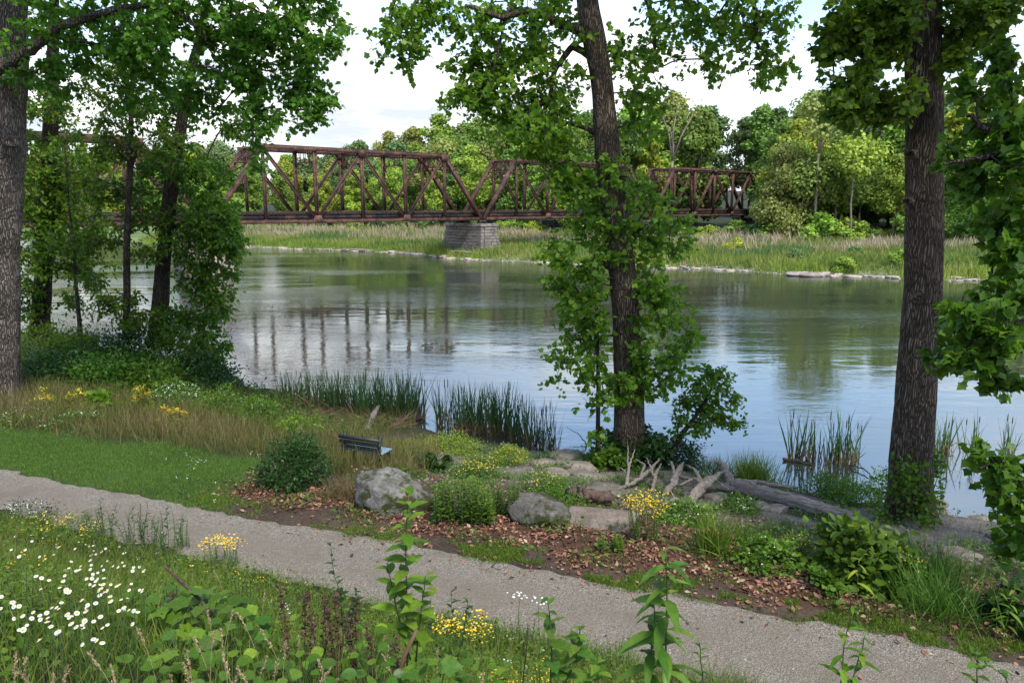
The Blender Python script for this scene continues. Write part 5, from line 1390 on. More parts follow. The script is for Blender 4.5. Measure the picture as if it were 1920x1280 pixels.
for cx_, cy_, h, w, n, dd, l_ in [(-8.44,27.82,1.25,1.0,70,80,'leftmost cattail clump of the dense bed at the shore'), (-7.07,26.60,1.5,1.1,120,110,'dense cattail clump above the bench left of the pale log'), (-5.93,25.89,1.6,1.1,130,120,'tall dense cattails in the middle of the shore bed'),
        (-4.78,25.34,1.75,1.1,150,130,'tallest dense cattails behind the pale driftwood stump'), (-3.81,25.08,1.7,.9,120,110,'cattails at the right end of the dense bed'), (-3.25,25.41,1.6,.4,24,6,'thin cattails just right of the dense bed'),
        (-2.36,24.44,1.75,.5,22,4,'sparse tall cattails standing alone in open water'), (-1.60,23.96,1.65,.7,70,40,'cattail clump left in the second group'), (-0.97,23.72,1.6,.6,55,30,'middle cattails of the second group'), (-0.38,23.54,1.75,.8,80,30,'tallest cattails of the second group'),
        (0.26,22.92,1.5,.6,50,16,'cattails at the right of the second group'), (0.75,22.28,1.4,.55,36,6,'slanting row of cattails near the shore stones'), (1.23,22.07,1.5,.35,18,2,'last thin cattails left of the tall tree'),
        (8.40,21.09,1.5,.4,20,4,'leftmost sparse cattails in front of the right open water'), (8.86,21.09,1.35,.35,14,3,'second sparse cattails of the right open water'), (9.34,20.81,1.5,.4,24,5,'dense narrow cattails left of the thick right trunk'), (9.73,20.81,1.55,.35,20,5,'dark cattails next to the thick right trunk'), (10.20,21.09,1.1,.2,6,0,'short single cattails nearest the thick right trunk'),
        (13.13,21.67,1.2,.5,18,8,'cattails just right of the thick right trunk'), (13.91,21.67,1.2,.5,14,0,'thin cattails in the open water between trunk and maple'), (15.11,21.77,1.2,.4,14,0,'rightmost thin cattails beside the maple boughs'), (12.64,21.57,1.1,.3,10,6,'short cattails touching the thick right trunk')]:
    cattails((cx_, cy_), h, w, n, l_, dd)
# matted dead reeds lying under the dense bed
q = (-5.44, 24.44, 0); n = 1500
P = np.stack([q[0]+rng.uniform(-1.9, 1.7, n), q[1]+rng.normal(0, .45, n)+.25, rng.uniform(.0, .22, n)], -1); P[:, 1] -= (P[:, 0]-q[0])*.38
g = Geo(); y = norm(rng.normal(size=(n, 3))*np.array([1, 1, .28])); g.inst(blade(.05), P, np.stack([np.cross(y, norm(np.cross(y, np.array([0, 0, 1.])+.1*rdirs(n)))), norm(np.cross(y, np.array([0, 0, 1.])+.1*rdirs(n))), y], -1), np.stack([rng.uniform(.015, .03, n), rng.uniform(.3, .9, n), rng.uniform(.3, .9, n)], -1))
tag(g.build('dead_reeds', M['dead_reed']), kind='stuff')

# ------------------------------------------------------------------ ground cover
def cover(name, n, box, dens, h, w, m_, T=BLADES, lean=.2, dz=-.01, hmod=None):
    x, y = sample(n, *box, dens)
    P = gpts(x, y, dz); g = Geo(); hh_ = rng.uniform(h[0], h[1], len(P))
    if hmod is not None: hh_ = hh_*hmod(x, y)
    blades(g, P, hh_, rng.uniform(w[0], w[1], len(P)), T, lean)
    return tag(g.build(name, m_), kind='stuff')
vis = lambda x, y: (np.abs(x) < .72*y+.6)
cover('lawn_grass', 330000, (-17, -2.5, 12.5, 22), lambda x, y: lawn_mask(x, y)*vis(x, y), (.035, .085), (.006, .011), M['lawn'], BLADE_S, .35)
def dens_dry(x, y):
    t, n = tn(x, y)
    e = np.interp(t, [-30, -13, -6, -4.6, -2], [3.4, 3.1, 4.0, 3.9, 4.4])
    return ss(e-.3, e+.4, n)*(1-ss(7.2, 9.0, n+.6*fnoise(x, y, .8)))*(1-ss(-2.6, -1.2, t))*vis(x, y)
cover('dry_grass', 40000, (-19, -2, 15, 27), lambda x, y: dens_dry(x, y)*np.clip(fnoise(x, y, .55, 2)*1.3, .15, 1), (.35, .85), (.007, .013), M['dry'], BLADES, .25, hmod=lambda x, y: .6+.6*fnoise(x, y, .7, 8))
cover('tall_grass', 48000, (-20, -2, 15, 31), lambda x, y: np.clip(dens_dry(x, y)*(1.1-fnoise(x, y, .55, 2)) + (tn(x, y)[1] > 6.5)*(tn(x, y)[0] < -5)*.5, 0, 1)*vis(x, y)*(near_h(x, y) > .05), (.3, .75), (.008, .014), M['drygreen'], BLADES, .22)
def dens_edge(x, y):
    t, n = tn(x, y)
    a = np.exp(-((n-1.05-.16*np.sin(t*1.3))/.36)**2)*np.clip((fnoise(x, y, 1.3, 3)-.36)*3.2, 0, 1)
    return a*vis(x, y)*(t > -5)
k_ = 150000; t_ = rng.uniform(-4.6, 12, k_); n_ = 1.02 + .16*np.sin(t_*1.3) + rng.normal(0, .24, k_)
x, y = xy_of(t_, n_); m_ = (n_ > .62+np.interp(t_, _pt, _phi)) & (rng.random(k_) < np.clip((.7*fnoise(x, y, 1.1, 3)+.55*fnoise(x, y, 4.3, 1)+.25*fnoise(x, y, 9.0, 2)-.70)*2.6 + .3*ss(2, 6, t_), 0, 1)*vis(x, y)*(.25+.75*ss(-1, 3, t_))); x, y = x[m_], y[m_]
g = Geo(); blades(g, gpts(x, y, -.005), rng.uniform(.03, .10, len(x)), rng.uniform(.008, .015, len(x)), BLADE_S, .5); tag(g.build('path_edge_grass', M['lawn']), kind='stuff')
def dens_patch(x, y):
    t, n = tn(x, y)
    return ((n > 1.2) & (near_h(x, y) > .06) & (t > -4.5))*np.clip((fnoise(x, y, 1.5, 6)-.44)*3.2, 0, 1)*np.where(n > 3.8, 1.0, .5)*vis(x, y)
cover('bank_weeds', 110000, (-6, 14, 8, 24), dens_patch, (.06, .26), (.006, .014), M['sedge'], BLADES, .4)
# low broad-leaved weeds on the bank
def leafy_cover(name, n, box, dens, ls, m_, hz=(.03, .2), T=ROUND):
    x, y = sample(n, *box, dens); P = gpts(x, y); P[:, 2] += rng.uniform(hz[0], hz[1], len(P))
    g = Geo(); yv = norm(rng.normal(size=P.shape)*np.array([1, 1, .35])); g.inst(T, P, frames(yv, np.array([0, 0, 1.])+.4*rng.normal(size=P.shape)), rng.uniform(ls[0], ls[1], len(P)))
    return tag(g.build(name, m_), kind='stuff')
leafy_cover('bank_leaves', 60000, (-6, 14, 8, 24), lambda x, y: dens_patch(x, y)*.8, (.03, .08), M['plant'])
leafy_cover('shore_weeds', 16000, (-18, -4, 20, 36), lambda x, y: ((tn(x, y)[1] > 7.5) & (near_h(x, y) > .05) & (tn(x, y)[0] < -5.5))*.9*vis(x, y), (.06, .13), M['leaf_dark'], (.05, .45))

# dead leaves
CURL = tmpl([(0, 0, 0), (-.3, .35, .14), (0, .5, .0), (.32, .4, .16), (.05, 1, .18)], [(0, 2, 1), (0, 3, 2), (1, 2, 4), (2, 3, 4)])
x, y = sample(125000, -7, 14, 7, 18, lambda x, y: np.clip(litter_mask(x, y)*(.15+1.1*fnoise(x, y, 1.9, 4)*(.5+.8*fnoise(x, y, 4.7, 1))) + .10*((tn(x, y)[1] > .85) & (tn(x, y)[1] < 6) & (tn(x, y)[0] > -5)) + .05*((tn(x, y)[1] > .35) & (tn(x, y)[1] < .9) & (tn(x, y)[0] > -4)) + .008*((np.abs(tn(x, y)[1]) < 1.2) & (tn(x, y)[0] > -6)), 0, 1)*vis(x, y))
P = gpts(x, y, .012); P[:, 2] += rng.random(len(P))*.03
g = Geo(); g.inst(CURL, P, frames(rng.normal(size=P.shape)*np.array([1, 1, .3]), np.array([0, 0, 1.])+.45*rng.normal(size=P.shape)), (.028+.085*rng.random(len(P))**1.7))
m, nt, p, out = mat('dead_leaf')
nt.links.new(ramp(nt, attr(nt, 'rnd'), [(0, (.022, .013, .010)), (.25, (.085, .036, .021)), (.5, (.175, .070, .038)), (.78, (.27, .118, .064)), (.92, (.28, .18, .11)), (1, (.36, .27, .17))]), p.inputs['Base Color']); p.inputs['Roughness'].default_value = .7
tag(g.build('leaf_litter', m), kind='stuff')
# twigs and bits of wood on the bank
g = Geo()
for i in range(170):
    t_ = rng.uniform(-3, 11); n_ = rng.uniform(2.0, 9.5); x, y = xy_of(t_, n_); a = rng.random()*6.28; L = rng.uniform(.12, .5)
    if near_h(x, y) < .05: continue
    q0 = np.array([x, y, float(near_h(x, y))+.02]); x2, y2 = x+L*math.cos(a), y+L*math.sin(a); q1 = np.array([x2, y2, float(near_h(x2, y2))+.035])
    g.tube(np.stack([q0, (q0+q1)/2+np.array([0, 0, .02]), q1]), np.array([.010, .008, .004]), 4)
tag(g.build('fallen_twigs', M['driftwood']), kind='stuff')

# ------------------------------------------------------------------ boulders, stones, driftwood, bench
def put_rock(label, q, size, seed, m_, rot=0., tilt=(0, 0), sink=.25, name='boulder', cat='boulder', sub=4, amp=.22, flat=.0, group=None):
    me = rock_mesh(name, size, seed, sub, amp, flat); me.materials.append(m_)
    o = tag(link(name, me), label, cat, group)
    o.location = (q[0], q[1], float(max(near_h(q[0], q[1]), -.1)) + size[2]*(1-sink*2)*.5); o.rotation_euler = (tilt[0], tilt[1], rot)
    return o
put_rock('large grey mossy boulder below the bench', (-2.37, 14.02, 1.48), (.76, .58, .54), 3, M['boulder'], -.25, (.1, .14), .12, amp=.26)
put_rock('pale cracked flat boulder lying on dead leaves in the middle', (0.53, 13.44, 1.48), (.62, .45, .30), 7, M['boulder'], -.3, (.28, .15), .1, flat=.7)
put_rock('broad brown slab of rock right of the pale boulder', (1.76, 13.26, 1.45), (.72, .48, .27), 11, M['slab'], -.1, (.22, .05), .1, flat=.6)
for q, s, sd, l_ in [((0.82, 18.94, 0.61), (.36, .28, .18), 13, 'small rounded stone at the shore left of the flat shore slabs'), ((1.59, 20.26, 0.36), (.62, .40, .17), 17, 'wide flat stone at the water edge'), ((1.68, 18.96, 0.51), (.60, .36, .2), 19, 'tan split stone in front of the wide flat stone'),
        ((1.89, 17.98, 0.63), (.55, .32, .16), 23, 'mossy stone sloping toward the rotten log'), ((1.07, 17.78, 0.75), (.4, .3, .14), 29, 'flat grey stone left of the mossy stone'), ((4.27, 16.66, 0.66), (.32, .25, .15), 31, 'grey stone under the driftwood roots'),
        ((4.78, 16.46, 0.68), (.30, .22, .13), 37, 'stone in front of the log root'), ((5.82, 15.52, 0.75), (.30, .22, .16), 41, 'round stone under the driftwood log'), ((5.46, 15.5, 0.82), (.22, .2, .16), 43, 'upright little stone beside the log'),
        ((2.38, 15.8, 1.01), (.3, .24, .13), 47, 'grey stone right of the rotten log end'), ((6.61, 13.88, 0.97), (.2, .16, .12), 53, 'brown stone at the right end of the log'), ((8.75, 15.38, 0.51), (.22, .18, .16), 59, 'reddish stone at the foot of the thick right trunk'),
        ((10.7, 17.87, 0), (.34, .28, .20), 61, 'dark stone in the water just right of the thick trunk'), ((10.57, 17.33, 0), (.3, .25, .16), 67, 'second stone behind the thick trunk at the water'), ((11.29, 17.01, 0), (.55, .32, .13), 71, 'long flat stone lying in the shallow water on the right'),
        ((10.27, 15.24, 0.38), (.35, .25, .10), 73, 'flat tan stone on the muddy right shore'), ((10.01, 15.48, 0.37), (.55, .2, .06), 79, 'thin slate ledge at the right waterline'), ((10.27, 14.8, 0.46), (.3, .25, .1), 83, 'tan stone nearest the maple on the muddy shore'),
        ((8.4, 13.04, 0.91), (.4, .25, .16), 89, 'dark stone half hidden behind the arching grass'), ((0.08, 21.77, 0), (.55, .2, .06), 97, 'thin flat stone lying in the water among the cattails')]:
    put_rock(l_, q, s, sd, M['shore'] if sd % 3 else M['slab'], rng.uniform(-.5, .2), (rng.normal(0, .08), rng.normal(0, .08)), .2, 'stone', 'stone', 3, .2, .55)
# small stones on the soil
g = Geo(); n = 1500
t_ = rng.uniform(-3, 12, n); n_ = rng.uniform(4.5, 10.8, n); x, y = xy_of(t_, n_); k = (near_h(x, y) > -.05) & (fnoise(x, y, 1.2, 7) > .4); x, y = x[k], y[k]
P = gpts(x, y, 0); g.inst(PEB, P, frames(rng.normal(size=P.shape)*np.array([1, 1, .05]), np.array([0, 0, 1.])+.2*rng.normal(size=P.shape)), rng.uniform(.03, .12, len(P)))
tag(g.build('bank_stones', M['shore']), kind='stuff')

def log(label, pts, rad, m_, sides=26, stubs=(), name='driftwood_log', cat='log', rough=.14, seed=0):
    pts = np.array(pts, float); s = np.linspace(0, len(pts)-1, len(pts)*8); P = np.stack([np.interp(s, range(len(pts)), pts[:, i]) for i in range(3)], -1) + rng.normal(0, .012, (len(s), 3))
    rr_ = np.interp(s, range(len(pts)), rad)
    wob = np.array([[1 + rough*1.3*mnoise.noise((math.cos(6.283*j/sides)*1.6+seed, math.sin(6.283*j/sides)*1.6, i*.22)) - rough*2.0*abs(mnoise.noise((math.cos(6.283*j/sides)*4.5+seed, math.sin(6.283*j/sides)*4.5, i*.07))) for j in range(sides)] for i in range(len(P))])
    base = tuple(P[0]); o = thing(name, label, cat, base)
    g = Geo(); g.tube(P, rr_, sides, wob=wob); g.build('trunk', m_, o, smooth=True)
    for sp, sr in stubs:
        sp = np.array(sp, float); u = np.linspace(0, len(sp)-1, len(sp)*5); Q = np.stack([np.interp(u, range(len(sp)), sp[:, i]) for i in range(3)], -1) + rng.normal(0, .008, (len(u), 3))
        g = Geo(); g.tube(Q, np.interp(u, [0, len(sp)-1], sr), 9, wob=1+.15*rng.normal(size=(len(Q), 9))); g.build('branch', m_, o, smooth=True)
    return o
def LX(p, dz): return (p[0], p[1], p[2]+dz)
log('long weathered driftwood log lying beside the thick right trunk', [LX((5.15, 17.42, 0.43),.10), LX((5.49, 17.12, 0.47),.24), LX((6.06, 16.34, 0.56),.24), LX((6.76, 15.64, 0.6),.22), LX((7.27, 14.94, 0.7),.15), LX((7.68, 14.68, 0.73),.04)], [.10, .21, .18, .16, .12, .05], M['driftwood'], seed=1,
    stubs=[([LX((5.41, 17.4, 0.43),.2), LX((5.38, 17.76, 0.39),.42), LX((5.3, 17.96, 0.35),.62), LX((5.12, 17.98, 0.34),.74)], [.11, .05]), ([LX((5.46, 17.02, 0.49),.22), LX((4.99, 17.42, 0.42),.16), LX((4.55, 17.26, 0.49),.10)], [.10, .04])])
log('thin straight driftwood pole lying behind the long log', [LX((5.49, 17.56, 0.41),.30), LX((6.27, 17.68, 0.32),.28), LX((7.22, 17.86, 0.18),.22)], [.07, .06, .035], M['driftwood'], 10, seed=2)
log('upright twisted grey root stump left of the long log', [LX((3.77, 15.08, 0.96),.0), LX((3.99, 15.6, 0.84),.22), LX((4.35, 16.08, 0.77),.42), LX((4.87, 17, 0.52),.50), LX((5.18, 17.34, 0.44),.60)], [.13, .12, .13, .07, .02], M['driftwood'], 12, name='driftwood_root', cat='root', seed=3, rough=.4,
    stubs=[([LX((4.35, 16.08, 0.77),.40), LX((4.27, 16.66, 0.66),.44), LX((3.92, 16.48, 0.71),.3)], [.06, .02]), ([LX((4.35, 16.08, 0.77),.40), LX((4.38, 17.1, 0.55),.62), LX((4.37, 17.92, 0.37),.62)], [.05, .012])])
log('forked grey root in the middle of the driftwood pile', [LX((3.54, 16.48, 0.74),.06), LX((3.88, 17.04, 0.62),.2), LX((4.2, 18, 0.38),.42), LX((4.5, 18.7, 0.28),.50)], [.07, .09, .10, .02], M['driftwood'], 12, name='driftwood_root', cat='root', seed=4, rough=.4,
    stubs=[([LX((4, 17.36, 0.54),.3), LX((4.11, 18.36, 0.34),.55), LX((4.15, 18.72, 0.3),.5)], [.05, .015]), ([LX((4.1, 17.7, 0.45),.35), LX((4.51, 18.14, 0.33),.2), LX((4.74, 18, 0.33),.12)], [.05, .03])])
log('spiky branching driftwood left in the pile', [LX((2.38, 16.16, 0.97),.05), LX((2.95, 17.06, 0.7),.15), LX((3.42, 17.84, 0.54),.28), LX((3.9, 18.8, 0.32),.52)], [.03, .055, .06, .02], M['driftwood'], 10, name='driftwood_branch', cat='branch', seed=5, rough=.3,
    stubs=[([LX((2.68, 16.54, 0.87),.1), LX((2.87, 17.52, 0.62),.4), LX((2.92, 18, 0.55),.6), LX((2.95, 18.26, 0.52),.85)], [.045, .010]), ([LX((2.85, 17.52, 0.62),.35), LX((3.04, 17.9, 0.56),.7), LX((3.09, 18.02, 0.54),.82)], [.025, .008]), ([LX((3.16, 17.48, 0.61),.2), LX((3.38, 18.14, 0.5),.42), LX((3.17, 18.34, 0.49),.5)], [.04, .01]), ([LX((2.82, 17.36, 0.65),.3), LX((2.69, 17.68, 0.6),.42)], [.03, .01])])
log('thin bleached stick lying across the driftwood roots', [LX((4.86, 17.84, 0.35),.55), LX((4.81, 16.76, 0.59),.42), LX((4.94, 16.14, 0.74),.3)], [.012, .018, .02], M['driftwood'], 8, name='driftwood_branch', cat='branch', seed=21)
log('pair of forked root tips right of the spiky driftwood', [LX((3.28, 16.6, 0.75),.05), LX((3.53, 17.48, 0.58),.3), LX((3.92, 18.64, 0.33),.45)], [.05, .045, .012], M['driftwood'], 10, name='driftwood_branch', cat='branch', seed=22, rough=.35, stubs=[([LX((3.48, 17.36, 0.6),.28), LX((3.44, 17.86, 0.53),.5), LX((3.44, 18.18, 0.48),.6)], [.03, .008])])
log('low twisted root lying in front of the grey root stump', [LX((3.23, 15.24, 0.99),.05), LX((3.58, 15.5, 0.91),.16), LX((3.81, 15.26, 0.92),.10), LX((4.03, 14.98, 0.96),.04)], [.03, .05, .045, .02], M['driftwood'], 10, name='driftwood_root', cat='root', seed=23, rough=.35, stubs=[([LX((3.58, 15.5, 0.91),.14), LX((3.53, 15.78, 0.87),.3)], [.03, .01])])
log('dark rotten log end lying behind the pale boulder', [LX((1.14, 14.84, 1.31),.14), LX((1.56, 14.76, 1.29),.15), LX((2.04, 14.84, 1.21),.14)], [.15, .165, .15], M['rotten'], 16, name='rotten_log', seed=6, rough=.25)
log('pale leaning driftwood stump among the cattails', [LX((-4.77, 22.71, 0),.0), LX((-4.72, 23.54, 0),.22), LX((-4.68, 24.44, 0),.45), LX((-4.58, 24.95, 0),.62)], [.17, .15, .12, .05], M['driftwood'], 12, name='driftwood_stump', cat='stump', seed=7, rough=.3)
log('brown branch lying in front of the dense cattail bed', [LX((-6.73, 24.89, 0),.10), LX((-5.98, 24.44, 0),.12), LX((-4.95, 24.26, 0),.10)], [.06, .05, .03], M['dead_reed'], 8, name='driftwood_branch', cat='branch', seed=8)
log('short log at the right end of the dense cattail bed', [LX((-3.71, 25.08, 0),.08), LX((-3.44, 25.08, 0),.12), LX((-3.08, 25.21, 0),.10)], [.07, .08, .04], M['rotten'], 10, seed=9)
log('bare dead branch reaching out of the water left of the tall tree', [LX((2.34, 22.44, 0),.02), LX((2.13, 22.92, 0),.22), LX((1.76, 23.26, 0),.35)], [.02, .014, .005], M['twig'], 6, name='driftwood_branch', cat='branch', seed=10)
log('dark forked stick in the water left of the right cattails', [LX((7.99, 21.04, 0),.05), LX((8.29, 20.91, 0),.04), LX((8.68, 20.63, 0),.02)], [.05, .045, .02], M['twig'], 8, name='driftwood_branch', cat='branch', seed=11, stubs=[([LX((8.29, 20.91, 0),.05), LX((8.71, 21.28, 0),.12), LX((9.02, 21.57, 0),.25)], [.03, .008])])
log('thin dead stick leaning into the water left of the thick trunk', [LX((9.7, 20.5, 0),.06), LX((9.93, 20.06, 0),.1), LX((9.93, 19.44, 0),.05)], [.025, .02, .012], M['twig'], 6, name='driftwood_branch', cat='branch', seed=12)

# bench, seen from behind, facing the river
bq = (-3.64, 17.56, 1.1)
be = thing('park_bench', 'dark green slatted park bench with sky-tinted pale blue seat facing the river', 'bench', (bq[0], bq[1], float(near_h(bq[0], bq[1]))))
be.rotation_euler = (0, 0, R_(-24)); be.scale = (.92, .92, .92)
def bpart(name, boxes, m_, label=None):
    g = Geo()
    for c, s, rx in boxes: g.box(c, s, Matrix.Rotation(rx, 3, 'X'))
    return g.build(name, M[m_], be, off=(0, 0, 0), label=label)
for i, (y, z) in enumerate([(-.20, .80), (-.17, .66), (-.14, .53)]):
    bpart('backrest_slat', [((0, y, z), (1.30, .035, .095), R_(-12))], 'bench_dark')
for i in range(4):
    bpart('seat_slat', [((0, -.06+.125*i, .43), (1.34, .105, .035), 0)], 'bench_blue')
for sx in (-1, 1):
    bpart('leg', [((sx*.56, -.13, .42), (.07, .07, .98), R_(-12))], 'bench_dark'); bpart('leg', [((sx*.56, .33, .2), (.07, .07, .42), 0)], 'bench_dark')
    bpart('seat_rail', [((sx*.56, .12, .385), (.06, .5, .05), 0)], 'bench_dark')

# ------------------------------------------------------------------ the flowery slope in the foreground
def dens_fore(x, y):
    t, n = tn(x, y)
    return (n < -1.0-.25*fnoise(x, y, 2.1))*vis(x, y+.6)
FB = (-9.5, 6.5, 2.2, 14.5)
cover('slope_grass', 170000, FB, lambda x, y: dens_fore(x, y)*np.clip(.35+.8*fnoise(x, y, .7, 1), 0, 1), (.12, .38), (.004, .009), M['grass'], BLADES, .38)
cover('slope_dry_grass', 26000, FB, lambda x, y: dens_fore(x, y)*np.clip((fnoise(x, y, .9, 5)-.25)*1.6, .06, 1), (.2, .55), (.002, .005), M['drygreen'], BLADES, .4)
cover('slope_straw', 12000, FB, lambda x, y: dens_fore(x, y)*(fnoise(x, y, .9, 11) > .42), (.25, .65), (.002, .004), M['dry'], BLADES, .6)
leafy_cover('slope_leaves', 60000, FB, lambda x, y: dens_fore(x, y)*np.clip((fnoise(x, y, .8, 3)-.2)*1.8, .05, 1), (.025, .065), M['plant'], (.02, .24))
leafy_cover('slope_broad_leaves', 700, (-3.2, 2.5, 3.0, 6.6), lambda x, y: dens_fore(x, y)*np.clip((fnoise(x, y, 1.1, 8)-.3)*2.5, .1, 1), (.06, .12), M['leaf_fresh'], (.06, .3), LOBED)
leafy_cover('brow_leaves', 9000, (-9, 5, 3, 13), lambda x, y: dens_fore(x, y)*.5, (.012, .03), M['deep'], (.1, .42), LEAF)
def tiny_flowers(name, n, box, dens, m_, s, hz):
    x, y = sample(n, *box, dens); P = gpts(x, y); P[:, 2] += rng.uniform(hz[0], hz[1], len(P))
    gs = Geo()
    for q in P[:260]: gs.tube(np.stack([q-[0, 0, .25], q]), .0016, 3, cap=False)
    g = Geo(); k = 4
    PP = np.repeat(P, k, 0) + rng.normal(size=(len(P)*k, 3))*s*.9
    g.inst(ROUND, PP, frames(rdirs(len(PP))*np.array([1, 1, .3]), np.array([0, -.2, 1.])+.4*rng.normal(size=PP.shape)), rng.uniform(s*.5, s, len(PP)))
    return tag(g.build(name, m_), kind='stuff')
tiny_flowers('slope_yellow_flowers', 260, (-8, -1.5, 5, 12), lambda x, y: dens_fore(x, y)*(fnoise(x, y, .8, 12) > .66), M['yellow'], .02, (.3, .5))
tiny_flowers('corner_yellow_flowers', 200, (-.2, 1.6, 4.0, 5.6), lambda x, y: dens_fore(x, y)*.5, M['yellow'], .016, (.2, .34))
tiny_flowers('lawn_white_flowers', 34, (-8.5, -4.5, 13.5, 17), lambda x, y: lawn_mask(x, y)*.7, M['white'], .028, (.1, .25))
tiny_flowers('slope_white_flowers', 120, (-8.5, 4, 3.8, 12), lambda x, y: dens_fore(x, y)*(fnoise(x, y, .8, 15) > .5), M['white'], .014, (.3, .5))

shrub('patch of small yellow flowers at the path edge above the daisies', (-7.78, 11.9, 1.81), .42, 1.5, M['plant'], ls=(.03, .05), n=1500, name='plant', cat='plant', flowers=M['yellow'], fl_n=260, fl_r=.016)
shrub('grey green weeds with pale white heads at the far left path edge', (-9.02, 12.8, 1.66), .4, 1.3, M['deep'], ls=(.03, .05), n=900, name='plant', cat='plant', flowers=M['white'], fl_n=60, fl_r=.016)
shrub('cluster of bright yellow flowers at the bottom edge right of centre', (0.25, 6.4, 2.8), .3, .75, M['plant'], ls=(.03, .05), n=700, name='plant', cat='plant', flowers=M['yellow'], fl_n=190, fl_r=.011)
shrub('small tight yellow flower cluster at the bottom edge left of the white ones', (-0.52, 4.74, 3.93), .25, .3, M['plant'], ls=(.03, .05), n=260, name='plant', cat='plant', flowers=M['yellow'], fl_n=70, fl_r=.010)
shrub('small white flower cluster at the bottom centre', (-0.42, 6.02, 3.13), .25, .3, M['plant'], ls=(.03, .05), n=260, name='plant', cat='plant', flowers=M['white'], fl_n=40, fl_r=.010)
# daisies, one by one
def petal_ring(n=12, r=.027):
    v, f = [], []
    for i in range(n):
        a = 6.283*i/n; c, s = math.cos(a), math.sin(a); p_, q_ = -s, c; w = .0036
        b = len(v)
        for rr_, ww, z in ((.006, .6, 0), (.016, 1.1, .002), (r*.93, 1.0, .0), (r, .3, -.001)):
            v += [(c*rr_-p_*w*ww, s*rr_-q_*w*ww, z), (c*rr_+p_*w*ww, s*rr_+q_*w*ww, z)]
        f += [(b, b+1, b+3, b+2), (b+2, b+3, b+5, b+4), (b+4, b+5, b+7, b+6)]
    return tmpl(v, f)
DISC = []
def disc_t():
    v = [(0, 0, .007)]; f = []
    for rr_, z in ((.006, .005), (.0085, .0005)):
        v += [(math.cos(a)*rr_, math.sin(a)*rr_, z) for a in np.arange(8)*.7854]
    for j in range(8):
        f += [(0, 1+j, 1+(j+1) % 8), (1+j, 9+j, 9+(j+1) % 8, 1+(j+1) % 8)]
    return tmpl(v, f)
g = Geo(); g.inst(petal_ring(), np.zeros((1, 3)), np.eye(3)[None], np.ones(1)); pet = g.mesh('petals'); pet.materials.append(M['white'])
g = Geo(); g.inst(disc_t(), np.zeros((1, 3)), np.eye(3)[None], np.ones(1)); dsc = g.mesh('disc', smooth=True); dsc.materials.append(M['disc'])
g = Geo(); g.tube(np.array([(0, 0, 0), (.006, .003, -.12), (-.004, .0, -.26), (0, 0, -.46)]), np.array([.0018, .002, .0022, .0024]), 5, cap=False); stm = g.mesh('stem', smooth=True); stm.materials.append(M['stem_green'])
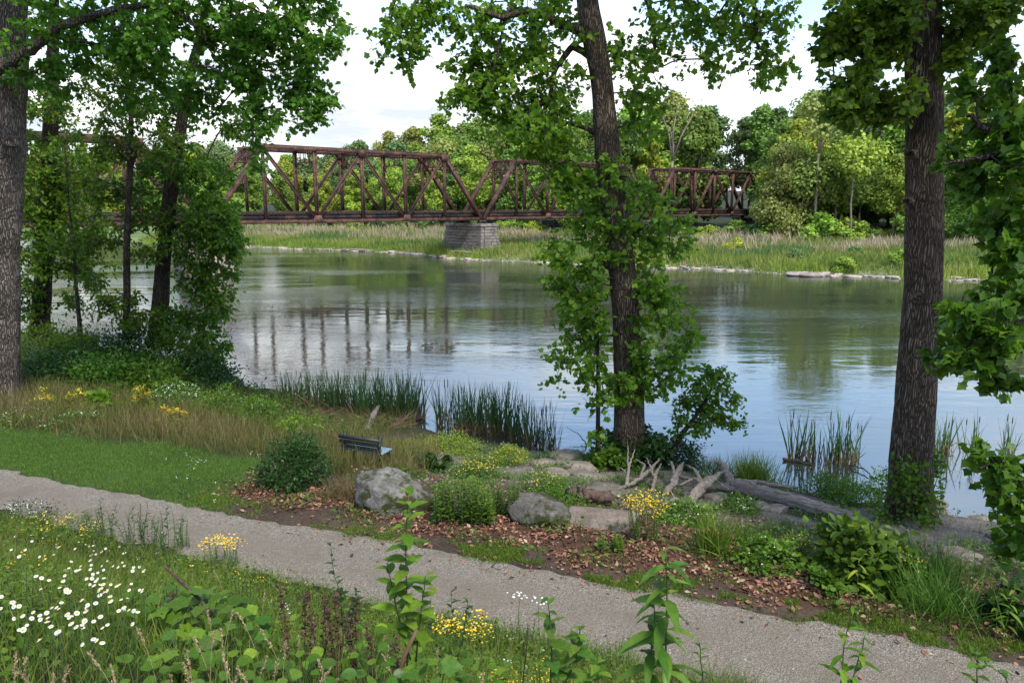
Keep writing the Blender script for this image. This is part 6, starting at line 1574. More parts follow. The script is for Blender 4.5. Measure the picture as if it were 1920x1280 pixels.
DAISY = [(-6.51, 10.50, 2.43, 'small white daisy among those farthest up the slope, near the yellow flowers'), (-6.18, 10.12, 2.57, 'small white daisy among those farthest up the slope, near the yellow flowers'), (-5.45, 9.08, 3.05, 'small white daisy among those farthest up the slope, near the yellow flowers'), (-5.00, 8.58, 3.25, 'small white daisy among those farthest up the slope, near the yellow flowers'), (-5.26, 9.10, 2.97, 'small white daisy among those farthest up the slope, near the yellow flowers'), (-5.78, 10.48, 2.36, 'small white daisy among those farthest up the slope, near the yellow flowers'), (-3.60, 5.68, 4.54, 'white daisy in the middle of the daisy patch'), (-3.27, 5.12, 4.77, 'white daisy in the middle of the daisy patch'), (-3.41, 5.62, 4.58, 'white daisy in the middle of the daisy patch'), (-2.79, 4.32, 5.13, 'white daisy in the middle of the daisy patch'), (-3.03, 4.46, 5.04, 'white daisy in the middle of the daisy patch'), (-2.80, 4.10, 5.16, 'white daisy in the middle of the daisy patch'), (-2.89, 4.32, 5.10, 'white daisy in the middle of the daisy patch'), (-2.83, 4.32, 5.05, 'white daisy in the middle of the daisy patch'), (-2.62, 4.06, 5.17, 'white daisy in the middle of the daisy patch'), (-2.88, 4.44, 5.03, 'white daisy in the middle of the daisy patch'), (-2.42, 3.92, 5.16, 'white daisy in the middle of the daisy patch'), (-2.28, 3.68, 5.26, 'white daisy in the middle of the daisy patch'), (-2.47, 3.74, 5.24, 'white daisy in the middle of the daisy patch'), (-2.56, 3.82, 5.20, 'white daisy in the middle of the daisy patch'), (-2.40, 3.70, 5.23, 'white daisy in the middle of the daisy patch'), (-2.34, 3.62, 5.26, 'white daisy in the middle of the daisy patch'), (-2.23, 3.46, 5.32, 'white daisy near the bottom of the daisy patch'), (-2.59, 3.76, 5.19, 'white daisy in the middle of the daisy patch'), (-2.48, 3.60, 5.26, 'white daisy near the bottom of the daisy patch'), (-2.44, 3.60, 5.27, 'white daisy in the middle of the daisy patch'), (-2.61, 3.74, 5.22, 'white daisy in the middle of the daisy patch'), (-2.57, 3.60, 5.28, 'white daisy at the left edge of the daisy patch'), (-2.66, 3.66, 5.23, 'white daisy at the left edge of the daisy patch'), (-2.54, 3.58, 5.24, 'white daisy near the bottom of the daisy patch'), (-2.70, 3.72, 5.29, 'white daisy at the left edge of the daisy patch'), (-2.64, 3.64, 5.31, 'white daisy at the left edge of the daisy patch'), (-2.92, 3.94, 5.20, 'white daisy at the left edge of the daisy patch'), (-2.71, 3.64, 5.30, 'white daisy at the left edge of the daisy patch'), (-2.43, 3.60, 5.22, 'white daisy near the bottom of the daisy patch'), (-2.24, 3.36, 5.33, 'white daisy near the bottom of the daisy patch'), (-2.22, 3.34, 5.35, 'white daisy near the bottom of the daisy patch'), (-2.22, 3.48, 5.29, 'white daisy near the bottom of the daisy patch'), (-2.28, 3.64, 5.20, 'white daisy near the bottom of the daisy patch'), (-2.26, 3.62, 5.24, 'white daisy near the bottom of the daisy patch'), (-2.20, 3.60, 5.25, 'white daisy near the bottom of the daisy patch'), (-2.27, 3.78, 5.17, 'white daisy in the middle of the daisy patch'), (-2.17, 3.62, 5.20, 'white daisy near the bottom of the daisy patch'), (-2.05, 3.36, 5.29, 'white daisy near the bottom of the daisy patch'), (-2.01, 3.34, 5.29, 'white daisy near the bottom of the daisy patch'), (-2.16, 3.42, 5.23, 'white daisy near the bottom of the daisy patch'), (-2.29, 3.30, 5.33, 'white daisy near the bottom of the daisy patch'), (-2.05, 3.76, 5.21, 'white daisy in the right part of the daisy patch'), (-2.02, 3.64, 5.21, 'white daisy in the right part of the daisy patch'), (-2.28, 3.98, 5.09, 'white daisy in the right part of the daisy patch'), (-2.17, 3.84, 5.19, 'white daisy in the right part of the daisy patch'), (-2.26, 3.98, 5.16, 'white daisy in the right part of the daisy patch'), (-2.48, 4.44, 4.91, 'white daisy in the right part of the daisy patch'), (-2.31, 3.96, 5.16, 'white daisy in the right part of the daisy patch'), (-2.52, 4.32, 4.99, 'white daisy in the right part of the daisy patch'), (-2.61, 4.56, 4.93, 'white daisy in the right part of the daisy patch'), (-2.75, 4.84, 4.79, 'white daisy in the right part of the daisy patch'), (-2.60, 4.72, 4.86, 'white daisy in the right part of the daisy patch'), (-2.70, 5.00, 4.66, 'white daisy in the right part of the daisy patch'), (-2.33, 4.34, 5.01, 'white daisy in the right part of the daisy patch'), (-2.83, 4.70, 4.89, 'white daisy in the middle of the daisy patch'), (-2.72, 4.54, 4.99, 'white daisy in the middle of the daisy patch'), (-2.83, 4.80, 4.86, 'white daisy in the middle of the daisy patch'), (-2.88, 4.82, 4.89, 'white daisy in the middle of the daisy patch'), (-3.68, 6.40, 4.13, 'white daisy in the right part of the daisy patch'), (-3.19, 5.62, 4.52, 'white daisy in the right part of the daisy patch'), (-4.53, 8.08, 3.32, 'white daisy in the right part of the daisy patch'), (-3.82, 6.84, 3.91, 'white daisy in the right part of the daisy patch'), (-3.86, 7.08, 3.77, 'white daisy in the right part of the daisy patch'), (-4.09, 7.62, 3.50, 'white daisy in the right part of the daisy patch'), (-3.67, 6.90, 3.82, 'white daisy in the right part of the daisy patch'), (-3.02, 5.52, 4.54, 'white daisy in the right part of the daisy patch'), (-3.38, 5.72, 4.48, 'white daisy in the middle of the daisy patch'), (-3.08, 4.94, 4.85, 'white daisy in the middle of the daisy patch'), (-3.18, 5.06, 4.78, 'white daisy in the middle of the daisy patch'), (-2.84, 4.68, 4.92, 'white daisy in the middle of the daisy patch'), (-3.17, 5.24, 4.65, 'white daisy in the middle of the daisy patch'), (-3.18, 5.40, 4.61, 'white daisy in the middle of the daisy patch'), (-2.63, 4.48, 4.94, 'white daisy in the right part of the daisy patch'), (-2.53, 4.28, 5.04, 'white daisy in the right part of the daisy patch'), (-2.49, 4.16, 5.12, 'white daisy in the middle of the daisy patch'), (-2.94, 4.86, 4.86, 'white daisy in the middle of the daisy patch'), (-3.79, 5.76, 4.56, 'small white daisy among those farthest up the slope, near the yellow flowers'), (-3.69, 5.50, 4.68, 'small white daisy among those farthest up the slope, near the yellow flowers'), (-4.74, 6.90, 4.14, 'small white daisy among those farthest up the slope, near the yellow flowers'), (-5.77, 8.40, 3.51, 'small white daisy among those farthest up the slope, near the yellow flowers'), (-6.75, 10.06, 2.70, 'small white daisy among those farthest up the slope, near the yellow flowers'), (-5.73, 8.06, 3.65, 'small white daisy among those farthest up the slope, near the yellow flowers'), (-3.95, 5.50, 4.73, 'small white daisy among those farthest up the slope, near the yellow flowers'), (-3.91, 5.60, 4.68, 'small white daisy among those farthest up the slope, near the yellow flowers'), (-3.47, 4.90, 4.97, 'small white daisy among those farthest up the slope, near the yellow flowers'), (-3.68, 5.42, 4.71, 'small white daisy among those farthest up the slope, near the yellow flowers'), (-4.70, 7.50, 3.77, 'small white daisy among those farthest up the slope, near the yellow flowers'), (-4.63, 7.12, 3.97, 'small white daisy among those farthest up the slope, near the yellow flowers'), (-5.52, 8.48, 3.42, 'small white daisy among those farthest up the slope, near the yellow flowers'), (-2.30, 3.80, 5.24, 'white daisy in the middle of the daisy patch'), (-2.55, 4.08, 5.10, 'white daisy in the middle of the daisy patch'), (-2.74, 3.82, 5.21, 'white daisy at the left edge of the daisy patch'), (-2.44, 3.94, 5.13, 'white daisy in the middle of the daisy patch'), (-2.58, 4.36, 5.05, 'white daisy in the middle of the daisy patch'), (-4.78, 8.00, 3.46, 'small white daisy among those farthest up the slope, near the yellow flowers'), (-2.81, 4.60, 4.92, 'white daisy in the middle of the daisy patch'), (-2.41, 3.34, 5.36, 'white daisy near the bottom of the daisy patch'), (-2.72, 4.56, 4.94, 'white daisy in the middle of the daisy patch'), (-2.82, 4.66, 4.88, 'white daisy in the middle of the daisy patch'), (-2.51, 3.70, 5.24, 'white daisy in the middle of the daisy patch'), (-2.56, 3.86, 5.18, 'white daisy in the middle of the daisy patch'), (-5.03, 8.38, 3.32, 'small white daisy among those farthest up the slope, near the yellow flowers'), (-3.38, 5.44, 4.62, 'white daisy in the middle of the daisy patch'), (-5.66, 10.14, 2.42, 'small white daisy among those farthest up the slope, near the yellow flowers'), (-5.84, 10.38, 2.41, 'small white daisy among those farthest up the slope, near the yellow flowers'), (-2.77, 4.66, 4.86, 'white daisy in the middle of the daisy patch'), (-2.11, 3.78, 5.21, 'white daisy in the right part of the daisy patch'), (-2.26, 4.10, 5.02, 'white daisy in the right part of the daisy patch'), (-2.81, 4.84, 4.79, 'white daisy in the right part of the daisy patch'), (-2.90, 4.22, 5.18, 'white daisy in the middle of the daisy patch'), (-3.10, 5.10, 4.77, 'white daisy in the middle of the daisy patch'), (-2.43, 4.38, 5.00, 'white daisy in the right part of the daisy patch'), (-2.27, 3.62, 5.20, 'white daisy near the bottom of the daisy patch'), (-2.27, 4.02, 5.07, 'white daisy in the right part of the daisy patch'), (-4.19, 7.80, 3.40, 'white daisy in the right part of the daisy patch'), (-2.39, 3.34, 5.36, 'white daisy near the bottom of the daisy patch'), (-5.22, 8.84, 3.07, 'small white daisy among those farthest up the slope, near the yellow flowers'), (-2.41, 3.80, 5.18, 'white daisy in the middle of the daisy patch'), (-3.97, 7.50, 3.53, 'white daisy in the right part of the daisy patch'), (-2.53, 3.94, 5.23, 'white daisy in the middle of the daisy patch'), (-2.58, 3.68, 5.22, 'white daisy at the left edge of the daisy patch'), (-2.35, 3.46, 5.33, 'white daisy near the bottom of the daisy patch'), (-3.38, 5.58, 4.56, 'white daisy in the middle of the daisy patch'), (-2.84, 4.62, 4.95, 'white daisy in the middle of the daisy patch'), (-4.57, 7.54, 3.67, 'small white daisy among those farthest up the slope, near the yellow flowers'), (-5.20, 8.58, 3.28, 'small white daisy among those farthest up the slope, near the yellow flowers'), (-2.56, 4.28, 5.02, 'white daisy in the middle of the daisy patch'), (-4.98, 8.98, 3.00, 'small white daisy among those farthest up the slope, near the yellow flowers'), (-2.13, 3.60, 5.23, 'white daisy in the right part of the daisy patch'), (-4.60, 7.90, 3.43, 'white daisy in the right part of the daisy patch'), (-2.39, 3.72, 5.21, 'white daisy in the middle of the daisy patch'), (-2.57, 3.98, 5.21, 'white daisy in the middle of the daisy patch'), (-4.82, 8.20, 3.40, 'small white daisy among those farthest up the slope, near the yellow flowers'), (-2.20, 3.50, 5.29, 'white daisy near the bottom of the daisy patch'), (-2.62, 4.00, 5.13, 'white daisy in the middle of the daisy patch'), (-2.15, 3.50, 5.21, 'white daisy near the bottom of the daisy patch'), (-2.35, 3.78, 5.20, 'white daisy in the middle of the daisy patch'), (-2.70, 5.04, 4.64, 'white daisy in the right part of the daisy patch'), (-2.61, 4.04, 5.19, 'white daisy in the middle of the daisy patch')]
for i, (x, y, z, zone) in enumerate(DAISY):
    gz = float(near_h(x, y)); hz = z-gz
    o = thing('daisy', zone, 'daisy', (x, y, gz), 'white daisies on the slope')
    hd = link('petals', pet, o); ds = link('disc', dsc, o); st = link('stem', stm, o)
    s = rng.uniform(.36, .58)
    eu = (Matrix.Rotation(rng.normal(.38, .28), 3, 'X') @ Matrix.Rotation(rng.normal(0, .3), 3, 'Y') @ Matrix.Rotation(rng.random()*6.28, 3, 'Z')).to_euler()
    for q in (hd, ds): q.location = (0, 0, hz); q.rotation_euler = eu; q.scale = (s, s, s)
    ds.scale = (s*1.55, s*1.55, s*1.9)
    st.location = (0, 0, hz-.003); st.scale = (1, 1, hz/.46*1.04)

# plants with leaves large enough to pick apart: every leaf its own part
LEAFMESH = {}
def leaf_part_mesh(T, m_, q):
    k = (id(T), m_, q)
    if k not in LEAFMESH:
        g = Geo(); g.inst(T, np.zeros((1, 3)), np.eye(3)[None], np.ones(1), np.array([q])); me = g.mesh('leaf', smooth=True); me.materials.append(M[m_]); LEAFMESH[k] = me
    return LEAFMESH[k]
def tall_plant(label, base, stems, leafT, m_, ll, nl, name='weed_plant', cat='plant', stem_m='stem_green', rise=.35, u0=.12, whorl=2.4, top=1.0, r0=.006, taper=.55, flower=None):
    base = np.array(base, float); base[2] = float(near_h(base[0], base[1]))
    o = thing(name, label, cat, tuple(base))
    for pts in stems:
        pts = np.array(pts, float); u = np.linspace(0, len(pts)-1, 12); Q = np.stack([np.interp(u, range(len(pts)), pts[:, i]) for i in range(3)], -1) + np.cumsum(rng.normal(0, .0035, (12, 3)), 0)
        g = Geo(); g.tube(Q, np.linspace(r0, r0*.45, 12), 6); g.build('stem', M[stem_m], o, smooth=True)
        L = np.linspace(u0, 1, nl)
        for i, v in enumerate(L):
            p_ = np.array([np.interp(v*11, range(12), Q[:, k]) for k in range(3)])
            a = i*whorl + rng.normal(0, .25); rz = rise + .5*max(0, v-.8)/.2*.6 + rng.normal(0, .25)
            y = np.array([[math.cos(a), math.sin(a), rz]])
            Rm = frames(y, np.array([[0, 0, 1.]])+.15*rng.normal(size=(1, 3)))[0]
            lo_ = link('leaf', leaf_part_mesh(leafT, m_, round(rng.choice([.2, .45, .7, .9]), 2)), o)
            Mx = Matrix(Rm.tolist()).to_4x4(); Mx.translation = Vector(p_-base)
            lo_.matrix_local = Mx @ Matrix.Scale(float(ll*(1-taper*max(0, v-.45)/.55)*(.75+.25*min(1, v/.3))*rng.uniform(.6, 1.2)), 4)
        if flower:
            g = Geo(); k = 14; P = Q[-1] + rng.normal(size=(k, 3))*np.array([.03, .03, .015]); g.inst(ROUND, P, frames(rdirs(k)*np.array([1, 1, .2]), np.array([0, -.2, 1.])+.4*rng.normal(size=(k, 3))), rng.uniform(.012, .022, k)); g.build('blossom', M[flower], o, kind='stuff')
    return o
tall_plant('tall slender plant with bright oval leaves rising over the path in the middle foreground', (-0.72, 4.6, 4.31), [[(-0.72, 4.6, 4.31), (-0.69, 4.5, 4.84), (-0.68, 4.45, 5.28), (-0.66, 4.45, 5.62)]], OVATE, 'leaf_fresh', .17, 34, stem_m='stem_red', taper=.35)
tall_plant('leafy side shoots right of the tall slender plant', (-0.62, 4.5, 4.42), [[(-0.64, 4.5, 4.42), (-0.59, 4.45, 4.8), (-0.55, 4.4, 5.08)], [(-0.69, 4.6, 4.37), (-0.76, 4.55, 4.81), (-0.79, 4.5, 5.12)]], OVATE, 'leaf_fresh', .16, 14, u0=.2, taper=.3)
tall_plant('plant with large drooping pointed leaves in the right foreground', (0.92, 4, 4.54), [[(0.92, 4, 4.54), (0.89, 3.95, 4.99), (0.88, 3.9, 5.31), (0.87, 3.9, 5.51)], [(0.85, 4.05, 4.5), (0.82, 4, 4.85), (0.81, 4, 5.13)]], LONGLEAF, 'plant', .27, 22, rise=.05, r0=.007, taper=.4)
tall_plant('dark leaved plant left of the large drooping plant', (0.26, 4.1, 4.52), [[(0.24, 4.1, 4.52), (0.24, 4.1, 4.83), (0.22, 4.1, 5.1)], [(0.31, 4.1, 4.52), (0.4, 4.1, 4.76), (0.42, 4.1, 4.95)]], OVATE, 'plant', .16, 13, rise=.2)
tall_plant('thin plant with small toothed leaves left of the tall slender plant', (-1.23, 4.9, 4.32), [[(-1.22, 4.9, 4.28), (-1.2, 4.85, 4.64), (-1.22, 4.8, 4.89), (-1.24, 4.8, 5.13)], [(-1.2, 4.9, 4.32), (-1.12, 4.85, 4.6), (-1.08, 4.8, 4.79)]], OVATE, 'deep', .085, 24, r0=.004)
tall_plant('ragged light green weed at the near edge of the path on the right', (2.25, 4.6, 4.11), [[(2.24, 4.6, 4.11), (2.24, 4.6, 4.43), (2.28, 4.6, 4.71)], [(2.3, 4.6, 4.11), (2.35, 4.6, 4.35), (2.37, 4.6, 4.55)]], LANCE, 'leaf_fresh', .2, 12, rise=.1)
tall_plant('pale weed with hanging narrow leaves in front of the big leaved bush', (4.93, 9.7, 1.6), [[LX((4.85, 9.64, 1.61),.0), LX((4.86, 9.7, 1.6),.45), LX((4.87, 9.78, 1.6),.85), LX((4.99, 9.78, 1.6),1.05)]], LONGLEAF, 'lime', .24, 11, rise=.0, u0=.3)
tall_plant('young light green plant with narrow leaves at the right edge', (6.58, 9.26, 1.59), [[LX((6.58, 9.26, 1.59),0), LX((6.61, 9.34, 1.58),.6), LX((6.64, 9.42, 1.57),1.15)], [LX((6.62, 9.2, 1.59),0), LX((6.72, 9.28, 1.58),.5), LX((6.81, 9.36, 1.57),.8)]], LONGLEAF, 'leaf_fresh', .21, 15, rise=.15)
tall_plant('weed with broad leaves in the bottom right corner', (3.35, 4.8, 3.97), [[(3.34, 4.8, 3.93), (3.31, 4.8, 4.18), (3.31, 4.8, 4.32)], [(3.59, 4.8, 3.93), (3.49, 4.8, 4.13), (3.36, 4.8, 4.24)]], OVATE, 'plant', .12, 9)
tall_plant('low weed with long leaves in the bottom middle beside yellow flowers', (0.5, 3.9, 4.61), [[(0.47, 3.9, 4.58), (0.48, 3.9, 4.7), (0.49, 3.9, 4.78)]], OVATE, 'leaf_fresh', .15, 9, rise=.3)
tall_plant('narrow leaved weed standing right of the drooping plant', (1.3, 4.6, 4.15), [[(1.31, 4.6, 4.15), (1.29, 4.6, 4.37), (1.27, 4.6, 4.51)]], LANCE, 'plant', .09, 12)
for q, l_ in [((-4.12, 7.6, 4.14), 'tall bushy weed at the near path edge left of the yellow topped weed'), ((-3.64, 7.4, 4.23), 'bushy weed standing before the path right of the small white flowers'), ((-4.63, 7.9, 4.11), 'grey green weed at the left of the path edge weeds'), ((-0.48, 5.2, 4.49), 'grey leafless looking weed right of the tall slender plant')]:
    b = LX(q, -.55); tall_plant(l_, b, [[LX(q, -.62), (q[0]+.02, q[1], q[2]-.17), (q[0]+.01, q[1], q[2]+.05)], [(q[0]+.04, q[1], q[2]-.62), (q[0]+.13, q[1], q[2]-.22), (q[0]+.16, q[1]+.03, q[2]-.03)], [(q[0]-.02, q[1], q[2]-.62), (q[0]-.11, q[1], q[2]-.27), (q[0]-.15, q[1]-.03, q[2]-.08)]], LANCE, 'deep', .085, 22, r0=.004, taper=.3)
for q, l_, fl in [((-2.5, 5.8, 4.68), 'stalk with yellow flower head at the centre of the path edge', 'yellow'), ((-2.33, 5.7, 4.7), 'second yellow flowered stalk with a broad leaf below its head', 'yellow'), ((-0.22, 4.8, 4.61), 'single small yellow flower on a thin stalk in front of the path', 'yellow'), ((0.04, 4.6, 4.84), 'daisy like white flower heads on a tall stalk before the path', 'white'), ((0.16, 4.5, 4.84), 'lower white flower heads right of the tall white stalk', 'white')]:
    b = LX(q, -.55); tall_plant(l_, b, [[(q[0]+.02, q[1], q[2]-.6), (q[0]+.01, q[1], q[2]-.28), q]], LANCE, 'plant', .055, 12, r0=.003, flower=fl)
# broad-leaved low weeds
for q, l_, s, n_ in [((-2.18, 4.9, 4.66), 'cluster of large pale lobed leaves in front of the dark stick', .19, 17), ((-2.48, 5.1, 4.59), 'left part of the broad lobed leaf cluster', .17, 10), ((-1.86, 4.6, 4.71), 'dark broad leaved weed below the lobed leaf cluster', .14, 12), ((-1.92, 3.9, 4.95), 'low broad leaved weed at the bottom left of the slope', .13, 14), ((-1.5, 3.6, 5.02), 'nettle like weed in the bottom left', .12, 14),
        ((-1.16, 3.7, 4.97), 'bright lobed weed under the brown dock stalks', .11, 14), ((-0.89, 4.2, 4.83), 'round leaved weed under the brown dock stalks on the right', .10, 12), ((-0.42, 3.7, 4.92), 'large serrated leaved weed at the bottom centre', .13, 14), ((-0.18, 3.8, 4.85), 'serrated weed beside the small white flowers', .10, 10), ((-1.96, 3.5, 5.05), 'leafy weed in the lower left corner', .12, 12), ((-0.76, 3.7, 4.93), 'mid green leafy weed left of the reddish stem', .11, 12)]:
    c = np.array(q); gz = float(near_h(c[0], c[1])); o = thing('broad_weed', l_, 'plant', (c[0], c[1], gz))
    hz = max(.12, c[2]-gz)
    n_ = int(n_*1.5)
    for i in range(n_):
        a = i*2.4; rr_ = .035+.13*math.sqrt(i/n_)*(s/.13); tip = np.array([math.cos(a)*rr_, math.sin(a)*rr_, hz*(1-.45*(i/n_))])
        g = Geo(); g.tube(np.stack([[0, 0, 0], tip*np.array([.3, .3, .6]), tip]), np.array([.003, .0025, .002]), 4, cap=False); st = g.build('stalk', M['stem_green'], o, off=(0, 0, 0))
        Rm = frames(np.array([[math.cos(a), math.sin(a), .05]]), np.array([[0, -.15, 1.]])+.45*rng.normal(size=(1, 3)))[0]
        lo_ = link('leaf', leaf_part_mesh(LOBED if s > .12 else ROUND, 'plant' if i % 3 else 'leaf_fresh', [.2, .45, .7, .9][i % 4]), o); Mx = Matrix(Rm.tolist()).to_4x4(); Mx.translation = Vector(tip); lo_.matrix_local = Mx @ Matrix.Scale(float(s*rng.uniform(.5, .95)), 4)
for i in range(26):
    t_ = rng.uniform(1.0, 9.5); n_ = rng.uniform(-6.9, -4.2); x, y = xy_of(t_, n_)
    if abs(x) > .7*y or x < -1.9: continue
    gz = float(near_h(x, y)); o = thing('broad_weed', ['low leafy weed on the foreground slope right of the daisies', 'low leafy weed at the bottom edge near the centre', 'low leafy weed at the bottom edge on the right'][0 if x < -.6 else 1 if x < 1.2 else 2], 'plant', (x, y, gz), 'low leafy weeds of the foreground slope')
    s = rng.uniform(.06, .12); hz = rng.uniform(.14, .3); k = int(rng.integers(12, 22)); T_ = [OVATE, ROUND, LOBED, LANCE][int(rng.integers(0, 4))]
    for q in range(k):
        a = q*2.4+rng.normal(0, .3); rr_ = .03+.15*math.sqrt(q/k)*(s/.1); tip = np.array([math.cos(a)*rr_, math.sin(a)*rr_, hz*(1-.6*q/k)*rng.uniform(.85, 1.1)])
        Rm = frames(np.array([[math.cos(a), math.sin(a), rng.normal(.15, .25)]]), np.array([[0, -.1, 1.]])+.3*rng.normal(size=(1, 3)))[0]
        lo_ = link('leaf', leaf_part_mesh(T_, ['plant', 'leaf_fresh', 'deep'][int(rng.integers(0, 3))], [.2, .45, .7, .9][q % 4]), o); Mx = Matrix(Rm.tolist()).to_4x4(); Mx.translation = Vector(tip*.8); lo_.matrix_local = Mx @ Matrix.Scale(float(s*rng.uniform(.7, 1.2)), 4)
    g = Geo(); g.tube(np.array([(0, 0, -.02), (.005, 0, hz*.5), (0, .005, hz)]), np.array([.005, .004, .002]), 5); g.build('stem', M['stem_green'], o, off=(0, 0, 0))
# dock stalks with dried brown seeds
for i, (a, b, l_) in enumerate([((-1.46, 4.4, 4.68), (-1.47, 4.4, 5.02), 'leftmost dark brown dried dock stalk'), ((-1.42, 4.5, 4.63), (-1.34, 4.5, 4.94), 'slanting brown dock stalk next to the leftmost'), ((-1.22, 4.2, 4.62), (-1.23, 4.2, 4.98), 'thick seeded dock stalk low on the left of the group'), ((-1.29, 4.6, 4.63), (-1.25, 4.6, 4.86), 'short dock stalk behind the group'),
        ((-1.15, 4.4, 4.68), (-1.18, 4.4, 4.86), 'small dock stalk with reddish seeds'), ((-1.14, 4.5, 4.69), (-1.16, 4.5, 4.92), 'upright dock stalk beside the thin plant'), ((-0.96, 4.2, 4.65), (-1.01, 4.2, 4.94), 'leaning dock stalk in the middle of the group'), ((-0.8, 3.9, 4.68), (-0.82, 3.9, 5.07), 'tallest seeded dock stalk on the right'), ((-1.07, 4.5, 4.63), (-1.02, 4.5, 4.86), 'thin spreading dock stalk behind the tallest'), ((-0.66, 4, 4.68), (-0.69, 4, 4.91), 'reddish dock leaf stalk left of the bent stem'), ((-2.43, 5, 4.43), (-2.47, 5, 4.64), 'brown dead stalk at the foot of the dark stick')]):
    a, b = np.array(a), np.array(b); a[2] = float(near_h(a[0], a[1])); o = thing('dock_stalk', l_, 'dock stalk', tuple(a), 'dried dock stalks in the foreground')
    g = Geo(); u = np.linspace(0, 1, 8)[:, None]; Q = a+(b-a)*u+np.sin(u*4)*.012; g.tube(Q, np.linspace(.005, .0025, 8), 5); g.build('stem', M['rotten'], o, smooth=True)
    k = 170; v = rng.uniform(.3, 1, k); P = a+(b-a)*v[:, None]+rng.normal(size=(k, 3))*.012*np.array([1, 1, .6]); g = Geo(); g.inst(LEAF, P, frames(rdirs(k), rdirs(k)), rng.uniform(.016, .034, k)); g.build('seeds', M['dock_seed'] if 'dock_seed' in M else M.setdefault('dock_seed', flat_mat('dock_seed', (.055, .022, .013), .8, .6)), o, kind='stuff')
# grass stalks gone to seed
M['straw'] = flat_mat('straw', (.30, .225, .125), .8, .3)
SH = [(-6.19, 10.38, 2.53, -0.00, 'straw coloured grass stalk with a seed head below the daisy patch'), (-3.32, 7.98, 3.26, -0.12, 'straw coloured grass stalk with a seed head among the broad leaves'), (-1.80, 4.12, 5.01, -0.03, 'straw coloured grass stalk with a seed head among the broad leaves'), (-1.84, 3.50, 5.28, -0.07, 'straw coloured grass stalk with a seed head below the daisy patch'), (-1.45, 3.44, 5.31, -0.02, 'straw coloured grass stalk with a seed head among the broad leaves'), (-1.62, 4.36, 4.83, -0.14, 'straw coloured grass stalk with a seed head among the broad leaves'), (-1.71, 3.98, 5.07, 0.08, 'straw coloured grass stalk with a seed head among the broad leaves'), (-1.26, 3.80, 5.08, -0.13, 'straw coloured grass stalk with a seed head around the brown dock stalks'), (-2.15, 5.86, 4.17, 0.04, 'straw coloured grass stalk with a seed head around the brown dock stalks'), (-1.23, 3.58, 5.14, 0.04, 'straw coloured grass stalk with a seed head around the brown dock stalks'), (-1.44, 4.04, 4.88, 0.11, 'straw coloured grass stalk with a seed head around the brown dock stalks'), (-1.60, 3.16, 5.29, 0.04, 'straw coloured grass stalk with a seed head among the broad leaves'), (-1.39, 2.98, 5.43, -0.05, 'straw coloured grass stalk with a seed head among the broad leaves'), (-1.45, 3.08, 5.43, -0.02, 'straw coloured grass stalk with a seed head among the broad leaves'), (-1.59, 3.58, 5.17, -0.08, 'straw coloured grass stalk with a seed head among the broad leaves'), (-1.60, 3.56, 5.20, 0.03, 'straw coloured grass stalk with a seed head among the broad leaves'), (-1.25, 3.08, 5.38, -0.08, 'straw coloured grass stalk with a seed head among the broad leaves'), (-1.17, 3.18, 5.25, -0.13, 'straw coloured grass stalk with a seed head among the broad leaves'), (-1.38, 3.10, 5.30, 0.13, 'straw coloured grass stalk with a seed head among the broad leaves'), (-1.30, 3.36, 5.23, 0.10, 'straw coloured grass stalk with a seed head around the brown dock stalks'), (-1.23, 3.42, 5.15, 0.05, 'straw coloured grass stalk with a seed head around the brown dock stalks'), (-2.08, 2.86, 5.55, 0.06, 'straw coloured grass stalk with a seed head left of the daisies'), (-2.08, 2.78, 5.57, 0.01, 'straw coloured grass stalk with a seed head left of the daisies'), (-1.97, 2.88, 5.48, -0.11, 'straw coloured grass stalk with a seed head left of the daisies'), (-1.93, 2.80, 5.47, 0.01, 'straw coloured grass stalk with a seed head below the daisy patch'), (-1.86, 2.68, 5.57, 0.06, 'straw coloured grass stalk with a seed head below the daisy patch'), (-1.65, 2.84, 5.46, -0.07, 'straw coloured grass stalk with a seed head below the daisy patch'), (-1.32, 4.48, 4.72, 0.01, 'straw coloured grass stalk with a seed head around the brown dock stalks'), (-1.11, 4.30, 4.79, 0.04, 'straw coloured grass stalk with a seed head around the brown dock stalks'), (-1.09, 4.18, 4.81, 0.09, 'straw coloured grass stalk with a seed head around the brown dock stalks'), (-0.90, 4.28, 4.73, 0.10, 'straw coloured grass stalk with a seed head around the brown dock stalks'), (-0.62, 3.80, 4.90, -0.11, 'straw coloured grass stalk with a seed head around the brown dock stalks'), (-0.77, 4.00, 4.87, 0.05, 'straw coloured grass stalk with a seed head around the brown dock stalks'), (-0.93, 3.48, 5.11, -0.06, 'straw coloured grass stalk with a seed head around the brown dock stalks'), (-1.05, 3.38, 5.12, 0.14, 'straw coloured grass stalk with a seed head around the brown dock stalks'), (-1.21, 3.84, 5.02, 0.01, 'straw coloured grass stalk with a seed head around the brown dock stalks'), (-0.49, 4.32, 4.63, 0.02, 'straw coloured grass stalk with a seed head at the bottom centre'), (-0.17, 3.66, 4.90, 0.01, 'straw coloured grass stalk with a seed head at the bottom centre'), (-1.25, 3.02, 5.33, 0.10, 'straw coloured grass stalk with a seed head around the brown dock stalks'), (-1.85, 3.18, 5.36, -0.12, 'straw coloured grass stalk with a seed head below the daisy patch')]
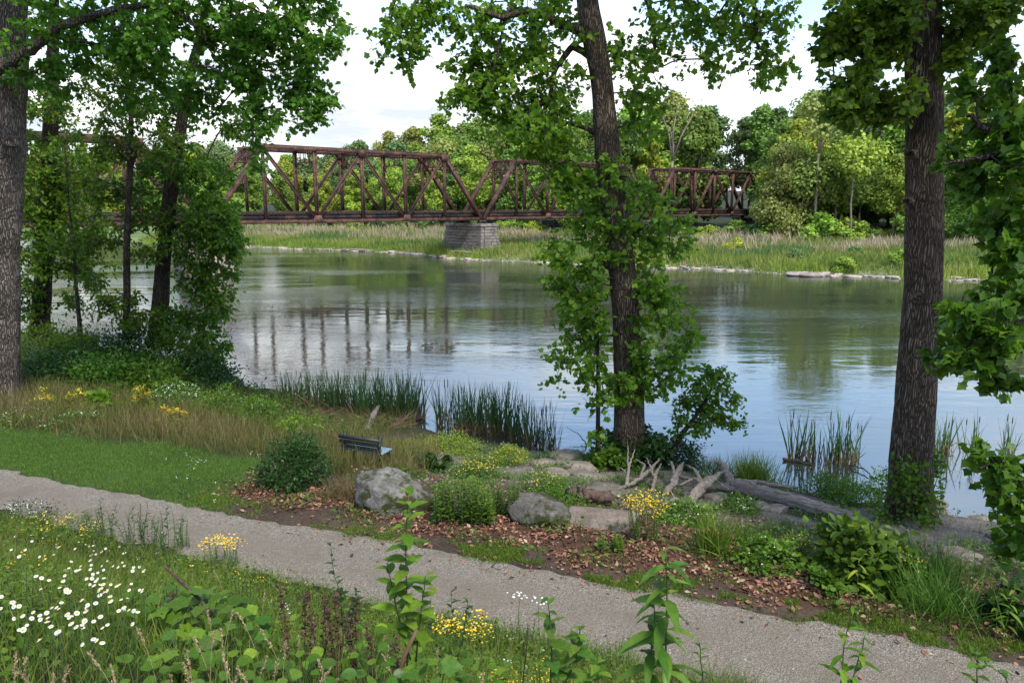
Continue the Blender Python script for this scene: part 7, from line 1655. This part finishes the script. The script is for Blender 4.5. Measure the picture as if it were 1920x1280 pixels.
for i, (x, y, z, dx, l_) in enumerate(SH):
    gz = float(near_h(x, y)); o = thing('grass_stalk', l_, 'grass stalk', (x, y, gz), 'straw coloured grass stalks gone to seed')
    tip = np.array([dx, rng.normal(0, .04), z-gz]); u = np.linspace(0, 1, 9)[:, None]; Q = u*np.array([0, 0, tip[2]]) + u**2.2*np.array([tip[0], tip[1], 0])
    g = Geo(); g.tube(Q, np.linspace(.0022, .0012, 9), 4, cap=False); g.build('stem', M['straw'], o, off=(0, 0, 0))
    g = Geo(); k = 70; v = rng.uniform(.80, 1.0, k); P = np.stack([np.interp(v, u[:, 0], Q[:, j]) for j in range(3)], -1) + rng.normal(size=(k, 3))*.0035
    dr = norm(np.array([[tip[0]*2.2, tip[1]*2.2, tip[2]]])).repeat(k, 0); g.inst(LEAF, P, frames(dr+.3*rng.normal(size=(k, 3)), rdirs(k)), rng.uniform(.008, .015, k)); g.build('seed_head', M['straw'], o, off=(0, 0, 0))
for q, h, w, k_, mt, ll, l_, fl in [((-2.67, 5.42, 4.05), .5, .7, 16, 'plant', .08, 'leafy upright weeds below the dark slanting stick', None), ((-2.94, 7.7, 2.83), .55, .6, 15, 'grass', .07, 'fresh green upright weeds left of the brown dock stalks', None), ((-2.84, 9.12, 2.06), .45, .6, 12, 'plant', .06, 'thin leafy weeds behind the brown dock stalks', None),
        ((-1.59, 7.78, 2.48), .42, .6, 14, 'leaf_fresh', .07, 'bright leafy weeds left of the bent reddish stem', None), ((-0.66, 8.46, 1.98), .4, .7, 14, 'plant', .06, 'upright weeds between the bent stem and the dark leaved plant', 'yellow'), ((0, 8.64, 1.86), .45, .5, 12, 'deep', .06, 'dark upright weeds just left of the dark leaved plant', None),
        ((-7.2, 12.26, 1.66), .6, .7, 14, 'deep', .06, 'dark leafy weeds at the path edge above the daisies', None), ((-6.36, 12.06, 1.65), .7, .6, 16, 'deep', .06, 'dark bushy weeds at the path edge right of the yellow patch', None), ((-5.71, 11.86, 1.65), .65, .5, 12, 'plant', .06, 'green weeds at the path edge left of the yellow topped weeds', None), ((-4.64, 11.18, 1.65), .6, .5, 12, 'plant', .06, 'green weeds with yellow tops at the near path edge', 'yellow'),
        ((-3.15, 4.38, 4.69), .5, .6, 14, 'grass', .07, 'green weeds at the left edge of the daisy patch', None), ((1.24, 8.26, 1.82), .4, .5, 11, 'plant', .06, 'leafy weeds left of the large drooping plant', None)]:
    stalk_clump(l_, q, h, w, k_, M[mt], ll, M[fl] if fl else None, 'weed_clump', 'plant', nl=20)
# a dark stick and a bent reddish stem
for a, b, r_, m_, l_, nm in [((-2.27, 5, 4.59), (-2.51, 5, 4.85), .012, 'rotten', 'dark bare stick slanting across the broad leaves', 'stick'), ((-0.67, 3.9, 4.66), (-0.55, 3.95, 4.99), .014, 'stem_red', 'thick reddish brown bent stem rising at the bottom centre', 'stem'), ((0.09, 4.4, 4.52), (0.13, 4.4, 4.71), .004, 'rotten', 'thin dark leaning twig left of the dark leaved plant', 'stick')]:
    a, b = np.array(a), np.array(b); d = norm(b-a)
    g0 = a - d*.0
    gz = float(near_h(a[0], a[1])); root = a - (b-a)*np.clip((a[2]-gz)/(b[2]-a[2]+1e-6), 0, 1.5)
    root = np.array([root[0], root[1], float(near_h(root[0], root[1]))-.02])
    g = Geo(); mid = (a+b)/2 + np.array([-.012, 0, .015]); Q = np.stack([root, a, mid, b]); g.tube(Q, np.array([r_*1.1, r_, r_*.9, r_*.7]), 8)
    o = g.build(nm, M[m_], off=tuple(root), smooth=True); o.location = tuple(root); tag(o, l_, nm)
